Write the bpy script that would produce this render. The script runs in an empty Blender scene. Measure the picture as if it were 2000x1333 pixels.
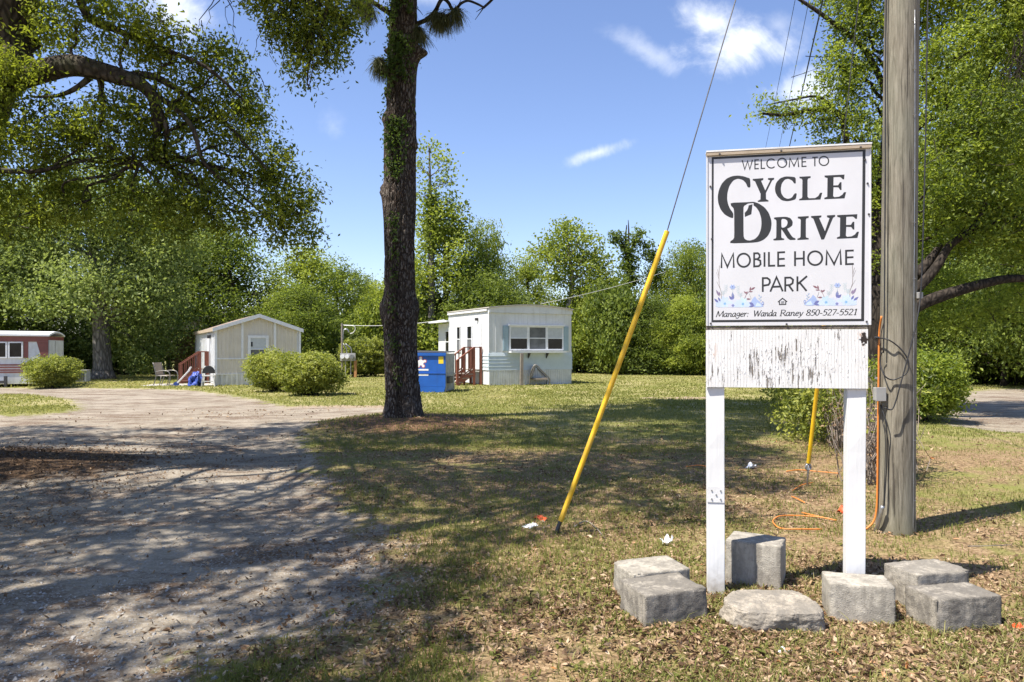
import bpy, math, random
import numpy as np
from mathutils import Vector, Matrix
SC = bpy.context.scene
COL = SC.collection
F, HZ, CAMH = 1400.0, 680.0, 1.6          # focal length and horizon (for a 2000 px wide frame), eye height

# ------------------------------------------------------------------ camera, sky, sun, exposure
cam = bpy.data.cameras.new('camera'); camo = bpy.data.objects.new('camera', cam); COL.objects.link(camo)
camo.location = (0, 0, CAMH); camo.rotation_euler = (math.radians(90), 0, 0)
cam.sensor_width = 36.0; cam.lens = 36.0*F/2000; cam.shift_y = (HZ-666.5)/2000
cam.clip_start = 0.05; cam.clip_end = 3000
SC.camera = camo
SUN_AZ, SUN_EL = math.radians(29.5), math.radians(61)      # direction the shadows run, height of the sun
SDIR = Vector((-math.cos(SUN_AZ)*math.cos(SUN_EL), -math.sin(SUN_AZ)*math.cos(SUN_EL), math.sin(SUN_EL)))
sl = bpy.data.lights.new('sun', 'SUN'); sl.energy = 4.6; sl.angle = math.radians(0.53); sl.color = (1.0, 0.94, 0.85)
so = bpy.data.objects.new('sun', sl); COL.objects.link(so)
so.rotation_euler = SDIR.to_track_quat('Z', 'Y').to_euler(); so.location = (-30, -20, 60)
SC.view_settings.view_transform = 'Standard'; SC.view_settings.look = 'None'
SC.view_settings.exposure = 1.12; SC.view_settings.gamma = 1.0; SC.view_settings.use_curve_mapping = False
SC.cycles.max_bounces = 8; SC.cycles.diffuse_bounces = 4; SC.cycles.transmission_bounces = 4; SC.cycles.transparent_max_bounces = 8
SC.cycles.use_denoising = True; SC.cycles.sample_clamp_indirect = 6.0

# ------------------------------------------------------------------ node helpers
class NT:
    def __init__(s, tree): s.t = tree; s.t.nodes.clear()
    def n(s, typ, ins=None, **props):
        nd = s.t.nodes.new('ShaderNode'+typ)
        for k, v in props.items(): setattr(nd, k, v)
        for k, v in (ins or {}).items():
            sock = nd.inputs[k]
            if isinstance(v, bpy.types.NodeSocket): s.t.links.new(v, sock)
            else: sock.default_value = v
        return nd
    def math(s, op, a, b=0.0, clamp=False):
        return s.n('Math', {0: a, 1: b}, operation=op, use_clamp=clamp).outputs[0]
    def mix(s, fac, a, b, blend='MIX'):
        nd = s.n('Mix', data_type='RGBA', blend_type=blend)
        for sock, v in ((nd.inputs['Factor'], fac), (nd.inputs[6], a), (nd.inputs[7], b)):
            if isinstance(v, bpy.types.NodeSocket): s.t.links.new(v, sock)
            else: sock.default_value = (v if not isinstance(v, tuple) or len(v) == 4 else (*v, 1))
        return nd.outputs[2]
    def ramp(s, fac, stops, interp='LINEAR'):
        nd = s.n('ValToRGB', {'Fac': fac}); cr = nd.color_ramp; cr.interpolation = interp
        while len(cr.elements) < len(stops): cr.elements.new(0.5)
        for e, (p, c) in zip(cr.elements, stops):
            e.position = p; e.color = c if len(c) == 4 else (*c, 1)
        return nd.outputs[0]
    def step(s, fac, lo, hi):
        return s.n('MapRange', {'Value': fac, 'From Min': lo, 'From Max': hi, 'To Min': 0.0, 'To Max': 1.0}, interpolation_type='SMOOTHSTEP').outputs[0]
    def noise(s, vec, scale, detail=4.0, rough=0.55, dist=0.0):
        return s.n('TexNoise', {'Vector': vec, 'Scale': scale, 'Detail': detail, 'Roughness': rough, 'Distortion': dist}).outputs[0]
    def scaled(s, vec, sc):
        return s.n('Mapping', {'Vector': vec, 'Scale': sc}).outputs[0]
    def objco(s): return s.n('TexCoord').outputs['Object']
    def pos(s): return s.n('NewGeometry').outputs['Position']
    def attr(s, name): return s.n('Attribute', attribute_name=name).outputs['Fac']
    def bump(s, h, strength=0.5, dist=0.02):
        return s.n('Bump', {'Height': h, 'Strength': strength, 'Distance': dist}).outputs[0]

# ------------------------------------------------------------------ world: clear blue sky with a few small clouds
W = bpy.data.worlds.new('World'); SC.world = W; W.use_nodes = True
w = NT(W.node_tree)
sky = w.n('TexSky', sky_type='NISHITA', sun_disc=False, sun_elevation=SUN_EL, sun_rotation=math.atan2(SDIR.x, SDIR.y),
          altitude=10.0, air_density=1.0, dust_density=0.35, ozone_density=2.2)
skyc = w.mix(1.0, w.n('HueSaturation', {'Color': sky.outputs[0], 'Saturation': 1.0, 'Value': 1.0}).outputs[0], (0.93, 0.90, 1.02, 1), 'MULTIPLY')
gen = w.n('TexCoord').outputs['Generated']
sx = w.n('SeparateXYZ', {'Vector': gen})
ysafe = w.math('MAXIMUM', sx.outputs[1], 0.05)
U = w.math('DIVIDE', sx.outputs[0], ysafe); V = w.math('DIVIDE', sx.outputs[2], ysafe)
front = w.step(sx.outputs[1], 0.05, 0.2)
n1 = w.noise(gen, 9.0, 8.0, 0.62, 0.6); n2 = w.noise(gen, 26.0, 6.0, 0.6)
nn = w.math('ADD', w.math('MULTIPLY', w.math('SUBTRACT', n1, 0.5), 2.4), w.math('MULTIPLY', w.math('SUBTRACT', n2, 0.5), 1.1))
cl = None
# cloud: centre u, v (tangents of azimuth and elevation), half sizes, turn, density
for (cu, cv, ru, rv, ang, den) in ((0.318, 0.418, 0.10, 0.045, 0.05, 1.1), (0.275, 0.455, 0.055, 0.035, -0.25, 0.9), (0.185, 0.415, 0.07, 0.022, -0.5, 0.4),
                                   (0.118, 0.272, 0.052, 0.012, 0.32, 0.75), (-0.475, 0.475, 0.06, 0.06, 0.3, 1.0), (0.41, 0.36, 0.075, 0.04, 0.2, 0.9),
                                   (-0.11, 0.5, 0.10, 0.025, 0.1, 0.5), (-0.25, 0.31, 0.025, 0.03, 0.1, 0.22), (0.37, 0.45, 0.03, 0.02, 0.1, 0.3)):
    du = w.math('SUBTRACT', U, cu); dv = w.math('SUBTRACT', V, cv)
    a = w.math('ADD', w.math('MULTIPLY', du, math.cos(ang)/ru), w.math('MULTIPLY', dv, math.sin(ang)/ru))
    b = w.math('ADD', w.math('MULTIPLY', du, -math.sin(ang)/rv), w.math('MULTIPLY', dv, math.cos(ang)/rv))
    r2 = w.math('ADD', w.math('MULTIPLY', a, a), w.math('MULTIPLY', b, b))
    m = w.math('ADD', w.math('SUBTRACT', 0.75, w.math('SQRT', r2)), nn)
    m = w.math('MULTIPLY', w.math('MULTIPLY', w.step(m, -0.35, 0.95), w.step(r2, 2.8, 0.3)), den)
    cl = m if cl is None else w.math('MAXIMUM', cl, m)
cl = w.math('MULTIPLY', cl, front)
skyc = w.mix(cl, skyc, (6.3, 6.5, 6.8, 1))
bg = w.n('Background', {'Color': skyc, 'Strength': 0.098})
out = w.n('OutputWorld'); W.node_tree.links.new(bg.outputs[0], out.inputs[0])

# ------------------------------------------------------------------ numeric helpers
def vnoise(P, scale=1.0, seed=0):
    P = np.asarray(P, float)*scale + seed*17.31
    i = np.floor(P).astype(np.int64); f = P-i; f = f*f*(3-2*f)
    def h(ix, iy, iz):
        n = (ix*374761393 + iy*668265263 + iz*2147483647 + seed*974634777) & 0xffffffff
        n = ((n ^ (n >> 13))*1274126177) & 0xffffffff
        return ((n ^ (n >> 16)) & 0xffff)/65535.0
    r = 0
    for dx in (0, 1):
        for dy in (0, 1):
            for dz in (0, 1):
                wgt = (f[:, 0] if dx else 1-f[:, 0])*(f[:, 1] if dy else 1-f[:, 1])*(f[:, 2] if dz else 1-f[:, 2])
                r = r + wgt*h(i[:, 0]+dx, i[:, 1]+dy, i[:, 2]+dz)
    return r*2-1
def fbm(P, scale=1.0, seed=0, oct=3):
    r, a = 0, 1.0
    for k in range(oct): r = r + a*vnoise(P, scale*2**k, seed+k*7); a *= 0.5
    return r/1.75
def sstep(x, a, b):
    t = np.clip((np.asarray(x, float)-a)/(b-a), 0, 1); return t*t*(3-2*t)
def poly_sd(P, poly):            # signed distance to a polygon, positive inside
    poly = np.asarray(poly, float); d = np.full(len(P), 1e9); ins = np.zeros(len(P), bool)
    for k in range(len(poly)):
        a, b = poly[k], poly[(k+1) % len(poly)]; e = b-a; q = P-a
        t = np.clip((q@e)/max(e@e, 1e-12), 0, 1)
        d = np.minimum(d, np.hypot(*(q-t[:, None]*e).T))
        c = ((a[1] > P[:, 1]) != (b[1] > P[:, 1]))
        with np.errstate(divide='ignore', invalid='ignore'):
            xi = a[0]+(P[:, 1]-a[1])/(b[1]-a[1])*e[0]
        ins ^= c & (P[:, 0] < xi)
    return np.where(ins, d, -d)
def G(px, py):                   # ground point seen at a photo pixel
    d = F*CAMH/(py-HZ); return ((px-1000)/F*d, d)
def P3(px, py, d):               # point at depth d seen at a photo pixel
    return np.array(((px-1000)/F*d, d, CAMH+(HZ-py)/F*d))
def spline(pts, m=8):
    p = np.asarray(pts, float); q = np.vstack([2*p[0]-p[1], p, 2*p[-1]-p[-2]]); outp = []
    for k in range(1, len(q)-2):
        for t in np.linspace(0, 1, m, endpoint=False):
            a, b, c, d = q[k-1], q[k], q[k+1], q[k+2]
            outp.append(0.5*((2*b)+(-a+c)*t+(2*a-5*b+4*c-d)*t*t+(-a+3*b-3*c+d)*t**3))
    outp.append(p[-1]); return np.array(outp)

# ------------------------------------------------------------------ mesh helpers
def mesh_np(name, V, Fc, mats, smooth=False, attrs=None, midx=None):
    """V (n,3); Fc (m,3) or (m,4)"""
    me = bpy.data.meshes.new(name); V = np.ascontiguousarray(V, np.float32); Fc = np.ascontiguousarray(Fc, np.int32)
    k = Fc.shape[1]
    me.vertices.add(len(V)); me.vertices.foreach_set('co', V.ravel())
    me.loops.add(Fc.size); me.loops.foreach_set('vertex_index', Fc.ravel())
    me.polygons.add(len(Fc)); me.polygons.foreach_set('loop_start', np.arange(0, Fc.size, k, dtype=np.int32))
    for m in (mats if isinstance(mats, (list, tuple)) else [mats]): me.materials.append(m)
    if midx is not None: me.polygons.foreach_set('material_index', np.ascontiguousarray(midx, np.int32))
    me.polygons.foreach_set('use_smooth', np.full(len(Fc), bool(smooth)))
    for an, av in (attrs or {}).items():
        at = me.attributes.new(an, 'FLOAT', 'POINT'); at.data.foreach_set('value', np.ascontiguousarray(av, np.float32))
    me.update(calc_edges=True); me.validate()
    return me
def link(name, me, parent=None):
    o = bpy.data.objects.new(name, me); COL.objects.link(o)
    if parent is not None: o.parent = parent
    return o
def tag(o, label=None, cat=None, group=None, kind=None):
    for k, v in (('label', label), ('category', cat), ('group', group), ('kind', kind)):
        if v: o[k] = v
    return o
def thing(name, label, cat, loc=(0, 0, 0), rz=0.0, group=None):
    o = bpy.data.objects.new(name, None); COL.objects.link(o); o.empty_display_size = 0.1
    o.location = loc; o.rotation_euler = (0, 0, rz); return tag(o, label, cat, group)
def copy_tree(o, parent=None):
    kids = list(o.children)
    c = o.copy(); COL.objects.link(c)
    if parent is not None: c.parent = parent
    for k in kids: copy_tree(k, c)
    return c

class MB:                        # collects shapes, builds them as ONE mesh object
    def __init__(s): s.v = []; s.f = []; s.m = []; s.mi = 0
    def add(s, V, Fs):
        o = len(s.v); s.v += [tuple(map(float, p)) for p in V]
        for f in Fs: s.f.append([i+o for i in f]); s.m.append(s.mi)
        return s
    def box(s, c, d, rz=0.0, tilt=None):
        hx, hy, hz = d[0]/2, d[1]/2, d[2]/2
        V = np.array([(x, y, z) for z in (-hz, hz) for y in (-hy, hy) for x in (-hx, hx)])
        if tilt is not None: V = V@np.array(tilt.to_3x3()).T
        if rz: cz, sz = math.cos(rz), math.sin(rz); V = V@np.array(((cz, sz, 0), (-sz, cz, 0), (0, 0, 1)))
        return s.add(V+np.array(c), [(0, 2, 3, 1), (4, 5, 7, 6), (0, 1, 5, 4), (2, 6, 7, 3), (0, 4, 6, 2), (1, 3, 7, 5)])
    def bx(s, x0, x1, y0, y1, z0, z1):
        return s.box(((x0+x1)/2, (y0+y1)/2, (z0+z1)/2), (x1-x0, y1-y0, z1-z0))
    def beam(s, a, b, wd, dp):   # rectangular bar from a to b
        a, b = Vector(a), Vector(b); d = b-a; q = d.to_track_quat('Z', 'Y').to_matrix()
        V = [a+q@Vector((x*wd/2, y*dp/2, z*d.length)) for z in (0, 1) for y in (-1, 1) for x in (-1, 1)]
        return s.add(V, [(0, 2, 3, 1), (4, 5, 7, 6), (0, 1, 5, 4), (2, 6, 7, 3), (0, 4, 6, 2), (1, 3, 7, 5)])
    def tube(s, path, rad, n=8, caps=True):
        p = np.asarray(path, float); k = len(p); r = np.broadcast_to(np.asarray(rad, float), (k,))
        T = np.gradient(p, axis=0); T /= np.maximum(np.linalg.norm(T, axis=1, keepdims=True), 1e-9)
        up = np.array((0, 0, 1.0)) if abs(T[0][2]) < 0.9 else np.array((1.0, 0, 0))
        A = np.cross(T[0], up); A /= np.linalg.norm(A); V = []
        an = np.arange(n)*2*math.pi/n
        for i in range(k):
            A = A-T[i]*(A@T[i]); A /= max(np.linalg.norm(A), 1e-9); B = np.cross(T[i], A)
            V.append(p[i]+r[i]*(np.cos(an)[:, None]*A+np.sin(an)[:, None]*B))
        Fs = [(i*n+j, i*n+(j+1) % n, (i+1)*n+(j+1) % n, (i+1)*n+j) for i in range(k-1) for j in range(n)]
        if caps: Fs += [tuple(range(n-1, -1, -1)), tuple((k-1)*n+j for j in range(n))]
        return s.add(np.vstack(V), Fs)
    def cyl(s, a, b, r, n=12, r2=None): return s.tube([a, b], [r, r if r2 is None else r2], n)
    def prism(s, poly, y0, y1):  # polygon in x,z extruded along y
        n = len(poly); V = [(x, y0, z) for x, z in poly]+[(x, y1, z) for x, z in poly]
        Fs = [tuple(range(n)), tuple(range(2*n-1, n-1, -1))]+[(i, i+n, (i+1) % n+n, (i+1) % n) for i in range(n)]
        return s.add(V, Fs)
    def poly(s, pts3): return s.add(pts3, [tuple(range(len(pts3)))])
    def build(s, name, mat, parent=None, smooth=False, bevel=0.0, flip=True):
        me = bpy.data.meshes.new(name); me.from_pydata(s.v, [], s.f)
        for m in (mat if isinstance(mat, (list, tuple)) else [mat]): me.materials.append(m)
        me.polygons.foreach_set('material_index', np.array(s.m, np.int32))
        if smooth: me.polygons.foreach_set('use_smooth', np.ones(len(me.polygons), bool))
        if flip:
            import bmesh
            bm = bmesh.new(); bm.from_mesh(me); bmesh.ops.recalc_face_normals(bm, faces=bm.faces); bm.to_mesh(me); bm.free()
        me.update(); o = link(name, me, parent)
        if bevel:
            b = o.modifiers.new('bevel', 'BEVEL'); b.width = bevel; b.segments = 2; b.limit_method = 'ANGLE'; b.harden_normals = False
        return o

# ------------------------------------------------------------------ materials
def new_mat(name):
    m = bpy.data.materials.new(name); m.use_nodes = True; t = NT(m.node_tree)
    o = t.n('OutputMaterial'); b = t.n('BsdfPrincipled'); m.node_tree.links.new(b.outputs[0], o.inputs[0]); t.b = b; t.o = o
    return m, t
def setp(t, col=None, rough=None, metal=None, bump=None, spec=None):
    for nm, v in (('Base Color', col), ('Roughness', rough), ('Metallic', metal), ('Normal', bump), ('Specular IOR Level', spec)):
        if v is None: continue
        if isinstance(v, bpy.types.NodeSocket): t.t.links.new(v, t.b.inputs[nm])
        else: t.b.inputs[nm].default_value = (*v, 1) if nm == 'Base Color' and len(v) == 3 else v
def worn(name, c1, c2, scale=6.0, rough=0.6, metal=0.0, bump=0.15, stain=None, streak=None, bd=0.004):
    """paint or other plain stuff with patchy wear; streak: vertical dirt runs"""
    m, t = new_mat(name); co = t.objco()
    f = t.step(t.noise(co, scale, 6, 0.6), 0.3, 0.72)
    col = t.mix(f, c1, c2)
    if streak:
        s = t.noise(t.scaled(co, (scale*3, scale*3, scale*0.35)), 1.0, 4, 0.6)
        col = t.mix(t.math('MULTIPLY', t.step(s, 0.5, 0.75), streak[0]), col, streak[1])
    if stain:
        s = t.noise(co, scale*0.7, 8, 0.65, 0.5)
        col = t.mix(t.math('MULTIPLY', t.step(s, 0.55, 0.68), stain[0]), col, stain[1])
    r = t.math('ADD', t.math('MULTIPLY', t.noise(co, scale*4, 3), 0.2), rough-0.1)
    setp(t, col, r, metal, t.bump(t.noise(co, scale*14, 5), bump, bd)); return m
def plain(name, c, rough=0.5, metal=0.0, var=0.12):
    return worn(name, c, tuple(x*(1-var) for x in c), 9.0, rough, metal, 0.05)
def leafmat(name, dark, mid, light, trans=0.42, tcol=None, gloss=0.012, vary=0.0):
    m = bpy.data.materials.new(name); m.use_nodes = True; t = NT(m.node_tree); o = t.n('OutputMaterial')
    rnd = t.n('ObjectInfo').outputs['Random']
    col = t.ramp(t.math('ADD', t.attr('tint'), t.math('MULTIPLY', t.math('SUBTRACT', rnd, 0.5), vary)), [(0.0, dark), (0.5, mid), (1.0, light)])
    tc = t.mix(0.55, col, tcol or tuple(min(1, c*k) for c, k in zip(light, (1.5, 1.6, 0.8))))
    d = t.n('BsdfDiffuse', {'Color': col}); tr = t.n('BsdfTranslucent', {'Color': tc}); g = t.n('BsdfGlossy', {'Color': (1, 1, 1, 1), 'Roughness': 0.55})
    a = t.n('MixShader', {0: trans, 1: d.outputs[0], 2: tr.outputs[0]}); b = t.n('MixShader', {0: gloss, 1: a.outputs[0], 2: g.outputs[0]})
    m.node_tree.links.new(b.outputs[0], o.inputs[0]); return m
def barkmat(name, dark, light, sx=6.0, sz=1.6, bump=1.0, moss=None):
    m, t = new_mat(name); co = t.objco()
    v = t.n('TexVoronoi', {'Vector': t.scaled(co, (sx, sx, sz)), 'Scale': 1.6, 'Randomness': 1.0}, feature='DISTANCE_TO_EDGE').outputs['Distance']
    n = t.noise(t.scaled(co, (sx, sx, sz)), 2.2, 8, 0.65, 0.8)
    h = t.math('ADD', t.math('MULTIPLY', t.step(v, 0.0, 0.25), 0.6), t.math('MULTIPLY', n, 0.7))
    col = t.ramp(h, [(0.2, dark), (0.62, tuple((a+b)/2 for a, b in zip(dark, light))), (0.95, light)])
    if moss: col = t.mix(t.math('MULTIPLY', t.step(t.noise(co, 3.0, 5), 0.5, 0.65), moss[0]), col, moss[1])
    setp(t, col, 0.9, 0, t.bump(h, bump, 0.03), 0.2); return m
M = {}
# ------------------------------------------------------------------ ground
rng = np.random.default_rng(11)
PINE = (-2.36, 15.5)
ROAD = [(-9, -8), (-1.75, -8), (-1.7, 2.2), G(300, 1333), G(430, 1245), G(640, 1205), G(735, 1130), G(730, 1070), G(665, 1020), G(610, 950), G(588, 900), G(572, 850),
        G(600, 826), G(700, 814), G(755, 806), G(760, 797), G(560, 796), G(520, 788), G(445, 773), G(380, 764), G(300, 760.5), G(0, 757.5), G(-400, 757), (-60, 28), (-60, 20), G(-900, 850),
        (-16, 10), (-12, 2)]
ISLAND = [G(168, 800), G(150, 780), G(60, 769), G(-150, 768.5), G(-420, 785), G(-250, 806), G(0, 812), G(90, 811)]
SIDE = [G(1868, 832), G(1960, 842), G(2080, 850), G(2600, 880), G(2600, 775), G(2050, 757), G(1905, 764), G(1868, 790)]
def road_sd(P):
    d = np.minimum(poly_sd(P, ROAD), -poly_sd(P, ISLAND))
    return d
def hz(x, y):
    x = np.asarray(x, float); y = np.asarray(y, float)
    P = np.stack([x.ravel(), y.ravel(), np.zeros(x.size)], 1)
    near = np.exp(-((x-1.9)**2+(y-4.6)**2)/6.0).ravel()
    z = 0.03*fbm(P, 0.35, 3, 2)*(1-0.8*near)
    r = np.hypot(P[:, 0]-PINE[0], P[:, 1]-PINE[1]); z += 0.14*np.exp(-(r/1.5)**2)
    z += 0.22*np.exp(-(((P[:, 0]+8.0)/2.3)**2+((P[:, 1]-9.6)/1.5)**2))
    z += 0.012*fbm(P, 1.7, 5, 2)*sstep(P[:, 1], 40, 15)
    sd = np.maximum(road_sd(P[:, :2]), poly_sd(P[:, :2], SIDE)); z -= 0.045*sstep(sd, -0.4, 0.4)*sstep(P[:, 1], 40, 20)
    return z.reshape(x.shape)
def axis(lo, hi, st, far, g):
    a = list(np.arange(lo, hi+1e-6, st)); d = st
    while a[-1] < far: d *= g; a.append(a[-1]+d)
    d = st
    while a[0] > -far: d *= g; a.insert(0, a[0]-d)
    return np.array(a)
xs = axis(-13, 12, 0.11, 900, 1.09); ys = axis(1.5, 25, 0.11, 900, 1.09)
XX, YY = np.meshgrid(xs, ys); ZZ = hz(XX, YY)
GV = np.stack([XX.ravel(), YY.ravel(), ZZ.ravel()], 1); nx = len(xs)
ii, jj = np.meshgrid(np.arange(len(xs)-1), np.arange(len(ys)-1)); b0 = (jj*nx+ii).ravel()
GF = np.stack([b0, b0+1, b0+nx+1, b0+nx], 1)
def masks(P):
    x, y = P[:, 0], P[:, 1]
    rd = np.maximum(road_sd(P), poly_sd(P, SIDE))
    road = sstep(rd, -0.85, 0.55)
    lit = sstep(y, 17, 10)*0.8 + 0.0
    lit = np.maximum(lit, np.exp(-((np.hypot(x-PINE[0], y-PINE[1]+0.4))/2.3)**2))
    lit = np.maximum(lit, 0.75*np.exp(-(((x-7.0)/2.2)**2+((y-11)/3.0)**2)))
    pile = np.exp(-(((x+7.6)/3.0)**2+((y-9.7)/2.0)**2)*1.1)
    strip = np.exp(-(((x+4.5)/2.6)**2+((y-19.4)/0.9)**2))
    strip = np.maximum(strip, 0.8*np.exp(-(((x-5.7)/2.6)**2+((y-23.0)/0.8)**2)))
    return road, np.clip(lit, 0, 1), np.clip(pile, 0, 1), np.clip(strip, 0, 1)
g_road, g_lit, g_pile, g_strip = masks(GV[:, :2])

def ground_mat():
    m, t = new_mat('earth'); p = t.pos()
    road = t.attr('road'); lit = t.attr('litter'); pile = t.attr('pile'); strip = t.attr('strip')
    nb = t.noise(p, 0.45, 5, 0.6); nm = t.noise(p, 2.6, 6, 0.62, 0.3); nf = t.noise(p, 14.0, 6, 0.65); ns = t.noise(p, 70.0, 4, 0.7)
    grain = t.n('TexVoronoi', {'Vector': p, 'Scale': 55.0}).outputs['Color']; gsep = t.n('SeparateColor', {'Color': grain}).outputs[0]
    # lawn: green to straw
    g = t.mix(t.step(nf, 0.3, 0.7), (0.16, 0.17, 0.04), (0.25, 0.235, 0.078))
    g = t.mix(t.step(t.math('ADD', nb, t.math('MULTIPLY', t.math('SUBTRACT', nm, 0.5), 0.7)), 0.42, 0.66), g, (0.36, 0.31, 0.15))
    g = t.mix(t.math('MULTIPLY', t.step(nm, 0.58, 0.72), 0.5), g, (0.25, 0.19, 0.10))
    g = t.mix(t.math('MULTIPLY', t.step(ns, 0.35, 0.65), 0.3), g, (0.08, 0.09, 0.025))
    # leaf litter and soil
    s = t.ramp(t.math('ADD', t.math('MULTIPLY', nf, 0.6), t.math('MULTIPLY', gsep, 0.4)), [(0.25, (0.08, 0.052, 0.028)), (0.5, (0.225, 0.148, 0.08)), (0.72, (0.37, 0.265, 0.155))])
    lm = t.step(t.math('ADD', t.math('MULTIPLY', lit, 0.7), t.math('ADD', t.math('MULTIPLY', nm, 0.9), t.math('MULTIPLY', t.math('SUBTRACT', nb, 0.5), 0.9))), 0.72, 1.12)
    col = t.mix(lm, g, s)
    dirt = t.mix(t.step(nf, 0.3, 0.7), (0.25, 0.18, 0.115), (0.36, 0.29, 0.215))
    col = t.mix(t.step(t.math('ADD', strip, t.math('MULTIPLY', t.math('SUBTRACT', nm, 0.5), 1.3)), 0.35, 0.75), col, dirt)
    pd = t.n('VectorMath', {0: p, 1: (PINE[0]+0.3, PINE[1]-0.6, 0.1)}, operation='DISTANCE').outputs[1]
    straw = t.step(t.math('ADD', pd, t.math('MULTIPLY', t.math('SUBTRACT', nm, 0.5), 2.6)), 3.0, 0.9)
    col = t.mix(t.math('MULTIPLY', straw, 0.9), col, t.mix(t.step(nf, 0.3, 0.7), (0.085, 0.045, 0.026), (0.24, 0.135, 0.08)))
    # gravel and packed sand drive
    r = t.mix(t.step(nm, 0.3, 0.72), (0.19, 0.157, 0.118), (0.305, 0.258, 0.195))
    r = t.mix(t.math('MULTIPLY', t.step(nb, 0.45, 0.62), 0.45), r, (0.37, 0.325, 0.262))
    r = t.mix(t.math('MULTIPLY', t.step(t.noise(t.scaled(p, (0.55, 1.3, 1)), 1.3, 7, 0.66, 0.6), 0.46, 0.62), 0.9), r, (0.125, 0.08, 0.05))
    r = t.mix(t.math('MULTIPLY', t.step(gsep, 0.35, 1.0), 0.4), r, (0.46, 0.42, 0.36))
    r = t.mix(t.math('MULTIPLY', t.step(ns, 0.5, 0.75), 0.55), r, (0.11, 0.095, 0.08))
    rm = t.step(t.math('ADD', road, t.math('ADD', t.math('MULTIPLY', t.math('SUBTRACT', nm, 0.5), 1.5), t.math('MULTIPLY', t.math('SUBTRACT', nf, 0.5), 1.0))), 0.34, 0.70)
    col = t.mix(rm, col, r)
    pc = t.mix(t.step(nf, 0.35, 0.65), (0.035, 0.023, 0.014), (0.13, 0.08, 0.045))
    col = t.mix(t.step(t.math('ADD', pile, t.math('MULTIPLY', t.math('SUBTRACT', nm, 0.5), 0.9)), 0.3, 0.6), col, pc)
    h = t.math('ADD', t.math('MULTIPLY', nf, 0.7), t.math('ADD', t.math('MULTIPLY', ns, 0.35), t.math('MULTIPLY', gsep, 0.2)))
    setp(t, col, 0.95, 0, t.bump(h, 0.75, 0.03), 0.15); return m
M['earth'] = ground_mat()
fc = GV[GF].mean(1)[:, :2]
insea = road_sd(fc) > 0; insib = (~insea) & (poly_sd(fc, SIDE) > 0)
def sub(name, sel):
    Fs = GF[sel]; u, inv = np.unique(Fs, return_inverse=True)
    me = mesh_np(name, GV[u], inv.reshape(Fs.shape), M['earth'], True, {'road': g_road[u], 'litter': g_lit[u], 'pile': g_pile[u], 'strip': g_strip[u]})
    o = link(name, me); return tag(o, kind='structure')
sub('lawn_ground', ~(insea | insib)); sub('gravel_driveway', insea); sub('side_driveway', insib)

# ------------------------------------------------------------------ scattered ground cover
def rotbasis(n, rng, tiltmax):
    a = rng.uniform(0, 2*np.pi, n); t = rng.normal(0, tiltmax, n); b = rng.normal(0, tiltmax, n)
    X = np.stack([np.cos(a)*np.cos(t), np.sin(a)*np.cos(t), np.sin(t)], 1)
    Y0 = np.stack([-np.sin(a), np.cos(a), np.zeros(n)], 1); Z0 = np.cross(X, Y0)
    Y = Y0*np.cos(b)[:, None]+Z0*np.sin(b)[:, None]
    return X, Y, np.cross(X, Y)
def scatter(n, x0, x1, y0, y1, rng, p=1.6):
    u = rng.random(n); y = (y0**(1-p)+u*(y1**(1-p)-y0**(1-p)))**(1/(1-p))
    lo = np.maximum(x0, -0.78*y-0.8); hi = np.minimum(x1, 0.78*y+0.8)
    return np.stack([lo+rng.random(n)*(hi-lo), y], 1)
def leaf_pieces(P, z, L, Wd, X, Y, Z, curl):
    """curled dead leaf: 6 verts, 2 quads folded on the rib"""
    c = np.concatenate([P, z[:, None]], 1); L = L[:, None]; Wd = Wd[:, None]; cu = curl[:, None]
    a = c-X*L*0.5+Z*cu*0.5; b = c+X*L*0.5+Z*cu*0.6
    m = c
    l = c-Y*Wd*0.5+Z*cu+X*L*0.05; r = c+Y*Wd*0.5+Z*cu*0.8-X*L*0.04
    V = np.stack([a, l, b, m, r], 1).reshape(-1, 3); i = np.arange(len(P))*5
    Fs = np.concatenate([np.stack([i, i+3, i+1], 1), np.stack([i+3, i+2, i+1], 1), np.stack([i, i+4, i+3], 1), np.stack([i+4, i+2, i+3], 1)])
    return V, Fs
def litter_mat():
    m = bpy.data.materials.new('dead_leaf'); m.use_nodes = True; t = NT(m.node_tree); o = t.n('OutputMaterial')
    col = t.ramp(t.attr('tint'), [(0.0, (0.06, 0.034, 0.018)), (0.3, (0.16, 0.095, 0.052)), (0.6, (0.34, 0.23, 0.135)), (0.86, (0.54, 0.41, 0.275)), (1.0, (0.40, 0.18, 0.07))])
    d = t.n('BsdfDiffuse', {'Color': col}); tr = t.n('BsdfTranslucent', {'Color': col}); g = t.n('BsdfGlossy', {'Color': (1, 1, 1, 1), 'Roughness': 0.6})
    a = t.n('MixShader', {0: 0.18, 1: d.outputs[0], 2: tr.outputs[0]}); b = t.n('MixShader', {0: 0.012, 1: a.outputs[0], 2: g.outputs[0]})
    m.node_tree.links.new(b.outputs[0], o.inputs[0]); return m
M['dead_leaf'] = litter_mat()
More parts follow.
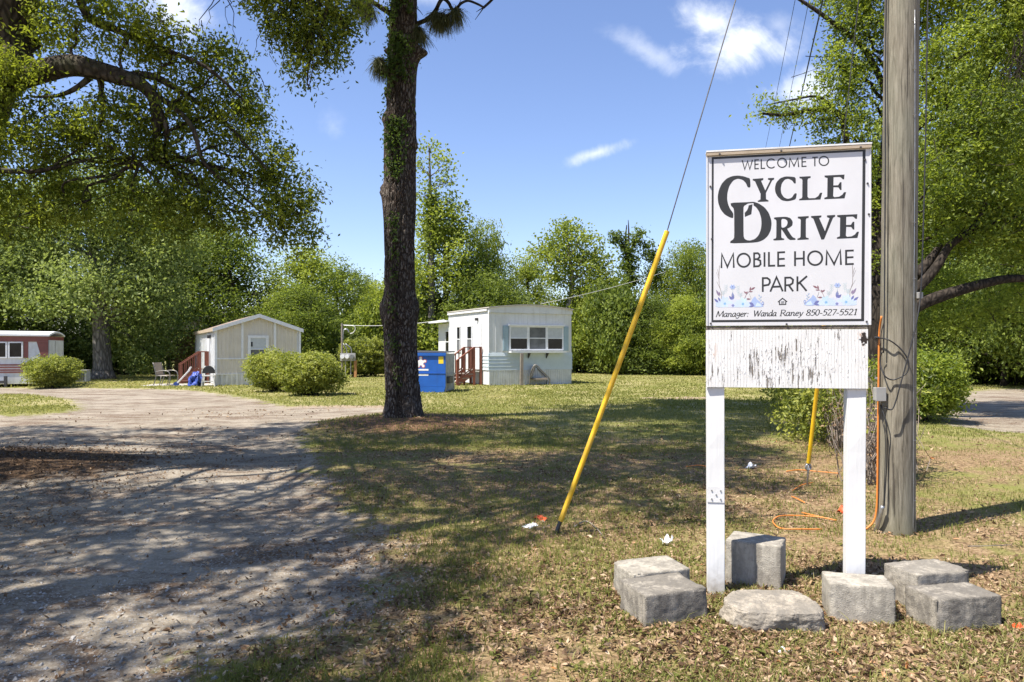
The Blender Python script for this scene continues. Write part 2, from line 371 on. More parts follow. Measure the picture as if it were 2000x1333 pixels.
def build_litter():
    r = np.random.default_rng(5)
    P = scatter(230000, -13, 12, 2.6, 19, r, 1.75)
    road, lit, pile, strip = masks(P)
    P3d = np.concatenate([P, np.zeros((len(P), 1))], 1)
    patch = fbm(P3d, 0.8, 21, 3); fine = fbm(P3d, 3.0, 22, 2)
    dens = (lit*(0.40+1.0*patch+0.6*fine))*(1-road)+0.9*pile + road*(0.30*sstep(patch, -0.05, 0.4)+0.02)
    dens += 0.30*sstep(P[:, 0], 0.3, 1.2)*sstep(P[:, 1], 6.5, 4.5)*(1-road)
    dens *= 1-0.45*sstep(P[:, 0], 2.9, 3.6)*sstep(P[:, 1], 4.7, 5.3)
    k = r.random(len(P)) < dens; P = P[k]; pl = pile[k]
    # drifts banked against the blocks, posts and pole
    for cx, cy, rr, m in ((0.90, 4.63, 0.24, 260), (0.905, 4.30, 0.26, 330), (1.675, 4.93, 0.22, 230), (2.065, 4.285, 0.22, 240), (2.60, 4.49, 0.23, 230), (2.56, 4.165, 0.26, 300), (1.505, 4.19, 0.27, 330), (1.32, 4.66, 0.1, 90), (2.15, 4.5, 0.1, 90), (3.37, 6.3, 0.2, 160)):
        a = r.uniform(0, 2*np.pi, m); q = rr*(0.85+np.abs(r.normal(0, 0.28, m))); P = np.vstack([P, np.stack([cx+np.cos(a)*q, cy+np.sin(a)*q*0.85], 1)]); pl = np.concatenate([pl, np.zeros(m)])
    n = len(P)
    X, Y, Z = rotbasis(n, r, 0.5)
    sc = 1+np.maximum(0, P[:, 1]-9)*0.06
    L = (0.015+0.043*r.random(n)**1.6)*sc; Wd = L*r.uniform(0.3, 0.55, n)
    z = hz(P[:, 0], P[:, 1])+r.uniform(0.004, 0.022, n)
    V, Fs = leaf_pieces(P, z, L, Wd, X, Y, Z, L*r.uniform(-0.2, 0.4, n))
    tint = np.clip(0.12*fbm(np.concatenate([P, np.zeros((n, 1))], 1), 1.1, 61, 2)+r.beta(2, 1.9, n)*0.95+0.1*(r.random(n) < 0.08)-0.35*pl, 0, 1)
    o = link('leaf_litter', mesh_np('leaf_litter', V, Fs, M['dead_leaf'], False, {'tint': np.repeat(tint, 5)})); tag(o, 'dry brown oak leaves strewn over the ground', 'leaf litter', kind='stuff')
build_litter()
M['grass'] = leafmat('grass_blade', (0.075, 0.092, 0.024), (0.165, 0.185, 0.05), (0.42, 0.37, 0.18), 0.4, gloss=0.004)
def build_grass():
    r = np.random.default_rng(6)
    P = np.concatenate([scatter(230000, -13, 13, 2.6, 12, r, 1.7), scatter(220000, -40, 22, 11, 46, r, 1.9)])
    road, lit, pile, strip = masks(P)
    P3d = np.concatenate([P, np.zeros((len(P), 1))], 1)
    patch = fbm(P3d, 0.55, 31, 3); fine = fbm(P3d, 2.6, 32, 2)
    dens = (1-sstep(road, 0.15, 0.6))*(1-0.9*pile)*(1-0.85*strip)*np.clip(0.50+1.1*patch+0.7*fine+0.45*sstep(P[:, 1], 12, 20), 0.05, 1)
    dens *= 1-0.8*np.exp(-((np.hypot(P[:, 0]-PINE[0], P[:, 1]-PINE[1]+0.4))/1.6)**2)
    k = r.random(len(P)) < dens; P = P[k]; n = len(P); far = sstep(P[:, 1], 10, 30)
    h = r.uniform(0.02, 0.06, n)*(1+0.3*far)*np.where(r.random(n) < 0.05, 1.7, 1.0); wd = r.uniform(0.0022, 0.0045, n)*(1+5.5*far)
    a = r.uniform(0, 2*np.pi, n); ln = r.uniform(0.3, 1.5, n)
    z = hz(P[:, 0], P[:, 1])-0.003
    c = np.concatenate([P, z[:, None]], 1); S = np.stack([np.cos(a), np.sin(a), 0*a], 1)*wd[:, None]; D = np.stack([-np.sin(a), np.cos(a), 0*a], 1)
    mid = c+D*(ln*h*0.35)[:, None]+np.array((0, 0, 1.0))*(h*0.65)[:, None]; tip = c+D*(ln*h)[:, None]+np.array((0, 0, 1.0))*(h*0.85)[:, None]
    V = np.stack([c-S, c+S, mid+S*0.7, mid-S*0.7, tip], 1).reshape(-1, 3); i = np.arange(n)*5
    Fs = np.concatenate([np.stack([i, i+1, i+2], 1), np.stack([i, i+2, i+3], 1), np.stack([i+3, i+2, i+4], 1)])
    tint = np.clip(0.42+0.55*fbm(P3d[k], 0.35, 33, 2)+0.14*far+r.normal(0, 1, n)*0.17*(1-0.6*far), 0, 1)
    o = link('grass', mesh_np('grass', V, Fs, M['grass'], False, {'tint': np.repeat(tint, 5)})); tag(o, 'short green and straw coloured grass', 'grass', kind='stuff')
build_grass()
M['pebble'] = plain('pebble', (0.42, 0.40, 0.37), 0.9, 0, 0.5)
def build_gravel():
    r = np.random.default_rng(8); P = scatter(48000, -11, 2, 2.6, 13, r, 1.9)
    road, lit, pile, strip = masks(P); k = (r.random(len(P)) < road*(1-pile)*0.8); P = P[k]; n = len(P)
    s = np.minimum(0.003+r.exponential(0.0035, n), 0.022); z = hz(P[:, 0], P[:, 1]); c = np.concatenate([P, z[:, None]], 1)
    X, Y, Z = rotbasis(n, r, 0.6); s = s[:, None]
    V = np.stack([c+X*s, c-X*s, c+Y*s*0.75, c-Y*s*0.75, c+Z*s*0.7], 1).reshape(-1, 3); i = np.arange(n)*5
    Fs = np.concatenate([np.stack([i+a, i+b, i+4], 1) for a, b in ((0, 2), (2, 1), (1, 3), (3, 0))])
    o = link('gravel', mesh_np('gravel', V, Fs, M['pebble'])); tag(o, 'loose pale gravel on the drive', 'gravel', kind='stuff')
build_gravel()
def build_weeds():
    r = np.random.default_rng(15); P = scatter(2600, -9, 9, 2.7, 11, r, 1.8); road, lit, pile, strip = masks(P)
    k = r.random(len(P)) < (1-road)*(1-pile)*np.clip(0.3+1.6*fbm(np.concatenate([P, np.zeros((len(P), 1))], 1), 0.9, 51, 2), 0, 1); P = P[k]; n = len(P)
    m = 7; P = np.repeat(P, m, 0); s = np.repeat(r.uniform(0.012, 0.045, n), m); a = r.uniform(0, 6.28, n*m); rr = s*r.uniform(0.2, 1.0, n*m); x = P[:, 0]+np.cos(a)*rr; y = P[:, 1]+np.sin(a)*rr
    C = np.stack([x, y, hz(x, y)+0.006+r.random(n*m)*s*0.8], 1)
    N = r.normal(0, 0.35, (n*m, 3)); N[:, 2] += 1; N /= np.linalg.norm(N, axis=1, keepdims=True); A = np.stack([np.cos(a), np.sin(a), 0.2+0*a], 1); A -= N*(A*N).sum(1, keepdims=True); A /= np.linalg.norm(A, axis=1, keepdims=True); B = np.cross(N, A); L = (s*0.9)[:, None]; W_ = L*0.5
    V = np.stack([C-A*L*0.5, C-B*W_*0.5+N*L*0.12, C+A*L*0.5, C+B*W_*0.5+N*L*0.12], 1).reshape(-1, 3); i = np.arange(n*m)*4
    o = link('weeds', mesh_np('weeds', V, np.stack([i, i+1, i+2, i+3], 1), M['grass'], False, {'tint': np.repeat(np.clip(r.normal(0.38, 0.15, n*m), 0, 1), 4)})); tag(o, 'low broad leaved weeds among the dead leaves', 'weeds', kind='stuff')
build_weeds()
# ------------------------------------------------------------------ foliage
def leaves_np(C, L, Wd, tint, rng, up=0.7, droop=0.0, outc=None, fold=0.12):
    n = len(C); N = rng.normal(0, 1, (n, 3)); N /= np.linalg.norm(N, axis=1, keepdims=True); N[:, 2] += up
    if outc is not None:
        o = C-outc; o /= np.maximum(np.linalg.norm(o, axis=1, keepdims=True), 1e-6); N += 0.5*o
    N /= np.linalg.norm(N, axis=1, keepdims=True)
    A = rng.normal(0, 1, (n, 3)); A[:, 2] -= droop; A -= N*(A*N).sum(1, keepdims=True); A /= np.linalg.norm(A, axis=1, keepdims=True); B = np.cross(N, A)
    L = np.broadcast_to(L, (n,))[:, None]*rng.uniform(0.7, 1.25, (n, 1)); Wd = L*np.broadcast_to(Wd, (n,))[:, None]
    V = np.stack([C-A*L*0.5, C-B*Wd*0.5+N*L*fold+A*L*0.06, C+A*L*0.5, C+B*Wd*0.5+N*L*fold-A*L*0.03], 1).reshape(-1, 3)
    i = np.arange(n)*4; Fs = np.stack([i, i+1, i+2, i+3], 1)
    return V, Fs, np.repeat(np.clip(tint, 0, 1), 4)
def sprays(lobes, nsub, rng, shell=0.55):
    """twig positions spread through ellipsoid lobes (x,y,z,rx,ry,rz); returns centres and lobe index"""
    lb = np.asarray(lobes, float); vol = (lb[:, 3]*lb[:, 4]*lb[:, 5])**0.75; k = rng.choice(len(lb), nsub, p=vol/vol.sum())
    d = rng.normal(0, 1, (nsub, 3)); d /= np.linalg.norm(d, axis=1, keepdims=True)
    r = rng.random(nsub)**(1/3*(1+0)); r = np.where(rng.random(nsub) < shell, 0.72+0.34*rng.random(nsub), r)
    return lb[k, :3]+d*r[:, None]*lb[k, 3:6], k
def crown(lobes, nsub, per, spread, L, Wd, rng, up=0.7, shell=0.55, droop=0.0, tvar=0.3, flat=0.6, tmean=0.5, stretch=0.0):
    S, k = sprays(lobes, nsub, rng, shell)
    cnt = rng.poisson(per, nsub)+1; idx = np.repeat(np.arange(nsub), cnt); n = len(idx)
    sp = spread*rng.uniform(0.6, 1.4, nsub)
    off = rng.normal(0, 1, (n, 3))*sp[idx][:, None]*np.array((1, 1, flat))
    if stretch: off[:, 2] -= stretch*rng.random(n)*sp[idx]*2
    C = S[idx]+off
    tl = rng.normal(0, tvar*0.45, len(lobes)); ts = rng.normal(0, tvar*0.6, nsub)
    tint = tmean+tl[k][idx]+ts[idx]+rng.normal(0, tvar*0.5, n)
    return leaves_np(C, L, Wd, tint, rng, up, droop, np.asarray(lobes)[k][idx][:, :3]), S
def curvy(a, b, rng, sag=0.0, wob=0.12, m=7):
    a, b = np.asarray(a, float), np.asarray(b, float); t = np.linspace(0, 1, m)[:, None]; L = np.linalg.norm(b-a)
    p = a+(b-a)*t; p[1:-1] += rng.normal(0, wob*L*0.35, (m-2, 3))*np.sin(np.pi*t[1:-1]); p[:, 2] += sag*L*np.sin(np.pi*t[:, 0]); return p
def limbs(mb, trunk, lobes, rng, r0=0.12, r1=0.02, twigs=3, n=6, sag=0.06, jmin=0.35):
    T = np.asarray(trunk, float)
    for lb in lobes:
        c = np.array(lb[:3]); k = int(np.clip(np.argmin(np.linalg.norm(T-(c-np.array((0, 0, 0.35*np.linalg.norm(c[:2]-T[-1][:2])+0.4))), axis=1)), int(len(T)*jmin), len(T)-1))
        p = curvy(T[k], c, rng, sag); mb.tube(spline(p, 3), np.linspace(r0, r1, (len(p)-1)*3+1), n, False)
        for _ in range(twigs):
            d = rng.normal(0, 1, 3); d /= np.linalg.norm(d); s = p[rng.integers(3, len(p))]; e = c+d*np.array(lb[3:6])*0.85
            q = curvy(s, e, rng, 0.03, 0.15, 5); mb.tube(q, np.linspace(r1*1.3, r1*0.3, 5), 4, False)
M['bark_oak'] = barkmat('oak_bark', (0.022, 0.017, 0.013), (0.09, 0.073, 0.057), 7.0, 2.0, 1.0, (0.5, (0.06, 0.065, 0.03)))
M['bark_grey'] = barkmat('grey_bark', (0.06, 0.054, 0.05), (0.20, 0.185, 0.175), 5.0, 1.3, 0.7)
M['bark_dark'] = barkmat('dark_bark', (0.014, 0.011, 0.009), (0.052, 0.041, 0.032), 6.0, 2.0, 0.8)
M['bark_pale'] = barkmat('pale_bark', (0.16, 0.14, 0.12), (0.34, 0.30, 0.27), 5.0, 1.5, 0.5)
M['leaf_oak'] = leafmat('oak_leaf', (0.05, 0.07, 0.013), (0.13, 0.17, 0.024), (0.28, 0.31, 0.04), 0.52)
M['leaf_right'] = leafmat('laurel_oak_leaf', (0.05, 0.08, 0.013), (0.155, 0.21, 0.026), (0.33, 0.38, 0.05), 0.47, gloss=0.02)
M['leaf_bg'] = leafmat('wood_leaf', (0.055, 0.085, 0.016), (0.165, 0.215, 0.034), (0.34, 0.38, 0.065), 0.46, vary=0.35)
M['leaf_pale'] = leafmat('pale_leaf', (0.06, 0.088, 0.028), (0.15, 0.20, 0.058), (0.31, 0.36, 0.12), 0.42, vary=0.3)
M['leaf_dark'] = leafmat('dark_leaf', (0.04, 0.062, 0.013), (0.11, 0.155, 0.028), (0.25, 0.30, 0.06), 0.45, vary=0.35)
M['leaf_bush'] = leafmat('shrub_leaf', (0.055, 0.072, 0.015), (0.155, 0.19, 0.034), (0.37, 0.385, 0.08), 0.42, gloss=0.02)
M['leaf_vine'] = leafmat('vine_leaf', (0.03, 0.06, 0.014), (0.055, 0.095, 0.02), (0.14, 0.19, 0.05), 0.40)
M['dead_stem'] = plain('dead_stem', (0.26, 0.21, 0.17), 0.9, 0, 0.4)
def add_crown(name, parent, mat, parts):
    """parts: list of (V, F, tint)"""
    o = 0; Vs, Fs, Ts = [], [], []
    for V, F_, T in parts: Vs.append(V); Fs.append(F_+o); Ts.append(T); o += len(V)
    return link(name, mesh_np(name, np.vstack(Vs), np.vstack(Fs), mat, False, {'tint': np.concatenate(Ts)}), parent)

def finish(root, mb, bark, leaf, crowns, tw=None, cname='crown', tname='trunk'):
    """builders work in world coordinates; the parts are stored relative to the tree's base"""
    b = np.array(root.location)
    for q, nm in ((mb, tname), (tw, 'twigs')):
        if q is not None and q.v:
            q.v = [tuple(p) for p in (np.array(q.v)-b)]; o = q.build(nm, bark, root, smooth=True, flip=False)
            if nm == 'twigs': o['kind'] = 'stuff'
    if crowns: add_crown(cname, root, leaf, [(V-b, F_, T) for V, F_, T in crowns])
# ---- the big oak at the left edge of the drive, its limb arching into the picture
def lobe(px, py, d, rx, ry=None, rd=None):
    p = P3(px, py, d); k = d/F; ry = ry or rx; return (*p, rx*k, (rd if rd else rx*k*0.9), ry*k)
def shade_lobes(spec):
    """(ground x, ground y of the shade, height of the bough, radius)"""
    k = 1/math.tan(SUN_EL); return [(gx-math.cos(SUN_AZ)*k*z, gy-math.sin(SUN_AZ)*k*z, z, r, r, r*0.55) for gx, gy, z, r in spec]
def build_left_oak():
    r = np.random.default_rng(101)
    t = thing('live_oak', 'huge spreading oak at the left edge, its limb arching over the drive', 'tree', (-7.9, 9.6, float(hz(-7.9, 9.6))-0.05))
    b = np.array(t.location)
    mb = MB()
    trunk = spline([(-7.95, 9.6, 0.0), (-7.8, 9.55, 1.5), (-7.5, 9.45, 3.2), (-7.0, 9.3, 4.6), (-6.45, 9.1, 5.7), (-6.2, 8.8, 7.0), (-6.3, 8.3, 9.0), (-6.0, 7.8, 11.0)], 6)
    mb.tube(trunk, np.interp(np.linspace(0, 1, len(trunk)), [0, 0.08, 0.3, 0.6, 0.8, 1], [0.62, 0.46, 0.4, 0.33, 0.24, 0.12]), 14)
    limb = spline([P3(-60, 190, 9.25), P3(20, 158, 9.1), P3(80, 140, 9.0), P3(140, 128, 8.9), P3(190, 138, 8.9), P3(235, 150, 8.9), P3(275, 165, 8.9), P3(300, 195, 9.0), P3(306, 245, 9.0), P3(300, 290, 9.1), P3(270, 318, 9.1)], 5)
    mb.tube(limb, np.interp(np.linspace(0, 1, len(limb)), [0, 0.35, 0.6, 0.8, 1], [0.17, 0.125, 0.085, 0.06, 0.02]), 10)
    for pts, r0 in (([(235, 150), (300, 150), (370, 190), (440, 240), (520, 330)], 0.06), ([(190, 140), (150, 172), (110, 188), (60, 190)], 0.045), ([(195, 150), (198, 175), (190, 200)], 0.05),
                    ([(300, 190), (325, 250), (325, 310), (360, 370), (420, 430)], 0.04), ([(200, 180), (200, 230), (170, 280), (60, 350)], 0.035), ([(285, 170), (370, 240), (400, 320), (470, 380), (560, 460)], 0.04),
                    ([(140, -60), (170, 30), (230, 60), (300, 90), (400, 130), (480, 200)], 0.06), ([(-40, 330), (60, 335), (140, 320), (220, 300)], 0.04), ([(300, 290), (330, 330), (380, 350), (420, 430)], 0.03), ([(-40, -20), (20, 60), (10, 130), (-30, 200)], 0.22)):
        p = spline([P3(x, y, 9.0+0.004*(x-200)*(r.random()*0.6-0.1)) for x, y in pts], 5); mb.tube(p, np.linspace(r0, r0*0.25, len(p)), 7)
    vis = [lobe(*a) for a in ((40, 40, 9.4, 100, 70), (150, 40, 9, 90, 70), (255, 60, 9, 70, 60), (340, 90, 9.2, 80, 45), (430, 140, 9.4, 70, 55), (90, 235, 8.9, 90, 60), (215, 240, 9, 80, 70), (330, 215, 9.3, 90, 70),
           (440, 235, 9.5, 75, 60), (490, 200, 9.6, 40, 45), (40, 330, 9.2, 100, 80), (160, 330, 9.2, 90, 75), (290, 335, 9.2, 85, 70), (400, 320, 9.4, 90, 65), (505, 315, 9.5, 75, 55), (565, 375, 9.6, 55, 50), (590, 420, 9.6, 45, 42),
           (480, 410, 9.4, 90, 48), (370, 415, 9.3, 80, 45), (560, 455, 9.6, 45, 35), (250, 410, 9.2, 80, 36), (30, 425, 9.0, 70, 45), (110, 420, 9.1, 60, 30), (-60, 160, 9.0, 80, 160), (-80, 380, 9.0, 90, 90), (-150, 60, 9, 120, 120), (20, 140, 8.6, 60, 40), (590, 470, 9.6, 25, 30), (310, 470, 9.2, 50, 22))]
    limbs(mb, limb, vis[:24], r, 0.025, 0.008, 3, 4, 0.02, 0.2)
    (c1, S) = crown(vis, 1150, 50, 0.105, 0.062, 0.46, r, up=0.2, shell=0.3, droop=0.5, tvar=0.7, flat=0.85, tmean=0.55)
    tw = MB()
    for s in S[::3]: q = s+r.normal(0, 0.12, 3); tw.tube([q, (q+s)/2+r.normal(0, 0.03, 3), s], [0.007, 0.005, 0.003], 3, False)
    # boughs above and left of the picture that shade the drive
    sh = shade_lobes([(-2.8, 3.2, 8.5, 1.5), (-4.6, 4.2, 8.5, 1.6), (-1.6, 5.3, 8.8, 1.25), (-3.4, 6.0, 8.5, 1.5), (-5.4, 6.8, 9, 1.7), (-7.0, 8.6, 9, 2.0), (-4.2, 7.4, 9, 1.5), (-1.8, 7.6, 9.2, 1.3), (-0.1, 6.6, 8.6, 0.9),
                      (-8.6, 11.2, 9.6, 1.9), (-4.0, 13.3, 10, 1.6), (-6.8, 13.2, 10, 1.6), (-9.6, 13.6, 10, 1.6), (-8.2, 5.2, 8.5, 1.8), (-1.2, 3.6, 8.2, 0.8), (-10.8, 9, 9, 2), (-6.2, 3.0, 8, 1.7), (0.6, 8.4, 9.6, 1.1), (-1.4, 13.2, 10.5, 1.4), (-4.6, 14.6, 11, 1.2), (-12, 12.5, 9.5, 1.8), (-2.6, 11.9, 9.8, 1.3), (-0.7, 11.7, 9.8, 1.2), (-5.0, 11.7, 9.8, 1.2), (-3.2, 14.9, 10.5, 1.1)])
    limbs(mb, trunk, sh, r, 0.07, 0.02, 4, 6, 0.05, 0.6)
    (c2, _) = crown(sh, 1450, 46, 0.225, 0.13, 0.55, r, up=0.9, shell=0.35, tvar=0.4, flat=0.55)
    finish(t, mb, M['bark_oak'], M['leaf_oak'], [c1, c2], tw)
build_left_oak()

# ---- overhead oak whose lowest spray hangs into the top of the picture
def build_hanging_oak():
    r = np.random.default_rng(102)
    t = thing('overhanging_oak', 'oak bough hanging down from the top edge left of the pine trunk', 'tree', (-5.6, 3.0, float(hz(-5.6, 3.0))-0.05))
    mb, tw = MB(), MB()
    trunk = spline([(-5.6, 3.0, 0.0), (-5.5, 3.1, 2.0), (-5.2, 3.6, 4.5), (-4.4, 4.4, 6.2), (-3.2, 5.6, 7.0), (-2.3, 6.8, 6.6), (-1.9, 7.2, 5.6)], 6)
    mb.tube(trunk, np.interp(np.linspace(0, 1, len(trunk)), [0, 0.35, 0.55, 1], [0.38, 0.2, 0.055, 0.018]), 10)
    trunk2 = spline([(-5.3, 3.3, 4.0), (-4.9, 3.9, 6.5), (-4.0, 5.0, 9.0), (-3.0, 7.0, 10.5), (-1.6, 9.0, 11.2)], 6); mb.tube(trunk2, np.linspace(0.10, 0.03, len(trunk2)), 8)
    d = 7.4
    vis = [lobe(*a) for a in ((545, 15, d, 55, 30), (640, 20, d, 65, 45), (560, 60, d, 40, 40), (620, 80, d, 55, 50), (585, 130, d, 28, 36), (665, 55, d, 45, 45), (600, 165, d, 14, 20), (700, 15, d, 25, 35), (500, -30, d, 60, 40), (600, -60, d, 90, 50), (640, 120, d, 22, 25))]
    limbs(mb, trunk, vis, r, 0.03, 0.008, 3, 4, 0.0, 0.5)
    c1, S = crown(vis, 290, 40, 0.08, 0.052, 0.44, r, up=0.2, shell=0.25, droop=0.7, tvar=0.5, flat=1.0, tmean=0.45)
    for s in S[::2]: q = s+r.normal(0, 0.08, 3); tw.tube([q, (q+s)/2+r.normal(0, 0.02, 3), s], [0.005, 0.004, 0.002], 3, False)
    sh = shade_lobes([(1.6, 9.8, 10, 1.3), (3.0, 11.0, 10.5, 1.3), (1.2, 12.4, 10.5, 1.3), (3.4, 13.6, 11, 1.4), (0.8, 14.8, 11.5, 1.3), (5.2, 14.4, 11, 1.3), (4.6, 16.6, 12, 1.5), (6.6, 17.6, 12, 1.4), (2.2, 16.6, 12, 1.3), (-1.8, 15.8, 11.5, 1.2), (1.6, 7.2, 9, 0.6), (2.6, 8.6, 9.5, 0.8), (-0.6, 4.6, 8.6, 0.7), (-3.0, 2.0, 8, 1.3), (-1.0, 2.2, 7.6, 0.9), (-0.4, 8.4, 9.5, 0.9), (0.4, 9.9, 10, 1.0), (-1.6, 9.4, 9.8, 0.9)])
    limbs(mb, trunk2, sh, r, 0.03, 0.012, 4, 5, 0.03, 0.5)
    c2, _ = crown(sh, 1100, 48, 0.225, 0.13, 0.55, r, up=0.9, shell=0.35, tvar=0.4, flat=0.55)
    for (px, py), dirs in (((433, 10), [(-30, 40), (-55, 60), (15, 45), (30, 70)]), ((520, 70), [(-25, 40), (20, 60), (40, 75), (10, 25)])):   # bare twigs
        o = P3(px, py-40, d)
        for dx, dy in dirs: tw.tube(curvy(o, P3(px+dx, py+dy, d+r.normal(0, 0.1)), r, 0.02, 0.2, 6), np.linspace(0.008, 0.002, 6), 3, False)
    finish(t, mb, M['bark_oak'], M['leaf_oak'], [c1, c2], tw)
build_hanging_oak()

# ---- the pine in the middle
def pine_bark():
    m, t = new_mat('pine_bark'); co = t.objco()
    wob = t.n('TexNoise', {'Vector': co, 'Scale': 5.0, 'Detail': 4.0}).outputs['Color']
    cw = t.n('VectorMath', {0: co, 1: t.n('VectorMath', {0: t.n('VectorMath', {0: wob, 1: (0.5, 0.5, 0.5)}, operation='SUBTRACT').outputs[0], 1: (0.13, 0.13, 0.3)}, operation='MULTIPLY').outputs[0]}, operation='ADD').outputs[0]
    v = t.n('TexVoronoi', {'Vector': t.scaled(cw, (19, 19, 5.0)), 'Scale': 1.0, 'Randomness': 1.0}, feature='DISTANCE_TO_EDGE').outputs['Distance']
    vc = t.n('TexVoronoi', {'Vector': t.scaled(cw, (19, 19, 5.0)), 'Scale': 1.0, 'Randomness': 1.0}).outputs['Color']
    n = t.noise(t.scaled(co, (16, 16, 5)), 2.2, 9, 0.7, 0.8); big = t.noise(t.scaled(co, (2.5, 2.5, 1.2)), 1.0, 4)
    h = t.math('ADD', t.math('MULTIPLY', t.step(v, 0.0, 0.3), 0.42), t.math('MULTIPLY', n, 0.7))
    col = t.ramp(h, [(0.28, (0.014, 0.011, 0.009)), (0.5, (0.070, 0.056, 0.047)), (0.7, (0.175, 0.15, 0.13)), (1.0, (0.30, 0.27, 0.24))])
    col = t.mix(t.math('MULTIPLY', t.n('SeparateColor', {'Color': vc}).outputs[0], 0.35), col, (0.085, 0.048, 0.032))
    col = t.mix(t.math('MULTIPLY', t.step(big, 0.45, 0.7), 0.4), col, (0.13, 0.115, 0.10))
    setp(t, col, 0.92, 0, t.bump(h, 1.0, 0.05), 0.12); return m
M['pine_bark'] = pine_bark()
M['needle'] = leafmat('pine_needle', (0.05, 0.06, 0.03), (0.09, 0.105, 0.05), (0.2, 0.18, 0.09), 0.25)
def needles(tufts, r, L=0.30, per=150):
    Vs = []; Ts = []
    for (p, d) in tufts:
        n = per; D = r.normal(0, 0.55, (n, 3))+np.asarray(d, float); D /= np.linalg.norm(D, axis=1, keepdims=True)
        l = L*r.uniform(0.6, 1.1, (n, 1)); o = np.asarray(p)+r.normal(0, 0.035, (n, 3)); S = np.cross(D, r.normal(0, 1, (n, 3))); S *= 0.0045/np.linalg.norm(S, axis=1, keepdims=True)
        mid = o+D*l*0.55; tip = o+D*l+np.array((0, 0, -0.28))*l
        Vs.append(np.stack([o-S, o+S, mid+S, mid-S, tip-S*0.4, tip+S*0.4], 1).reshape(-1, 3)); Ts.append(np.repeat(np.clip(r.normal(0.45, 0.25, n), 0, 1), 6))
    V = np.vstack(Vs); i = np.arange(len(V)//6)*6
    return V, np.concatenate([np.stack([i, i+1, i+2, i+3], 1), np.stack([i+3, i+2, i+5, i+4], 1)]), np.concatenate(Ts)
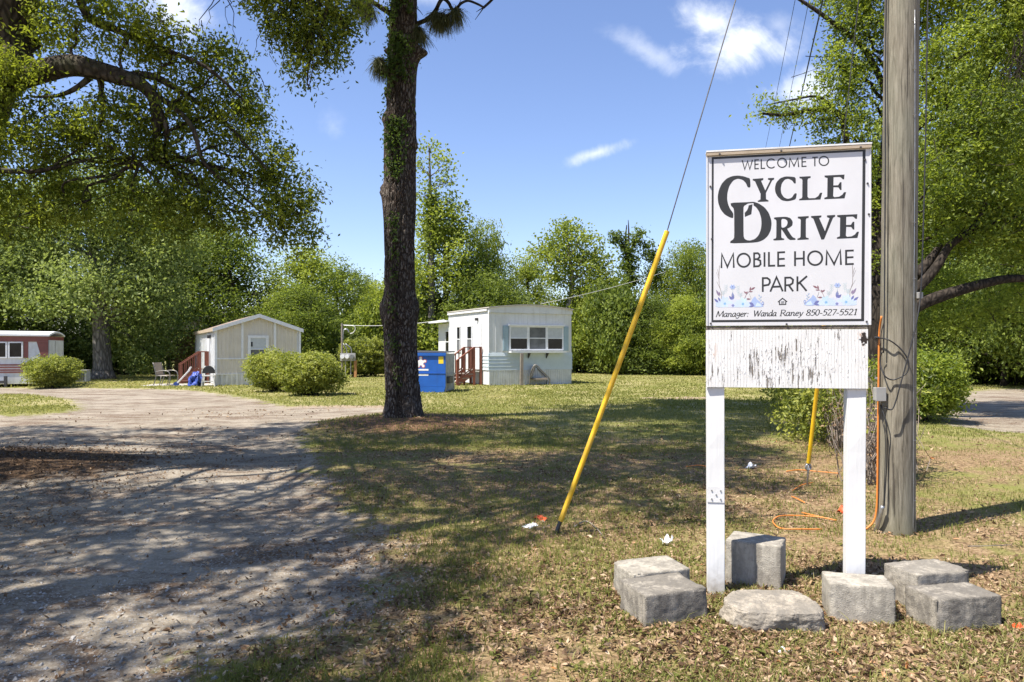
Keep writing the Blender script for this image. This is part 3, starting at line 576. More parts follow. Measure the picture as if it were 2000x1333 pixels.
def build_pine():
    r = np.random.default_rng(103); bx, by = PINE; bz = float(hz(bx, by))-0.1
    t = thing('pine_tree', 'tall pine with dark plated bark and knobby bare trunk beside the drive', 'tree', (bx, by, bz))
    d = by
    # centre line and half width read off the photo, pixel rows to heights
    rows = [(815, 788, 37), (780, 788, 35), (730, 785, 33.5), (680, 783, 33), (640, 782, 34), (615, 781, 37), (595, 781, 35), (565, 781, 31), (500, 781, 30.5), (430, 780, 31.5), (385, 779, 34), (360, 781, 31), (300, 781, 31),
            (240, 782, 33), (200, 784, 29.5), (150, 786, 29), (110, 789, 30), (60, 787, 27), (0, 788, 26)]
    zz = [P3(0, y, d)[2]-bz for y, _, _ in rows]; cx = [P3(x, 0, d)[0]-bx for _, x, _ in rows]; rr = [0.955*w_*d/F for _, _, w_ in rows]
    zz[0] = 0.0; rr[0] *= 1.12
    zz += [10.5, 13.5, 17.0, 20.0]; cx += [0.0, 0.1, -0.1, 0.0]; rr += [0.26, 0.21, 0.14, 0.04]
    nz, na = 420, 84; z = np.concatenate([np.linspace(0, 9.6, nz-30), np.linspace(9.7, 20, 30)]); a = np.arange(na)/na*2*np.pi
    R = np.interp(z, zz, rr); X0 = np.interp(z, zz, cx)
    Z2, A2 = np.meshgrid(z, a, indexing='ij'); Q = np.stack([np.cos(A2).ravel(), np.sin(A2).ravel(), Z2.ravel()], 1)
    Rm = np.repeat(R, na)
    flare = 0.16*np.exp(-Q[:, 2]/0.28)*(0.6+0.6*vnoise(Q*np.array((1.6, 1.6, 0)), 1.0, 4))
    plate = np.abs(vnoise(Q*np.array((5.5, 5.5, 3.4)), 1.0, 2)); plate2 = np.abs(vnoise(Q*np.array((10, 10, 7.0)), 1.0, 9))
    ridge = sstep(plate, 0.04, 0.3)*0.028+sstep(plate2, 0.03, 0.3)*0.014-0.03+0.02*vnoise(Q*np.array((1.3, 1.3, 1.1)), 1.0, 6)
    rad = Rm*(1+flare)+ridge
    # stubs of old branches: (height px, angle, size)
    for py, ang, hgt, sz in ((600, math.pi*0.97, 0.06, 0.22), (600, 0.15, 0.05, 0.25), (372, math.pi*1.02, 0.08, 0.16), (232, math.pi*1.0, 0.07, 0.14), (285, 0.1, 0.05, 0.16), (106, -0.15, 0.22, 0.15), (102, math.pi*1.05, 0.10, 0.08), (183, math.pi, 0.06, 0.12), (470, math.pi*1.4, 0.03, 0.2)):
        h0 = P3(0, py, d)[2]-bz; da = (Q[:, 2]-h0)/sz; dang = np.angle(np.exp(1j*(A2.ravel()-ang)))*Rm/sz
        rad += hgt*np.exp(-(da**2+dang**2)*1.6)
    V = np.stack([np.repeat(X0, na)+Q[:, 0]*rad, Q[:, 1]*rad, Q[:, 2]], 1)
    i, j = np.meshgrid(np.arange(nz-1), np.arange(na), indexing='ij'); p0 = (i*na+j).ravel(); p1 = (i*na+(j+1) % na).ravel()
    link('trunk', mesh_np('trunk', V, np.stack([p0, p1, p1+na, p0+na], 1), M['pine_bark'], True), t)
    mb = MB(); tufts = []
    right = [(812, 48), (835, 38), (850, 22), (858, 6), (866, -2), (876, 6), (884, 20), (893, 15), (902, 6), (915, 2), (932, 8), (945, 15)]
    for pts, r0, r1 in ((right, 0.05, 0.022), ([(945, 15), (956, 5), (968, -8), (985, -25)], 0.028, 0.03), ([(945, 15), (936, 20), (930, 24)], 0.014, 0.004), ([(945, 15), (938, 25), (928, 39)], 0.014, 0.005), ([(893, 15), (901, 20), (905, 19)], 0.014, 0.006),
                        ([(884, 20), (876, 30), (873, 36)], 0.016, 0.01), ([(884, 19), (872, 20), (866, 27)], 0.012, 0.005), ([(893, 15), (899, 3), (904, -6)], 0.01, 0.006),
                        ([(765, 28), (745, 16), (725, 3), (700, -6), (670, -20)], 0.06, 0.035), ([(812, 15), (820, 22), (826, 30)], 0.012, 0.005), ([(760, 120), (750, 118), (742, 117)], 0.018, 0.014), ([(814, 46), (816, 52), (817, 57)], 0.012, 0.009), ([(722, 2), (718, 12), (714, 18)], 0.012, 0.009), ([(836, 38), (840, 30), (851, 27)], 0.010, 0.005)):
        p = spline([P3(x, y, d+r.normal(0, 0.1) - (0.25 if x < 760 and y > 100 else 0)) for x, y in pts], 4)-np.array((bx, by, bz)); bmb = MB(); bmb.tube(p, np.linspace(r0, r1, len(p)), 7); bmb.build('branch', M['bark_dark'], t, smooth=True, flip=False)
    for x, y in ((853, 28), (862, 30), (848, 30), (870, 33), (886, 22), (893, 20), (742, 118), (738, 118), (748, 125), (816, 55), (820, 62), (714, 16), (720, 8), (705, 0)):
        tufts.append((P3(x, y, d-0.1)-np.array((bx, by, bz)), (0.05, 0, -1.0)))
    top = np.array((0, 0, 0.0)); cl = []
    for k in range(70):                                    # the pine's own crown, above the picture
        h = r.uniform(11.5, 19.5); a_ = r.uniform(0, 2*np.pi); ln = r.uniform(1.0, 3.2)*(1-0.55*(h-11.5)/8); e = np.array((math.cos(a_)*ln, math.sin(a_)*ln, h+r.uniform(-0.2, 0.8))); s = np.array((0, 0, h))
        p = curvy(s, e, r, 0.05, 0.12, 6); mb.tube(p, np.linspace(0.05, 0.012, 6), 5, False); cl.append((*e, 0.75, 0.75, 0.5)); cl.append((*p[3], 0.5, 0.5, 0.35))
    ob = mb.build('upper_branches', M['bark_dark'], t, smooth=True, flip=False); ob['kind'] = 'stuff'
    S, k = sprays(cl, 1500, r, 0.4); tufts += [(s, r.normal(0, 0.8, 3)+np.array((0, 0, 0.2))) for s in S]
    V1, F1, T1 = needles(tufts[:14], r, 0.36, 210); V2, F2, T2 = needles(tufts[14:], r, 0.36, 26)
    # needles high in the crown are coarser bundles
    c = V2.reshape(-1, 6, 3); ctr = c.mean(1, keepdims=True); ax = c-ctr; V2 = (ctr+ax*np.array((1.5, 1.5, 1.5))).reshape(-1, 3)
    add_crown('crown', t, M['needle'], [(V1, F1, T1), (V2, F2, T2)])
    # creeper growing up the bark
    v = thing('creeper_vine', 'leafy creeper climbing the bark of the pine trunk', 'vine', (bx, by, bz))
    n = 1050; h = r.triangular(3.0, 9.4, 9.5, n); h[:60] = r.uniform(0.7, 4, 60); band = 0.02+0.55*vnoise(np.stack([0*h, 0*h, h], 1), 0.6, 44)
    ang = -math.pi/2+(-0.18+0.25*band+r.normal(0, 1, n)*(0.12+0.42*sstep(h, 3.5, 8)))
    Rv = np.interp(h, zz, rr)+0.05+r.random(n)*0.05; C = np.stack([np.interp(h, zz, cx)+np.cos(ang)*Rv, np.sin(ang)*Rv, h], 1)
    keep = vnoise(C, 2.4, 45) > -0.25+0.25*sstep(h, 7, 2); C = C[keep]
    C = np.repeat(C, 3, 0)+r.normal(0, 0.045, (len(C)*3, 3))
    cr = leaves_np(C, 0.088, 0.5, r.normal(0.42, 0.24, len(C)), r, 0.3, 0.6, C*np.array((0, 0, 1)))
    link('foliage', mesh_np('foliage', *cr[:2], M['leaf_vine'], False, {'tint': cr[2]}), v)
    sm = MB()
    for k in range(3): hh = np.linspace(0.05, 9.4, 40); aa = -math.pi/2-0.2+0.22*np.sin(hh*0.9+k*2)+0.1*k; Rr = np.interp(hh, zz, rr)+0.03; sm.tube(np.stack([np.interp(hh, zz, cx)+np.cos(aa)*Rr, np.sin(aa)*Rr, hh], 1), 0.009, 4)
    sm.build('stem', M['bark_dark'], v, flip=False)
build_pine()

# ---- big laurel oak behind the pole on the right
def build_right_oak():
    r = np.random.default_rng(104); bx, by = 9.3, 17.6; bz = float(hz(bx, by))-0.05
    t = thing('laurel_oak', 'bright green spreading oak filling the right side behind the pole', 'tree', (bx, by, bz))
    D = by; mb, tw = MB(), MB()
    trunk = spline([(bx, by, bz), P3(1725, 660, D), P3(1722, 600, D), P3(1712, 540, D), P3(1718, 440, D), P3(1735, 300, D), P3(1745, 150, D), P3(1760, -50, D)], 6)
    mb.tube(trunk, np.interp(np.linspace(0, 1, len(trunk)), [0, 0.15, 0.5, 1], [0.48, 0.36, 0.26, 0.10]), 12)
    d2 = 16.2
    for pts, r0, dd in (([(1730, 640), (1790, 598), (1840, 578), (1900, 560), (1960, 546), (2030, 540), (2150, 500)], 0.17, d2), ([(1735, 610), (1795, 560), (1830, 520), (1855, 480), (1890, 455), (1910, 430), (1930, 380)], 0.13, d2), ([(1790, 540), (1815, 510), (1838, 478)], 0.16, d2+0.3),
                        ([(1720, 420), (1660, 300), (1640, 225), (1590, 215), (1530, 225), (1490, 222)], 0.09, D), ([(1640, 225), (1600, 190), (1550, 195), (1500, 205)], 0.04, D), ([(1740, 200), (1690, 100), (1620, 40), (1570, 5), (1530, -20)], 0.08, D), ([(1650, 225), (1600, 235), (1570, 245)], 0.03, D), ([(1900, 455), (1960, 430), (2010, 420)], 0.05, d2)):
        p = spline([P3(x, y, dd) for x, y in pts], 5); mb.tube(p, np.linspace(r0, r0*0.35, len(p)), 9)
    L = [(1900, 420, d2, 90, 70), (1975, 350, d2, 80, 90), (1870, 330, d2-0.4, 80, 70), (1930, 240, d2-0.6, 90, 75), (1850, 210, d2, 75, 70), (1990, 150, d2, 70, 80), (1880, 110, d2, 80, 60), (1960, 40, d2, 80, 60), (1830, 30, D, 70, 60), (1780, 380, D, 70, 80), (1830, 450, D, 50, 50), (1960, 480, d2, 70, 50),
         (1690, 90, D, 60, 55), (1640, 130, D, 38, 45), (1700, 190, D, 60, 50), (1660, 260, D, 55, 40), (1620, 300, D, 30, 40), (1720, 330, D, 60, 50), (1690, 420, D, 50, 60), (1700, 520, D, 40, 40), (1740, 20, D, 70, 50), (1650, 30, D, 40, 40),
         (1585, 215, D, 45, 16), (1530, 218, D, 40, 17), (1495, 205, D, 24, 14), (1480, 222, D, 18, 7), (1620, 205, D, 34, 26), (1600, 245, D, 30, 12), (1640, 160, D, 40, 22), (1660, -20, D, 60, 30),
         (2080, 420, d2, 110, 90), (2100, 240, d2, 120, 110), (2090, 60, d2, 120, 100), (1900, -80, d2, 140, 70), (1740, -120, D, 120, 90), (2060, -100, d2, 150, 90), (1800, 610, D+1, 40, 30), (1820, 560, D+1.2, 60, 40), (2010, 590, d2+1, 70, 40), (1890, 620, d2+1.6, 60, 30)]
    vis = [lobe(*a) for a in L]
    limbs(mb, trunk, vis[:10]+vis[12:22], r, 0.05, 0.014, 3, 5, 0.03, 0.3)
    c1, S = crown(vis, 2500, 42, 0.175, 0.096, 0.5, r, up=0.3, shell=0.55, droop=0.2, tvar=0.6, flat=0.75, tmean=0.55)
    for s in S[::4]: q = s+r.normal(0, 0.3, 3); tw.tube([q, (q+s)/2+r.normal(0, 0.05, 3), s], [0.012, 0.008, 0.004], 3, False)
    for _ in range(26):                                    # bare grey twigs near the top right
        o = P3(1990+r.normal(0, 14), 60+r.random()*80, d2-1.4); e = P3(1975+r.normal(0, 22), 150+r.random()*80, d2-1.5); tw.tube(curvy(o, e, r, 0, 0.25, 6), np.linspace(0.010, 0.003, 6), 3, False)
    finish(t, mb, M['bark_dark'], M['leaf_right'], [c1], tw)
build_right_oak()

# ---- trees of the wood, each its own trunk and crown
def tree_mesh(seed, H, W_, nl, nsub, per, L, tmean, low=0.15, spread=0.38, tvar=0.65, droop=0.0, dens=1.0):
    """trunk mesh and crown data for a tree of height H, width W_, base at the origin"""
    r = np.random.default_rng(seed); mb = MB()
    lean = r.normal(0, 0.03, 2)*H
    trunk = spline([(0, 0, -0.15), (lean[0]*0.2, lean[1]*0.2, H*0.3), (lean[0]*0.7, lean[1]*0.5, H*0.6), (lean[0], lean[1], H*0.93)], 6)
    mb.tube(trunk, np.linspace(0.035*H*0.55, 0.006*H, len(trunk)), 9)
    lb = []
    for k in range(nl):
        f = (k+0.5)/nl; z = H*(low+(0.97-low)*f); wr = W_*0.5*math.sin(math.pi*min(1, 0.22+0.72*(f**0.85)))**0.8*r.uniform(0.75, 1.1)
        a = k*2.4+r.uniform(-0.5, 0.5); s = W_*r.uniform(0.11, 0.21); rad = max(0.0, wr-s*0.8)
        lb.append((lean[0]*f+math.cos(a)*rad, lean[1]*f+math.sin(a)*rad, z, s, s, s*r.uniform(0.6, 0.85)))
    limbs(mb, trunk, lb, r, 0.014*H*0.6, 0.02, 2, 5, 0.05, 0.15)
    cr, _ = crown(lb, nsub, per, spread, L, 0.6, r, up=0.25, shell=0.6, tvar=tvar, flat=0.7, tmean=tmean, droop=droop)
    return mb, cr
PROT = {}
def prototype(key, bark, leaf, **kw):
    mb, cr = tree_mesh(**kw)
    me1 = bpy.data.meshes.new('trunk'); me1.from_pydata(mb.v, [], mb.f); me1.materials.append(bark); me1.polygons.foreach_set('use_smooth', np.ones(len(me1.polygons), bool))
    PROT[key] = (me1, mesh_np('crown', *cr[:2], leaf, False, {'tint': cr[2]}), kw['H'], kw['W_'])
prototype('broad', M['bark_grey'], M['leaf_bg'], seed=1, H=10, W_=9, nl=27, nsub=800, per=24, L=0.2, tmean=0.52, low=0.16)
prototype('bright', M['bark_dark'], M['leaf_bg'], seed=2, H=10, W_=7.5, nl=26, nsub=780, per=24, L=0.2, tmean=0.68, low=0.08)
prototype('dark', M['bark_dark'], M['leaf_dark'], seed=3, H=10, W_=9, nl=27, nsub=820, per=24, L=0.2, tmean=0.5, low=0.1)
prototype('pale', M['bark_grey'], M['leaf_pale'], seed=4, H=10, W_=9, nl=25, nsub=760, per=24, L=0.21, tmean=0.55, low=0.1)
prototype('slim', M['bark_dark'], M['leaf_bg'], seed=5, H=10, W_=5.5, nl=18, nsub=700, per=20, L=0.18, tmean=0.55, low=0.05, spread=0.4)
def place_tree(kind, px, d, top, hw, label, group=None, rz=0.0, cat='tree', name='wood_tree'):
    me1, me2, H, W_ = PROT[kind]; p = P3(px, top, d); x = p[0]
    t = thing(name, label, cat, (x, d, float(hz(x, d))), rz, group); s = (p[2])/H; sw = 2*hw*d/F/W_
    for nm, me in (('trunk', me1), ('crown', me2)): link(nm, me, t)
    t.scale = (sw, sw, s); return t
LT = 'trees of the wood behind the trailers'
TREES = [
 ('broad', -190, 36, 140, 200, 'tall tree at the left edge half hidden by the arching oak limb'), ('dark', -60, 40, 330, 150, 'dark tall tree at the left edge above the red striped trailer roof'),
 ('dark', -60, 44, 430, 190, 'dark tree at the left edge behind the red striped trailer'), ('pale', 70, 43, 420, 150, 'pale green tree rising behind the red striped trailer roof'),
 ('broad', 300, 47, 400, 140, 'tall broad tree behind the grey trunked shade tree'), ('pale', 330, 44, 470, 110, 'pale leafy tree between the shade tree and the cream trailer'),
 ('dark', 470, 46, 445, 140, 'dark tree behind the cream trailer gable'), ('bright', 395, 48, 455, 110, 'bright green tree seen above the left eave of the cream trailer'), ('bright', 590, 47, 500, 110, 'bright green tree behind the round clipped shrubs'), ('dark', 660, 50, 515, 100, 'dark mounded tree behind the meter post'),
 ('pale', 715, 54, 545, 70, 'small pale tree left of the pine trunk'), ('bright', 745, 51, 565, 80, 'low bright tree directly behind the pine trunk'), ('dark', 560, 43, 560, 110, 'low dark tree right of the cream trailer roof'),
 ('bright', 870, 46, 425, 125, 'bright green tree behind the left end of the white trailer'), ('broad', 945, 48, 452, 80, 'rounded tree above the white trailer roof'), ('dark', 930, 45, 540, 110, 'dark low tree against the white trailer'),
 ('bright', 1030, 50, 512, 75, 'small bright tree behind the white trailer roof peak'), ('broad', 1170, 46, 545, 90, 'leafy tree right of the white trailer'), ('slim', 1290, 48, 515, 60, 'slim tree behind the upper yellow guy guard'), ('dark', 1250, 44, 580, 85, 'dark tree crossed by the yellow guy guard'),
 ('broad', 1345, 47, 490, 85, 'leafy tree just left of the sign'), ('pale', 1400, 52, 480, 70, 'pale tree partly hidden by the left edge of the sign'), ('bright', 1335, 43, 590, 75, 'bright low tree left of the sign at the lawn edge'), ('dark', 1500, 45, 470, 130, 'dark tree hidden behind the sign board'),
 ('broad', 1620, 40, 420, 120, 'leafy tree between the sign and the pole'), ('dark', 1830, 33, 380, 150, 'dark tree behind the laurel oak limb'), ('dark', 1960, 30, 400, 150, 'dark tree behind the small lawn at the right edge'), ('broad', 1900, 36, 120, 190, 'tall tree behind the laurel oak'), ('dark', 2080, 27, 300, 150, 'dark tree at the right edge beyond the side drive'), ('broad', 1730, 36, 250, 130, 'tall leafy tree directly behind the pole'), ('bright', 2060, 34, -80, 220, 'tall bright tree in the top right corner')]
for q, (kind, px, d, top, hw, lab) in enumerate(TREES): place_tree(kind, px, d, top, hw, lab, LT, q*1.7)

def build_shade_tree():
    r = np.random.default_rng(105); bx, by = G(201, 741); t = thing('shade_tree', 'big grey trunked shade tree between the red and cream trailers', 'tree', (bx, by, float(hz(bx, by))-0.05)); D = by; mb = MB()
    trunk = spline([(bx, by, 0), P3(200, 700, D), P3(197, 640, D), P3(192, 590, D), P3(185, 520, D), P3(180, 440, D), P3(165, 360, D)], 6)
    mb.tube(trunk, np.interp(np.linspace(0, 1, len(trunk)), [0, 0.08, 0.4, 1], [0.66, 0.46, 0.36, 0.12]), 14)
    for pts, r0 in (([(198, 600), (212, 560), (222, 530), (240, 480), (290, 430)], 0.24), ([(183, 520), (140, 470), (100, 440)], 0.12), ([(178, 440), (175, 380), (190, 350)], 0.1), ([(180, 470), (178, 430), (172, 420)], 0.14)):
        p = spline([P3(x, y, D) for x, y in pts], 5); mb.tube(p, np.linspace(r0, r0*0.3, len(p)), 9)
    vis = [lobe(*a) for a in ((90, 470, D, 75, 50), (40, 520, D-1, 60, 45), (150, 540, D-2, 60, 40), (110, 590, D-2, 60, 35), (250, 480, D, 75, 50), (320, 500, D, 65, 45), (250, 560, D-1, 60, 40), (300, 580, D-1, 45, 40), (180, 430, D-1, 80, 50), (270, 410, D, 70, 45), (100, 400, D, 70, 50), (350, 440, D, 60, 40), (170, 600, D-2.4, 28, 24), (60, 585, D-1.5, 45, 30), (260, 640, D+1, 45, 40), (290, 690, D+1.5, 40, 35), (180, 350, D, 90, 50), (20, 440, D, 60, 50), (330, 620, D+1, 40, 40))]
    limbs(mb, trunk, vis, r, 0.07, 0.02, 3, 5, 0.04, 0.4)
    c1, _ = crown(vis, 1500, 22, 0.40, 0.2, 0.6, r, up=0.25, shell=0.55, tvar=0.45, flat=0.7, tmean=0.55)
    finish(t, mb, M['bark_grey'], M['leaf_pale'], [c1])
build_shade_tree()
def build_sparse():
    r = np.random.default_rng(106)
    # tall thin poplar-like tree right of the pine
    D = 45.0; b = P3(845, 730, D); b[2] = 0; t = thing('thin_tree', 'tall thin see-through tree right of the pine trunk', 'tree', tuple(b)); mb, tw = MB(), MB()
    tr = spline([b, P3(842, 560, D), P3(842, 460, D), P3(840, 360, D), P3(838, 280, D)], 6); mb.tube(tr, np.linspace(0.28, 0.03, len(tr)), 8)
    vis = [lobe(*a) for a in ((840, 290, D, 26, 14), (865, 320, D, 26, 14), (820, 325, D, 22, 16), (880, 350, D, 18, 8), (850, 355, D, 30, 14), (830, 380, D, 32, 14), (880, 390, D, 22, 10), (860, 415, D, 34, 14), (900, 405, D, 14, 10), (835, 420, D, 26, 16), (900, 430, D, 20, 12), (842, 450, D, 26, 20))]
    limbs(mb, tr, vis, r, 0.05, 0.015, 4, 4, 0.0, 0.45)
    c1, _ = crown(vis, 210, 9, 0.26, 0.2, 0.75, r, up=0.4, shell=0.5, tvar=0.4, flat=0.8, tmean=0.45)
    cv, _ = crown([lobe(843, y, D, 9, 22) for y in (400, 440, 480)], 90, 16, 0.2, 0.18, 0.7, r, tmean=0.35)
    finish(t, mb, M['bark_grey'], M['leaf_bg'], [c1, cv])
    # airy round tree behind the white trailer
    D = 46.0; b = P3(1105, 730, D); b[2] = 0; t = thing('airy_tree', 'airy round topped tree with white limbs right of the white trailer', 'tree', tuple(b)); mb = MB()
    tr = spline([b, P3(1108, 620, D), P3(1118, 560, D), P3(1112, 500, D), P3(1105, 450, D)], 6); mb.tube(tr, np.linspace(0.26, 0.04, len(tr)), 8)
    vis = [lobe(*a) for a in ((1105, 450, D, 30, 14), (1080, 475, D, 30, 18), (1135, 470, D, 34, 16), (1160, 495, D, 28, 14), (1100, 500, D, 45, 20), (1065, 500, D, 22, 10), (1045, 490, D, 16, 6), (1140, 520, D, 40, 18), (1185, 510, D, 16, 10), (1090, 540, D, 34, 18), (1130, 560, D, 34, 20), (1180, 545, D, 30, 20))]
    limbs(mb, tr, vis, r, 0.06, 0.015, 3, 4, 0.0, 0.35)
    c1, _ = crown(vis, 430, 15, 0.3, 0.19, 0.7, r, up=0.4, shell=0.5, tvar=0.4, flat=0.8, tmean=0.6)
    finish(t, mb, M['bark_pale'], M['leaf_bg'], [c1])
    # vine smothered snag
    D = 47.0; b = P3(1228, 730, D); b[2] = 0; t = thing('snag_tree', 'dead forked snag smothered in dark vines beside the yellow guard', 'tree', tuple(b)); mb = MB()
    tr = spline([b, P3(1228, 600, D), P3(1226, 520, D), P3(1222, 470, D), P3(1224, 440, D)], 6); mb.tube(tr, np.linspace(0.22, 0.03, len(tr)), 7)
    for pts in ([(1226, 500), (1212, 470), (1203, 458)], [(1227, 500), (1240, 470), (1246, 455)], [(1228, 480), (1228, 450), (1227, 430)]): mb.tube(spline([P3(x, y, D) for x, y in pts], 4), np.linspace(0.08, 0.02, 9), 5)
    vis = [lobe(*a) for a in ((1205, 462, D, 13, 9), (1213, 475, D, 11, 10), (1247, 455, D, 10, 9), (1243, 468, D, 9, 12), (1228, 490, D, 14, 14), (1230, 515, D, 15, 18), (1230, 545, D, 17, 20), (1262, 480, D, 14, 8), (1270, 500, D, 16, 10))]
    c1, _ = crown(vis, 200, 20, 0.2, 0.17, 0.7, r, tmean=0.5, droop=0.5)
    finish(t, mb, M['bark_dark'], M['leaf_dark'], [c1])
    # bare topped tree next to the sign
    D = 52.0; b = P3(1350, 730, D); b[2] = 0; t = thing('bare_tree', 'thin bare topped tree against the sky left of the sign', 'tree', tuple(b)); mb = MB()
    tr = spline([b, P3(1352, 600, D), P3(1350, 520, D), P3(1350, 490, D)], 6); mb.tube(tr, np.linspace(0.22, 0.04, len(tr)), 7)
    vis = [lobe(*a) for a in ((1348, 488, D, 24, 9), (1365, 500, D, 14, 10), (1335, 503, D, 14, 8), (1310, 500, D, 8, 6))]; limbs(mb, tr, vis, r, 0.06, 0.02, 8, 4, 0.0, 0.6)
    c1, _ = crown(vis, 90, 7, 0.3, 0.16, 0.5, r, tmean=0.4); finish(t, mb, M['bark_dark'], M['leaf_dark'], [c1])
build_sparse()

# ---- shrubs and undergrowth
def shrub(name, label, base, w, dp, h, L, nsub, per, mat, seed, lobes=None, tmean=0.5, tvar=0.55, spread=0.075, group=None, cat='shrub'):
    r = np.random.default_rng(seed); x, y = base; t = thing(name, label, cat, (x, y, float(hz(x, y))), 0, group); mb = MB()
    lb = lobes or [(0, 0, h*0.52, w*0.46, dp*0.46, h*0.48)]+[(w*0.3*math.cos(a), dp*0.3*math.sin(a), h*z_, w*0.24, dp*0.24, h*0.3) for a, z_ in [(k*1.05, 0.4+0.25*(k % 2)) for k in range(6)]]
    for k in range(26): d = r.normal(0, 1, 3); d[2] = abs(d[2])+0.6; d /= np.linalg.norm(d); e = d*np.array((w*0.42, dp*0.42, h*0.8)); mb.tube(curvy((r.normal(0, w*0.08), r.normal(0, dp*0.08), -0.05), e, r, 0.05, 0.1, 5), np.linspace(0.022, 0.006, 5), 4, False)
    mb.build('stems', M['bark_dark'], t, flip=False)
    (V, Fs, T), _ = crown(lb, nsub, per, spread, L, 0.5, r, up=0.5, shell=0.75, tvar=tvar, tmean=tmean)
    Q = V.reshape(-1, 4, 3); c = Q.mean(1); bmp = 1+0.10*vnoise(c, 2.2/max(w, 0.1)*2.0, seed)+0.05*vnoise(c, 7.0/max(w, .1)*2.0, seed+1); c2 = c*np.array((1, 1, 0.7))*(bmp-1)[:, None]; V = (Q+c2[:, None, :]).reshape(-1, 3)
    for _ in range(14):      # stray shoots
        d_ = r.normal(0, 1, 3); d_[2] = abs(d_[2])*0.9+0.1; d_ /= np.linalg.norm(d_); s0 = np.array((0, 0, h*0.5))+d_*np.array((w*0.40, dp*0.40, h*0.42)); m_ = 11; f_ = np.linspace(0, 1, m_)[:, None]; C_ = s0+(d_+np.array((0, 0, 0.5)))*f_*h*r.uniform(0.06, 0.16)+r.normal(0, 0.25*L, (m_, 3))
        a_, b_, e_ = leaves_np(C_, L, 0.5, r.normal(tmean+0.15, 0.15, m_), r, 0.3); Fs = np.vstack([Fs, b_+len(V)]); V = np.vstack([V, a_]); T = np.concatenate([T, e_])
    V[:, 2] = np.maximum(V[:, 2], 0.02); link('foliage', mesh_np('foliage', V, Fs, mat, False, {'tint': T}), t); return t
bf = G(593, 776); br = G(521, 768)
shrub('round_shrub', 'clipped round shrub in front of the cream trailer, the larger right one', (bf[0], bf[1]+0.7), 2.2, 1.8, 1.42, 0.095, 1250, 14, M['leaf_bush'], 301)
shrub('round_shrub', 'clipped shrub tucked behind the left side of the larger one by the cream trailer', (br[0], br[1]+0.8), 1.9, 1.8, 1.48, 0.085, 1200, 14, M['leaf_bush'], 302)
bl = G(81, 759); shrub('round_shrub', 'clipped round shrub in front of the red striped trailer', (bl[0], bl[1]+0.7), 2.0, 1.8, 1.28, 0.085, 1200, 14, M['leaf_bush'], 303)
bm_ = G(712, 737); shrub('hedge_shrub', 'bright yellow green shrub behind the meter post', (bm_[0], bm_[1]+1), 3.4, 2.4, 2.15, 0.14, 1200, 12, M['leaf_bush'], 304, tmean=0.5)
bb = G(1846, 830); shrub('broad_shrub', 'bright leafy shrub right of the pole beside the side drive', (bb[0]-0.15, bb[1]+0.75), 1.85, 1.6, 1.52, 0.085, 1700, 12, M['leaf_right'], 305, tmean=0.4, spread=0.1)
bs = G(1995, 738); shrub('dark_shrub', 'dark shrub at the right edge beyond the side drive', (bs[0], bs[1]), 2.6, 2, 1.7, 0.13, 700, 12, M['leaf_dark'], 306)
UG = 'undergrowth along the foot of the wood'
r_ = np.random.default_rng(9)
und3 = shrub('wood_shrub', 'yellow green undergrowth bush at the foot of the wood', (0, 60), 5, 3, 3.2, 0.2, 700, 16, M['leaf_pale'], 312, tmean=0.45, tvar=0.7, spread=0.32, lobes=[(-1.2, 0, 1.0, 1.2, 1.0, 0.9), (0.8, 0.2, 1.5, 1.1, 1.0, 1.0), (-0.3, 0, 2.4, 0.8, 0.8, 0.7), (1.7, -0.3, 0.8, 0.7, 0.8, 0.7), (0.4, -0.8, 0.7, 0.9, 0.6, 0.6)])
und = shrub('wood_shrub', 'dense dark undergrowth bush at the foot of the wood', (0, 60), 5, 3, 3.4, 0.19, 1100, 16, M['leaf_bg'], 310, tmean=0.45, spread=0.3)
und2 = shrub('wood_shrub', 'dense dark undergrowth bush at the foot of the wood', (0, 60), 5, 3, 3.0, 0.19, 1000, 16, M['leaf_dark'], 311, tmean=0.55, spread=0.3)
SHR = [(x, d, k) for x, d, k in [(1130, 47, 0), (1165, 45, 1), (1200, 44.5, 0), (1235, 44, 1), (1270, 43.5, 0), (1305, 43, 1), (1340, 42.5, 0), (1375, 42, 0), (1420, 42, 1), (1480, 41, 0), (1550, 40, 1), (1620, 38, 0), (1690, 35, 1), (1760, 33, 1), (1850, 34, 1), (1150, 49, 1), (1250, 48, 0), (1330, 47, 0),
        (840, 46, 1), (900, 46, 0), (800, 45, 1), (950, 46, 1), (1010, 47, 1), (1070, 48, 1), (760, 46, 0), (700, 46, 1), (630, 44, 1), (600, 42, 0), (520, 44, 1), (450, 44, 1), (370, 42, 0), (340, 41.5, 0), (310, 42.5, 1), (270, 42, 1), (230, 43, 1), (170, 42, 1), (120, 43, 1), (60, 42, 1), (0, 42, 1), (-70, 40, 1), (150, 40.5, 1), (1930, 33, 1), (2000, 31, 0), (2070, 30, 1), (1880, 36, 1)]]
SHR = [e for i, e in enumerate(SHR) if not (1130 < e[0] < 1380 and i % 3 == 1) and not (e[0] < 390 and e[1] < 42.6)]
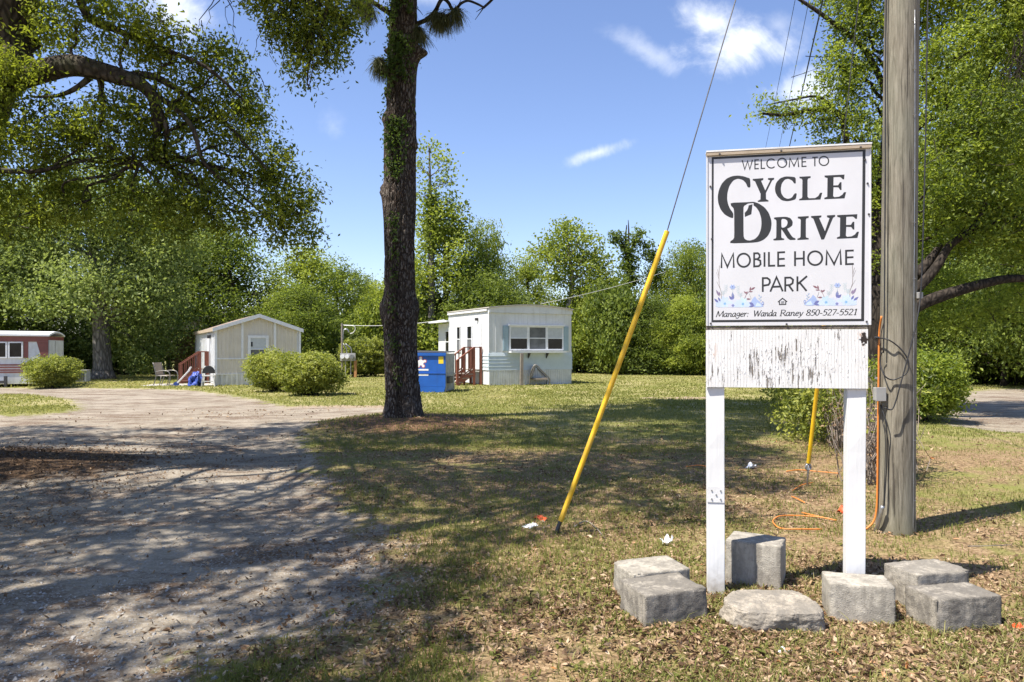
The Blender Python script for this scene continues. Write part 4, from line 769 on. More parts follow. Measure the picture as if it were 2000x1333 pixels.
for q, (px, d, k) in enumerate(SHR):
    k = 2 if q % 4 == 2 else k; o = (und if q == 0 else und2 if q == 1 else und3 if q == 2 else copy_tree((und, und2, und3)[k])); x = (px-1000)/F*d; s = r_.uniform(0.65, 1.3)
    o.location = (x, d, float(hz(x, d))); o.rotation_euler = (0, 0, r_.uniform(0, 6.28)); o.scale = (s*0.9, s*0.9, s*r_.uniform(0.5, 1.7)); o['group'] = UG
    tone = ('mid green leafy', 'dark dense', 'pale yellow green')[k]; where = 'left of the cream trailer' if px < 390 else 'behind the cream trailer and its shrubs' if px < 680 else 'behind the meter post and pine' if px < 820 else 'behind the white trailer' if px < 1120 else 'between the white trailer and the sign' if px < 1390 else 'behind the sign' if px < 1700 else 'beyond the side drive at the right'
    o['label'] = tone+' wood edge undergrowth '+where
# ------------------------------------------------------------------ materials of the man-made things
M['white_paint'] = worn('white_paint', (0.72, 0.715, 0.705), (0.62, 0.615, 0.605), 5, 0.55, 0, 0.25, (0.35, (0.5, 0.48, 0.44)), (0.35, (0.55, 0.54, 0.51)))
M['sign_white'] = worn('sign_white', (0.64, 0.635, 0.645), (0.59, 0.585, 0.595), 3, 0.35, 0, 0.03, (0.12, (0.6, 0.6, 0.6)), (0.25, (0.66, 0.66, 0.68)))
M['ink'] = plain('black_print', (0.026, 0.026, 0.026), 0.5)
M['tan_wood'] = worn('tan_wood', (0.42, 0.34, 0.25), (0.34, 0.27, 0.19), 7, 0.75, 0, 0.3)
M['rot_wood'] = worn('rotten_wood', (0.24, 0.21, 0.175), (0.07, 0.05, 0.035), 6, 0.9, 0, 0.8, None, None, 0.01)
M['steel'] = worn('galvanised_steel', (0.42, 0.43, 0.44), (0.30, 0.30, 0.31), 20, 0.4, 0.75, 0.1)
M['dark_steel'] = worn('dark_steel', (0.10, 0.10, 0.105), (0.06, 0.055, 0.05), 14, 0.55, 0.6, 0.15)
M['screw'] = plain('screw', (0.12, 0.11, 0.105), 0.45, 0.6)
M['black_rubber'] = plain('black_rubber', (0.018, 0.018, 0.02), 0.55)
M['orange_plastic'] = plain('orange_plastic', (0.66, 0.22, 0.04), 0.5)
M['yellow_plastic'] = worn('yellow_plastic', (0.80, 0.50, 0.012), (0.62, 0.36, 0.02), 5, 0.42, 0, 0.12, (0.5, (0.42, 0.30, 0.10)), (0.5, (0.30, 0.22, 0.10)))
M['grey_plastic'] = plain('grey_plastic', (0.34, 0.335, 0.32), 0.5)
def peel_mat():
    m, t = new_mat('peeling_white_paint'); co = t.objco()
    grain = t.noise(t.scaled(co, (95, 95, 2.4)), 1.6, 5, 0.65, 0.4)
    big = t.noise(t.scaled(co, (9, 9, 6)), 1.0, 3, 0.55); mid = t.noise(t.scaled(co, (85, 85, 8)), 1.0, 6, 0.68)
    sep = t.n('SeparateXYZ', {'Vector': co}); x = sep.outputs[0]; z = sep.outputs[2]
    xb = t.math('MULTIPLY', t.step(t.math('ABSOLUTE', t.math('SUBTRACT', x, 0.46)), 0.42, 0.06), t.step(t.math('ABSOLUTE', t.math('SUBTRACT', z, 1.50)), 0.24, 0.06))
    bare = t.step(t.math('ADD', t.math('ADD', t.math('MULTIPLY', mid, 0.75), t.math('MULTIPLY', big, 0.35)), t.math('MULTIPLY', xb, 0.085)), 0.666, 0.70)
    wood = t.mix(grain, (0.07, 0.058, 0.046), (0.34, 0.30, 0.26))
    paint = t.mix(t.step(t.noise(co, 9, 5), 0.35, 0.7), (0.73, 0.72, 0.70), (0.66, 0.65, 0.63))
    groove = t.step(t.n('TexWave', {'Vector': co, 'Scale': 16.0, 'Distortion': 2.5, 'Detail': 3.0, 'Detail Scale': 0.6}, wave_type='BANDS', bands_direction='X').outputs['Fac'], 0.985, 1.0)
    paint = t.mix(t.math('MULTIPLY', groove, 0.22), paint, (0.4, 0.38, 0.35))
    rust = t.math('MULTIPLY', t.step(t.noise(t.scaled(co, (26, 26, 8)), 1.0, 4, 0.6), 0.57, 0.68), t.step(t.math('ABSOLUTE', t.math('SUBTRACT', x, 0.475)), 0.40, 0.46))
    col = t.mix(rust, t.mix(bare, paint, wood), (0.42, 0.17, 0.05))
    hole = t.step(t.math('ADD', t.n('VectorMath', {0: t.scaled(co, (1, 0, 0.6)), 1: (0.945, 0, 1.655*0.6)}, operation='DISTANCE').outputs[1], t.math('MULTIPLY', t.math('SUBTRACT', t.noise(co, 60, 4), 0.5), 0.06)), 0.026, 0.018)
    col = t.mix(hole, col, (0.03, 0.022, 0.018))
    h = t.math('ADD', t.math('SUBTRACT', 1.0, bare), t.math('ADD', t.math('MULTIPLY', grain, 0.35), t.math('MULTIPLY', groove, -0.4)))
    setp(t, col, 0.7, 0, t.bump(h, 0.9, 0.006), 0.3); return m
M['peel'] = peel_mat()
def fill2d(polys):
    """triangulated faces of outlines with holes (x, z pairs)"""
    cu = bpy.data.curves.new('outline', 'CURVE'); cu.dimensions = '2D'; cu.fill_mode = 'BOTH'
    for p in polys:
        sp = cu.splines.new('POLY'); sp.points.add(len(p)-1); sp.use_cyclic_u = True
        for q, (x, z) in zip(sp.points, p): q.co = (x, z, 0, 1)
    o = bpy.data.objects.new('outline', cu); me = bpy.data.meshes.new_from_object(o)
    V = [tuple(v.co) for v in me.vertices]; Fs = [tuple(f.vertices) for f in me.polygons]
    bpy.data.objects.remove(o); bpy.data.curves.remove(cu); bpy.data.meshes.remove(me); return V, Fs

# ------------------------------------------------------------------ the park sign
SW, STOP, SBOT = 0.979, 2.866, 1.742
SIGN = thing('park_sign', 'white mobile home park sign on two white wooden posts', 'sign', (1.263, 4.64, 0), math.atan2(-0.194, 0.981))
def sm(x, y):                     # lettering is laid out on a 1880 x 1994 grid over the board
    s = (x-50)/1880; top = 105-100*s; bot = 2099-5*s; t = (y-top)/(bot-top); s = s/(s+(1-s)*1.043)*1.0
    return (SW*s, STOP-(STOP-SBOT)*t)
mb = MB(); mb.bx(0, SW, 0, 0.02, SBOT, STOP-0.004); board = mb.build('sign_board', M['sign_white'], SIGN, bevel=0.0015)
mb = MB(); mb.mi = 0; mb.bx(-0.006, SW+0.006, -0.020, 0.06, STOP-0.004, STOP+0.006); mb.mi = 1; mb.bx(-0.004, SW+0.004, -0.018, 0.05, STOP-0.026, STOP-0.0045)
mb.build('top_trim', [M['white_paint'], M['tan_wood']], SIGN)
for x0, x1, y0 in ((-0.004, 0.004, -0.006), (SW-0.002, SW+0.006, -0.003)): mb = MB(); mb.bx(x0, x1, y0, 0.045, SBOT, STOP-0.027); mb.build('side_trim', M['sign_white'], SIGN, bevel=0.001)
class Print:                      # flat print on the board: layers a tenth of a millimetre apart
    def __init__(s): s.mb = MB(); s.k = 0
    def lay(s): s.k += 1; return -0.0003-0.000004*s.k
    def outline(s, *polys):
        y = s.lay(); V, Fs = fill2d([[sm(*p) for p in q] for q in polys]); s.mb.add([(x, y, z) for x, z, _ in V], Fs)
    def raw(s, pts): y = s.lay(); s.mb.poly([(*[sm(*p)][0][:1], y, sm(*p)[1]) for p in pts])
    def stroke(s, pts, wd, closed=False):
        pts = [np.array(p, float) for p in pts]; n = len(pts)
        if closed: pts = pts+[pts[0]]; n += 1
        y = s.lay(); L, R = [], []
        for i in range(n):
            a = pts[i]-pts[i-1] if i else (pts[i]-pts[-2] if closed else pts[1]-pts[0]); b = pts[i+1]-pts[i] if i < n-1 else (pts[1]-pts[0] if closed else pts[i]-pts[i-1])
            a = a/max(np.linalg.norm(a), 1e-6); b = b/max(np.linalg.norm(b), 1e-6); na = np.array((-a[1], a[0])); nb = np.array((-b[1], b[0])); m_ = na+nb; m_ /= max(np.linalg.norm(m_), 1e-6); k = min(2.2, 1/max(0.3, m_@na))
            L.append(pts[i]+m_*k*wd/2); R.append(pts[i]-m_*k*wd/2)
        V = [(sm(*p)[0], y, sm(*p)[1]) for p in L+R]; s.mb.add(V, [(i, i+1, n+i+1, n+i) for i in range(n-1)])
    def nib(s, pts, nv):
        y = s.lay(); nv = np.array(nv)
        for p, q in zip(pts[:-1], pts[1:]):
            p, q = np.array(p), np.array(q); V = [(sm(*v)[0], y, sm(*v)[1]) for v in (p-nv, p+nv, q+nv, q-nv)]; s.mb.add(V, [(0, 1, 2, 3)])
    def build(s, name, mat): return s.mb.build(name, mat, board, flip=False)
def smooth(p, n=2):
    p = np.array(p, float)
    for _ in range(n): q = np.roll(p, -1, 0); p = np.stack([0.82*p+0.18*q, 0.18*p+0.82*q], 1).reshape(-1, 2)
    return [tuple(v) for v in p]
def arc(cx, cy, r, a0, a1, n=28): return [(cx+r*math.cos(math.radians(a)), cy-r*math.sin(math.radians(a))) for a in np.linspace(a0, a1, n)]
pr = Print(); pr.outline([(108, 160), (1882, 66), (1866, 2050), (104, 2058)], [(133, 184), (1850, 92), (1834, 2022), (128, 2031)]); pr.build('border_line', M['ink'])
pr = Print(); pr2 = Print()        # WELCOME TO
for st in ([(482, 193), (513, 300), (547, 203), (573, 298), (606, 188)], [(635, 185), (635, 294)], [(628, 191), (682, 188)], [(635, 241), (678, 238)], [(628, 292), (681, 289)], [(710, 181), (710, 290)], [(703, 288), (756, 285)], arc(828, 230, 52, 42, 318), [(1036, 275), (1045, 170), (1091, 260), (1135, 165), (1144, 271)],
           [(1183, 155), (1183, 267)], [(1176, 161), (1232, 158)], [(1183, 211), (1228, 208)], [(1176, 264), (1233, 261)], [(1298, 160), (1361, 156)], [(1327, 156), (1327, 262)]): (pr2 if st[0][0] > 1290 else pr).stroke(st, 14)
pr.stroke(arc(955, 222, 52, 0, 350, 40), 14, True); pr2.stroke(arc(1428, 200, 52, 0, 350, 40), 14, True); pr2.build('lettering', M['ink'])
pr.build('lettering', M['ink'])
pr = Print(); pr2 = Print()        # CYCLE / DRIVE
pr.outline(smooth([(500, 378), (545, 393), (577, 402), (583, 507), (548, 507), (528, 458), (490, 420), (430, 405), (375, 425), (325, 490), (302, 570), (298, 640), (310, 700), (335, 755), (374, 802), (374, 862), (330, 852), (265, 817), (215, 757), (187, 682), (182, 610), (195, 540), (230, 465), (290, 405), (360, 376), (430, 369)]))
pr2.outline(smooth([(340, 683), (560, 675), (620, 670), (680, 690), (750, 735), (800, 800), (828, 880), (832, 930), (822, 1000), (790, 1062), (740, 1108), (680, 1134), (600, 1143), (335, 1151), (338, 1124), (372, 1106), (386, 1078), (384, 780), (374, 742), (345, 717)], 1),
           smooth([(497, 740), (505, 718), (530, 705), (548, 692), (620, 685), (616, 712), (650, 735), (685, 785), (708, 855), (713, 920), (705, 990), (680, 1055), (635, 1100), (575, 1118), (535, 1112), (508, 1095), (498, 1060)], 1))
pr.outline([(560, 712), (606, 699), (592, 815), (514, 846), (512, 798), (540, 770), (554, 740)])
pr.outline([(608, 408), (735, 398), (733, 420), (708, 430), (757, 540), (815, 425), (788, 415), (790, 398), (862, 395), (860, 415), (838, 425), (765, 570), (766, 640), (795, 655), (795, 668), (670, 673), (668, 660), (700, 645), (702, 580), (635, 435), (610, 425)])
pr.outline(smooth([(1050, 380), (1110, 388), (1112, 460), (1092, 460), (1070, 425), (1025, 405), (985, 415), (950, 460), (938, 520), (945, 575), (975, 620), (1020, 638), (1065, 625), (1098, 573), (1124, 573), (1112, 642), (1060, 658), (1010, 665), (950, 655), (900, 610), (875, 560), (870, 510), (885, 450), (930, 400), (990, 378)], 1))
pr.outline([(1152, 382), (1280, 375), (1280, 395), (1252, 403), (1245, 420), (1245, 612), (1260, 630), (1330, 628), (1365, 605), (1385, 568), (1410, 566), (1390, 645), (1150, 655), (1150, 640), (1178, 630), (1185, 615), (1187, 422), (1180, 406), (1155, 400)])
EE = [(1435, 368), (1655, 357), (1650, 412), (1635, 412), (1615, 390), (1600, 385), (1535, 388), (1533, 482), (1585, 480), (1605, 445), (1622, 445), (1622, 535), (1607, 535), (1588, 505), (1535, 503), (1530, 605), (1545, 618), (1595, 612), (1630, 590), (1650, 560), (1672, 560), (1655, 632), (1433, 642), (1433, 625), (1465, 612), (1468, 398), (1437, 388)]
pr.outline(EE); pr2.outline([(x+139, y+457) for x, y in EE])
pr2.outline(smooth([(858, 850), (1000, 842), (1050, 858), (1078, 900), (1072, 945), (1035, 972), (1010, 980), (1060, 1060), (1080, 1082), (1108, 1092), (1110, 1110), (1030, 1112), (950, 990), (945, 990), (945, 1080), (955, 1090), (978, 1095), (978, 1112), (852, 1118), (852, 1100), (880, 1092), (886, 1078), (888, 890), (880, 876), (860, 870)], 1), smooth([(945, 868), (985, 868), (1012, 885), (1018, 915), (1005, 950), (975, 968), (946, 968)], 1))
pr2.outline([(1135, 842), (1258, 835), (1258, 855), (1232, 863), (1226, 878), (1226, 1070), (1232, 1084), (1258, 1090), (1258, 1105), (1130, 1112), (1130, 1095), (1158, 1086), (1165, 1072), (1168, 882), (1160, 868), (1135, 862)])
pr2.outline([(1285, 835), (1400, 828), (1400, 848), (1375, 858), (1440, 1010), (1490, 860), (1462, 848), (1462, 828), (1552, 822), (1552, 842), (1530, 855), (1430, 1105), (1400, 1108), (1310, 865), (1285, 852)]); pr2.build('lettering', M['ink'])
pr.build('lettering', M['ink'])
def dn(p): return [(x, y+1059) for x, y in p]
for LINE in (0, 1):                # MOBILE HOME, then PARK
  pr = Print(); pr2 = Print()
  for st in ([(228, 375), (233, 215), (301, 362), (374, 210), (380, 372)], [(625, 196), (625, 366)], [(614, 206), (670, 204), (690, 222), (690, 250), (668, 270), (625, 275)], [(660, 273), (698, 290), (702, 330), (680, 353), (614, 357)], [(748, 193), (748, 360)], [(800, 190), (800, 357)], [(790, 350), (873, 347)], [(908, 186), (908, 357)], [(898, 196), (988, 192)], [(908, 272), (985, 268)], [(898, 351), (988, 347)],
           [(1103, 182), (1103, 353)], [(1203, 178), (1203, 350)], [(1103, 268), (1203, 264)], [(1455, 345), (1461, 182), (1541, 332), (1609, 175), (1616, 340)], [(1672, 168), (1672, 341)], [(1662, 178), (1755, 174)], [(1672, 255), (1752, 251)], [(1662, 333), (1755, 329)],
           [(728, 480), (728, 650)], [(718, 491), (780, 490), (808, 510), (812, 540), (795, 568), (728, 578)], [(816, 648), (889, 480), (962, 644)], [(840, 592), (938, 588)], [(990, 476), (990, 647)], [(980, 487), (1050, 485), (1080, 510), (1075, 550), (1045, 570), (990, 575)], [(1030, 573), (1082, 644)], [(1130, 471), (1130, 642)], [(1240, 468), (1134, 560)], [(1155, 542), (1234, 640)]): 
    if (st[0][1] > 440) == bool(LINE): (pr2 if not LINE and st[0][0] > 1090 else pr).stroke(dn(st), 22)
  if not LINE: pr.stroke(dn(arc(500, 285, 76, 0, 352, 44)), 22, True); pr2.stroke(dn(arc(1330, 262, 79, 0, 352, 44)), 22, True); pr2.build('lettering', M['ink']); 
  pr.build('lettering', M['ink'])
pr = Print()                       # equal housing mark
pr.stroke(dn([(906, 768), (958, 724), (1012, 764)]), 13); pr.stroke(dn([(923, 762), (923, 796), (996, 794), (996, 758)]), 12); pr.stroke(dn([(941, 765), (979, 763)]), 8); pr.stroke(dn([(941, 779), (979, 777)]), 8); pr.build('housing_mark', M['ink'])
GL = {'M': (1.0, [[(.02, 0), (.16, 1), (.44, .1), (.86, 1), (.9, 0)]]), 'W': (1.08, [[(0, 1), (.22, 0), (.52, .95), (.7, 0), (1.05, 1)]]), 'R': (.74, [[(.12, 0), (.12, 1)], [(.05, 1), (.45, 1), (.6, .88), (.58, .65), (.42, .52), (.12, .5)], [(.35, .5), (.72, 0)], [(0, 0.02), (.24, 0.02)]]),
      'a': (.57, [[(.45, .62), (.2, .62), (.04, .4), (.05, .12), (.18, 0), (.32, .1), (.45, .5)], [(.45, .62), (.42, .1), (.5, 0), (.57, .08)]]), 'n': (.6, [[(.02, .55), (.1, .62), (.12, .5), (.1, 0)], [(.12, .38), (.28, .6), (.42, .6), (.45, .45), (.42, .08), (.5, 0), (.58, .1)]]),
      'g': (.54, [[(.46, .62), (.2, .62), (.06, .42), (.1, .2), (.28, .18), (.42, .35), (.46, .62), (.42, 0), (.3, -.25), (.08, -.25), (.03, -.12)]]), 'e': (.48, [[(.06, .3), (.4, .38), (.38, .58), (.22, .62), (.06, .4), (.08, .1), (.22, 0), (.42, .12)]]), 'r': (.43, [[(.02, .55), (.1, .62), (.12, .5), (.08, 0)], [(.12, .35), (.28, .6), (.4, .58)]]),
      'd': (.59, [[(.45, .62), (.2, .62), (.04, .4), (.05, .12), (.18, 0), (.34, .12), (.46, .5)], [(.46, 1.05), (.44, .1), (.52, 0), (.59, .1)]]), 'y': (.52, [[(.02, .6), (.1, .6), (.18, .1), (.25, 0)], [(.48, .62), (.3, .05), (.1, -.28), (0, -.25)]]), ':': (.32, [[(.1, 0), (.12, .12)], [(.1, .46), (.12, .58)]]),
      '8': (.55, [[(.28, .52), (.08, .68), (.1, .92), (.28, 1), (.44, .9), (.44, .7), (.28, .52), (.05, .35), (.06, .1), (.26, 0), (.48, .1), (.48, .35), (.28, .52)]]), '5': (.55, [[(.5, .97), (.17, .97), (.1, .55), (.3, .62), (.46, .48), (.46, .18), (.28, 0), (.04, .06)]]), '0': (.55, [[(.28, 1), (.1, .85), (.04, .5), (.1, .14), (.26, 0), (.42, .14), (.48, .5), (.44, .86), (.28, 1)]]),
      '2': (.55, [[(.06, .8), (.14, .97), (.32, 1), (.46, .85), (.42, .6), (.05, .03), (.5, .03)]]), '7': (.52, [[(.04, .96), (.5, .96), (.18, 0)]]), '1': (.5, [[(.12, .82), (.3, 1), (.26, 0)], [(.12, .02), (.4, .02)]]), '-': (.38, [[(.04, .34), (.32, .34)]])}
for word, x0, x1 in (('Manager:', 168, 570), ('Wanda', 622, 892), ('Raney', 932, 1198), ('850-527-5521', 1232, 1796)):
    pr = Print(); tot = sum(GL[c][0] for c in word); k = (x1-x0)/tot; x = x0; cap = 69
    for c in word:
        for st in GL[c][1]:
            pts = []
            for a, b in st: gx = x+a*k; pts.append((gx+b*cap*0.2-6, 1059+938-8*(gx-165)/1000*1.6-b*cap))
            pr.nib(pts, (6.0, -1.4)); pr.nib(pts, (1.0, 4.0))
        x += GL[c][0]*k
    pr.build('lettering', M['ink'])
# printed flowers in the two lower corners
def flat(name, c): M[name] = plain(name, c, 0.4, 0, 0.15)
for nm, c in (('petal_pale', (0.56, 0.66, 0.82)), ('petal_lilac', (0.60, 0.62, 0.80)), ('petal_aqua', (0.55, 0.70, 0.78)), ('petal_blue', (0.36, 0.45, 0.68)), ('leaf_indigo', (0.16, 0.17, 0.38)), ('leaf_plum', (0.26, 0.20, 0.30)), ('leaf_wine', (0.25, 0.12, 0.14)), ('sprig_grey', (0.45, 0.55, 0.58)), ('twig_brown', (0.20, 0.15, 0.13)), ('eye_blue', (0.20, 0.42, 0.66))): flat(nm, c)
def ell(cx, cy, a, b, ang, n=12):
    ca, sa = math.cos(math.radians(ang)), math.sin(math.radians(ang)); return [(cx+a*math.cos(t_)*ca-b*math.sin(t_)*sa, cy-(a*math.cos(t_)*sa+b*math.sin(t_)*ca)) for t_ in np.arange(n)/n*2*math.pi]
def leafp(cx, cy, ln, wd, ang): return [(cx+q*math.cos(math.radians(ang))-p*math.sin(math.radians(ang)), cy-(q*math.sin(math.radians(ang))+p*math.cos(math.radians(ang)))) for q, p in ((0, 0), (ln*.3, wd*.45), (ln*.6, wd*.45), (ln, 0), (ln*.6, -wd*.45), (ln*.3, -wd*.45))]
names = ['petal_pale', 'petal_lilac', 'petal_aqua', 'petal_blue', 'leaf_indigo', 'leaf_plum', 'leaf_wine', 'sprig_grey', 'twig_brown', 'eye_blue']
for mirror in (False, True):
    pr = Print(); ix = {n: i for i, n in enumerate(names)}
    def tr(p): return [((1942-x, y+1059-17) if mirror else (x, y+1059)) for x, y in p]
    def put(mat, p): pr.mb.mi = ix[mat]; pr.raw(tr(p))
    def line(mat, p, wd): pr.mb.mi = ix[mat]; pr.stroke(tr(p), wd)
    line('twig_brown', [(230, 730), (228, 660), (200, 570), (197, 480), (203, 345)], 5); line('twig_brown', [(197, 470), (180, 390)], 4); line('twig_brown', [(215, 620), (170, 530)], 3); line('twig_brown', [(197, 500), (165, 420)], 3)
    for x, y, h in ((285, 670, 100), (430, 690, 110), (250, 700, 60), (460, 720, 55)):
        line('sprig_grey', [(x, y), (x, y-h)], 4)
        for q in range(4): line('sprig_grey', [(x-22, y-h*0.3-q*h*0.2-16), (x, y-h*0.25-q*h*0.2), (x+22, y-h*0.3-q*h*0.2-16)], 3)
    for cx, cy, r_0, mt in ((262, 768, 74, 'petal_pale'), (490, 775, 66, 'petal_aqua'), (372, 790, 72, 'petal_lilac'), (200, 790, 50, 'petal_pale'), (430, 790, 50, 'petal_pale'), (560, 800, 40, 'petal_pale')):
        for q in range(7):
            ex, ey = cx+r_0*0.5*math.cos(q*0.9), cy-r_0*0.5*math.sin(q*0.9); put(mt if q % 3 else 'petal_pale', [(x, min(y, 826)) for x, y in ell(ex, ey, r_0*0.5, r_0*0.3, math.degrees(q*0.9))])
    put('petal_blue', [(575, 812), (585, 770), (605, 730), (635, 700), (658, 735), (690, 760), (738, 815), (700, 824), (640, 825)]); put('petal_pale', [(640, 815), (660, 770), (700, 790), (720, 818)])
    for cx, cy, mt, s in ((270, 785, 'eye_blue', 18), (370, 806, 'leaf_indigo', 20), (490, 788, 'eye_blue', 18)):
        for q in range(6): line(mt, [(cx, cy), (cx+s*math.cos(q*1.05), cy-s*math.sin(q*1.05))], 7)
    for lf in ((372, 740, 90, 34, 95), (365, 740, 62, 30, 135), (565, 770, 70, 32, -30), (560, 820, 75, 20, 10), (190, 770, 70, 26, 140), (215, 760, 60, 24, 120)): put('leaf_indigo', leafp(*lf))
    for lf in ((205, 700, 90, 26, 120), (215, 690, 50, 16, 110)): put('leaf_plum', leafp(*lf))
    line('leaf_wine', [(510, 730), (530, 680), (570, 640), (610, 605)], 4)
    for lf in ((575, 640, 52, 20, 80), (585, 625, 62, 22, 30), (565, 648, 46, 14, 5), (535, 670, 44, 18, 140), (530, 668, 30, 16, 60), (530, 730, 55, 18, -2)): put('leaf_wine', leafp(*lf))
    line('twig_brown', [(590, 730), (575, 690), (570, 670)], 3); line('sprig_grey', [(700, 760), (690, 680)], 4)
    for q in range(4): put('petal_blue', leafp(694, 700+q*18, 28, 10, 40 if q % 2 else 140))
    for q in range(6): put('petal_blue', ell(365+22*math.cos(q*1.05), 592-16*math.sin(q*1.05), 15, 10, q*60, 8))
    put('leaf_indigo', ell(365, 590, 9, 7, 0, 8)); line('sprig_grey', [(365, 610), (370, 700)], 4); put('leaf_indigo', ell(728, 780, 14, 22, 0, 8)); put('petal_pale', ell(728, 780, 8, 14, 0, 8))
    pr.build('flower_print', [M[n] for n in names])
mb_ = [(90, 498), (108, 1100), (95, 2070), (1005, 2080), (1892, 2054), (1915, 815), (1902, 460), (1875, 185), (1820, 52), (937, 92), (203, 132)]
scr = None
for x, y in mb_:
    X, Z = sm(x, y)
    if scr is None:
        s_ = MB(); s_.cyl((0, 0, 0), (0, -0.005, 0), 0.0062, 10); s_.cyl((0, -0.005, 0), (0, -0.008, 0), 0.004, 8); scr = s_.build('screw', M['screw'], SIGN); o = scr
    else: o = scr.copy(); COL.objects.link(o); o.parent = SIGN
    o.location = (X, -0.018 if y < 140 and x != 1875 else 0, Z)
mb = MB(); mb.bx(-0.006, 0.968, 0.004, 0.022, 1.346, 1.716); lb_ = mb.build('lower_board', M['peel'], SIGN, bevel=0.001)
mb = MB(); mb.box((0.48, 0.016, 1.7285), (0.97, 0.022, 0.021)); mb.build('ledge_strip', M['rot_wood'], SIGN)
r = np.random.default_rng(77); mb = MB()
for _ in range(230):              # curling flakes of paint
    x = np.clip(r.normal(0.46, 0.2), 0.02, 0.94); z = np.clip(r.normal(1.50, 0.075), 1.36, 1.70); h = r.uniform(0.005, 0.026); w_ = r.uniform(0.002, 0.005); c = r.uniform(0.0012, 0.0035)*r.choice((1, 1, 0.5)); s = r.choice((-1, 1))
    mb.add([(x, 0.0035, z-h/2), (x+s*w_*0.6, 0.0035-c*0.5, z-h/2), (x+s*w_, 0.0035-c, z-h*0.3), (x, 0.0035, z+h/2), (x+s*w_*0.6, 0.0035-c*0.6, z+h/2), (x+s*w_, 0.0035-c*1.1, z+h*0.25)], [(0, 1, 4, 3), (1, 2, 5, 4)])
o = mb.build('paint_flake', M['white_paint'], SIGN, flip=False); o['kind'] = 'stuff'
def post_mat():
    m, t = new_mat('painted_post'); co = t.objco()
    g = t.noise(t.scaled(co, (55, 55, 2.2)), 1.0, 5, 0.6, 0.4)
    z = t.n('SeparateXYZ', {'Vector': co}).outputs[2]
    col = t.mix(t.step(g, 0.55, 0.8), (0.69, 0.685, 0.675), (0.59, 0.585, 0.57))
    kn = t.step(t.noise(t.scaled(co, (9, 9, 4.5)), 1.0, 2, 0.5), 0.70, 0.74); col = t.mix(t.math('MULTIPLY', kn, 0.8), col, (0.36, 0.33, 0.29))
    dirt = t.math('MULTIPLY', t.step(t.math('ADD', z, t.math('MULTIPLY', t.noise(co, 25, 5), 0.3)), 0.34, 0.06), 0.85); col = t.mix(dirt, col, (0.30, 0.27, 0.23))
    setp(t, col, 0.6, 0, t.bump(g, 0.5, 0.004), 0.3); return m
M['post'] = post_mat()
for x0, x1, tw_ in ((0.0, 0.110, 0.004), (0.853, 0.964, -0.005)):
    mb = MB(); n = 12
    for k in range(n+1):
        z = -0.25+1.595*k/n; dx = tw_*(1-k/n)*1.2; mb.v += [(x0+dx, 0.0265, z), (x1+dx, 0.0265+0.004*math.sin(k), z), (x1+dx, 0.117, z), (x0+dx, 0.117, z)]
    for k in range(n):
        for j in range(4): mb.f.append([4*k+j, 4*k+(j+1) % 4, 4*k+4+(j+1) % 4, 4*k+4+j]); mb.m.append(0)
    mb.f += [[3, 2, 1, 0], [4*n, 4*n+1, 4*n+2, 4*n+3]]; mb.m += [0, 0]
    mb.build('post', M['post'], SIGN, bevel=0.004)
mb = MB(); mb.bx(0.002, 0.110, 0.0215, 0.026, 0.597, 0.702); pl = mb.build('bracket_plate', M['white_paint'], SIGN, bevel=0.001)
b0_ = None
for x, z in ((0.03, 0.675), (0.086, 0.675), (0.03, 0.62), (0.086, 0.62), (0.058, 0.648)):
    if b0_ is None: q = MB(); q.cyl((0, 0.022, 0), (0, 0.016, 0), 0.0055, 6); b0_ = q.build('bolt', M['steel'], pl); o = b0_
    else: o = b0_.copy(); COL.objects.link(o); o.parent = pl
    o.location = (x, 0, z)

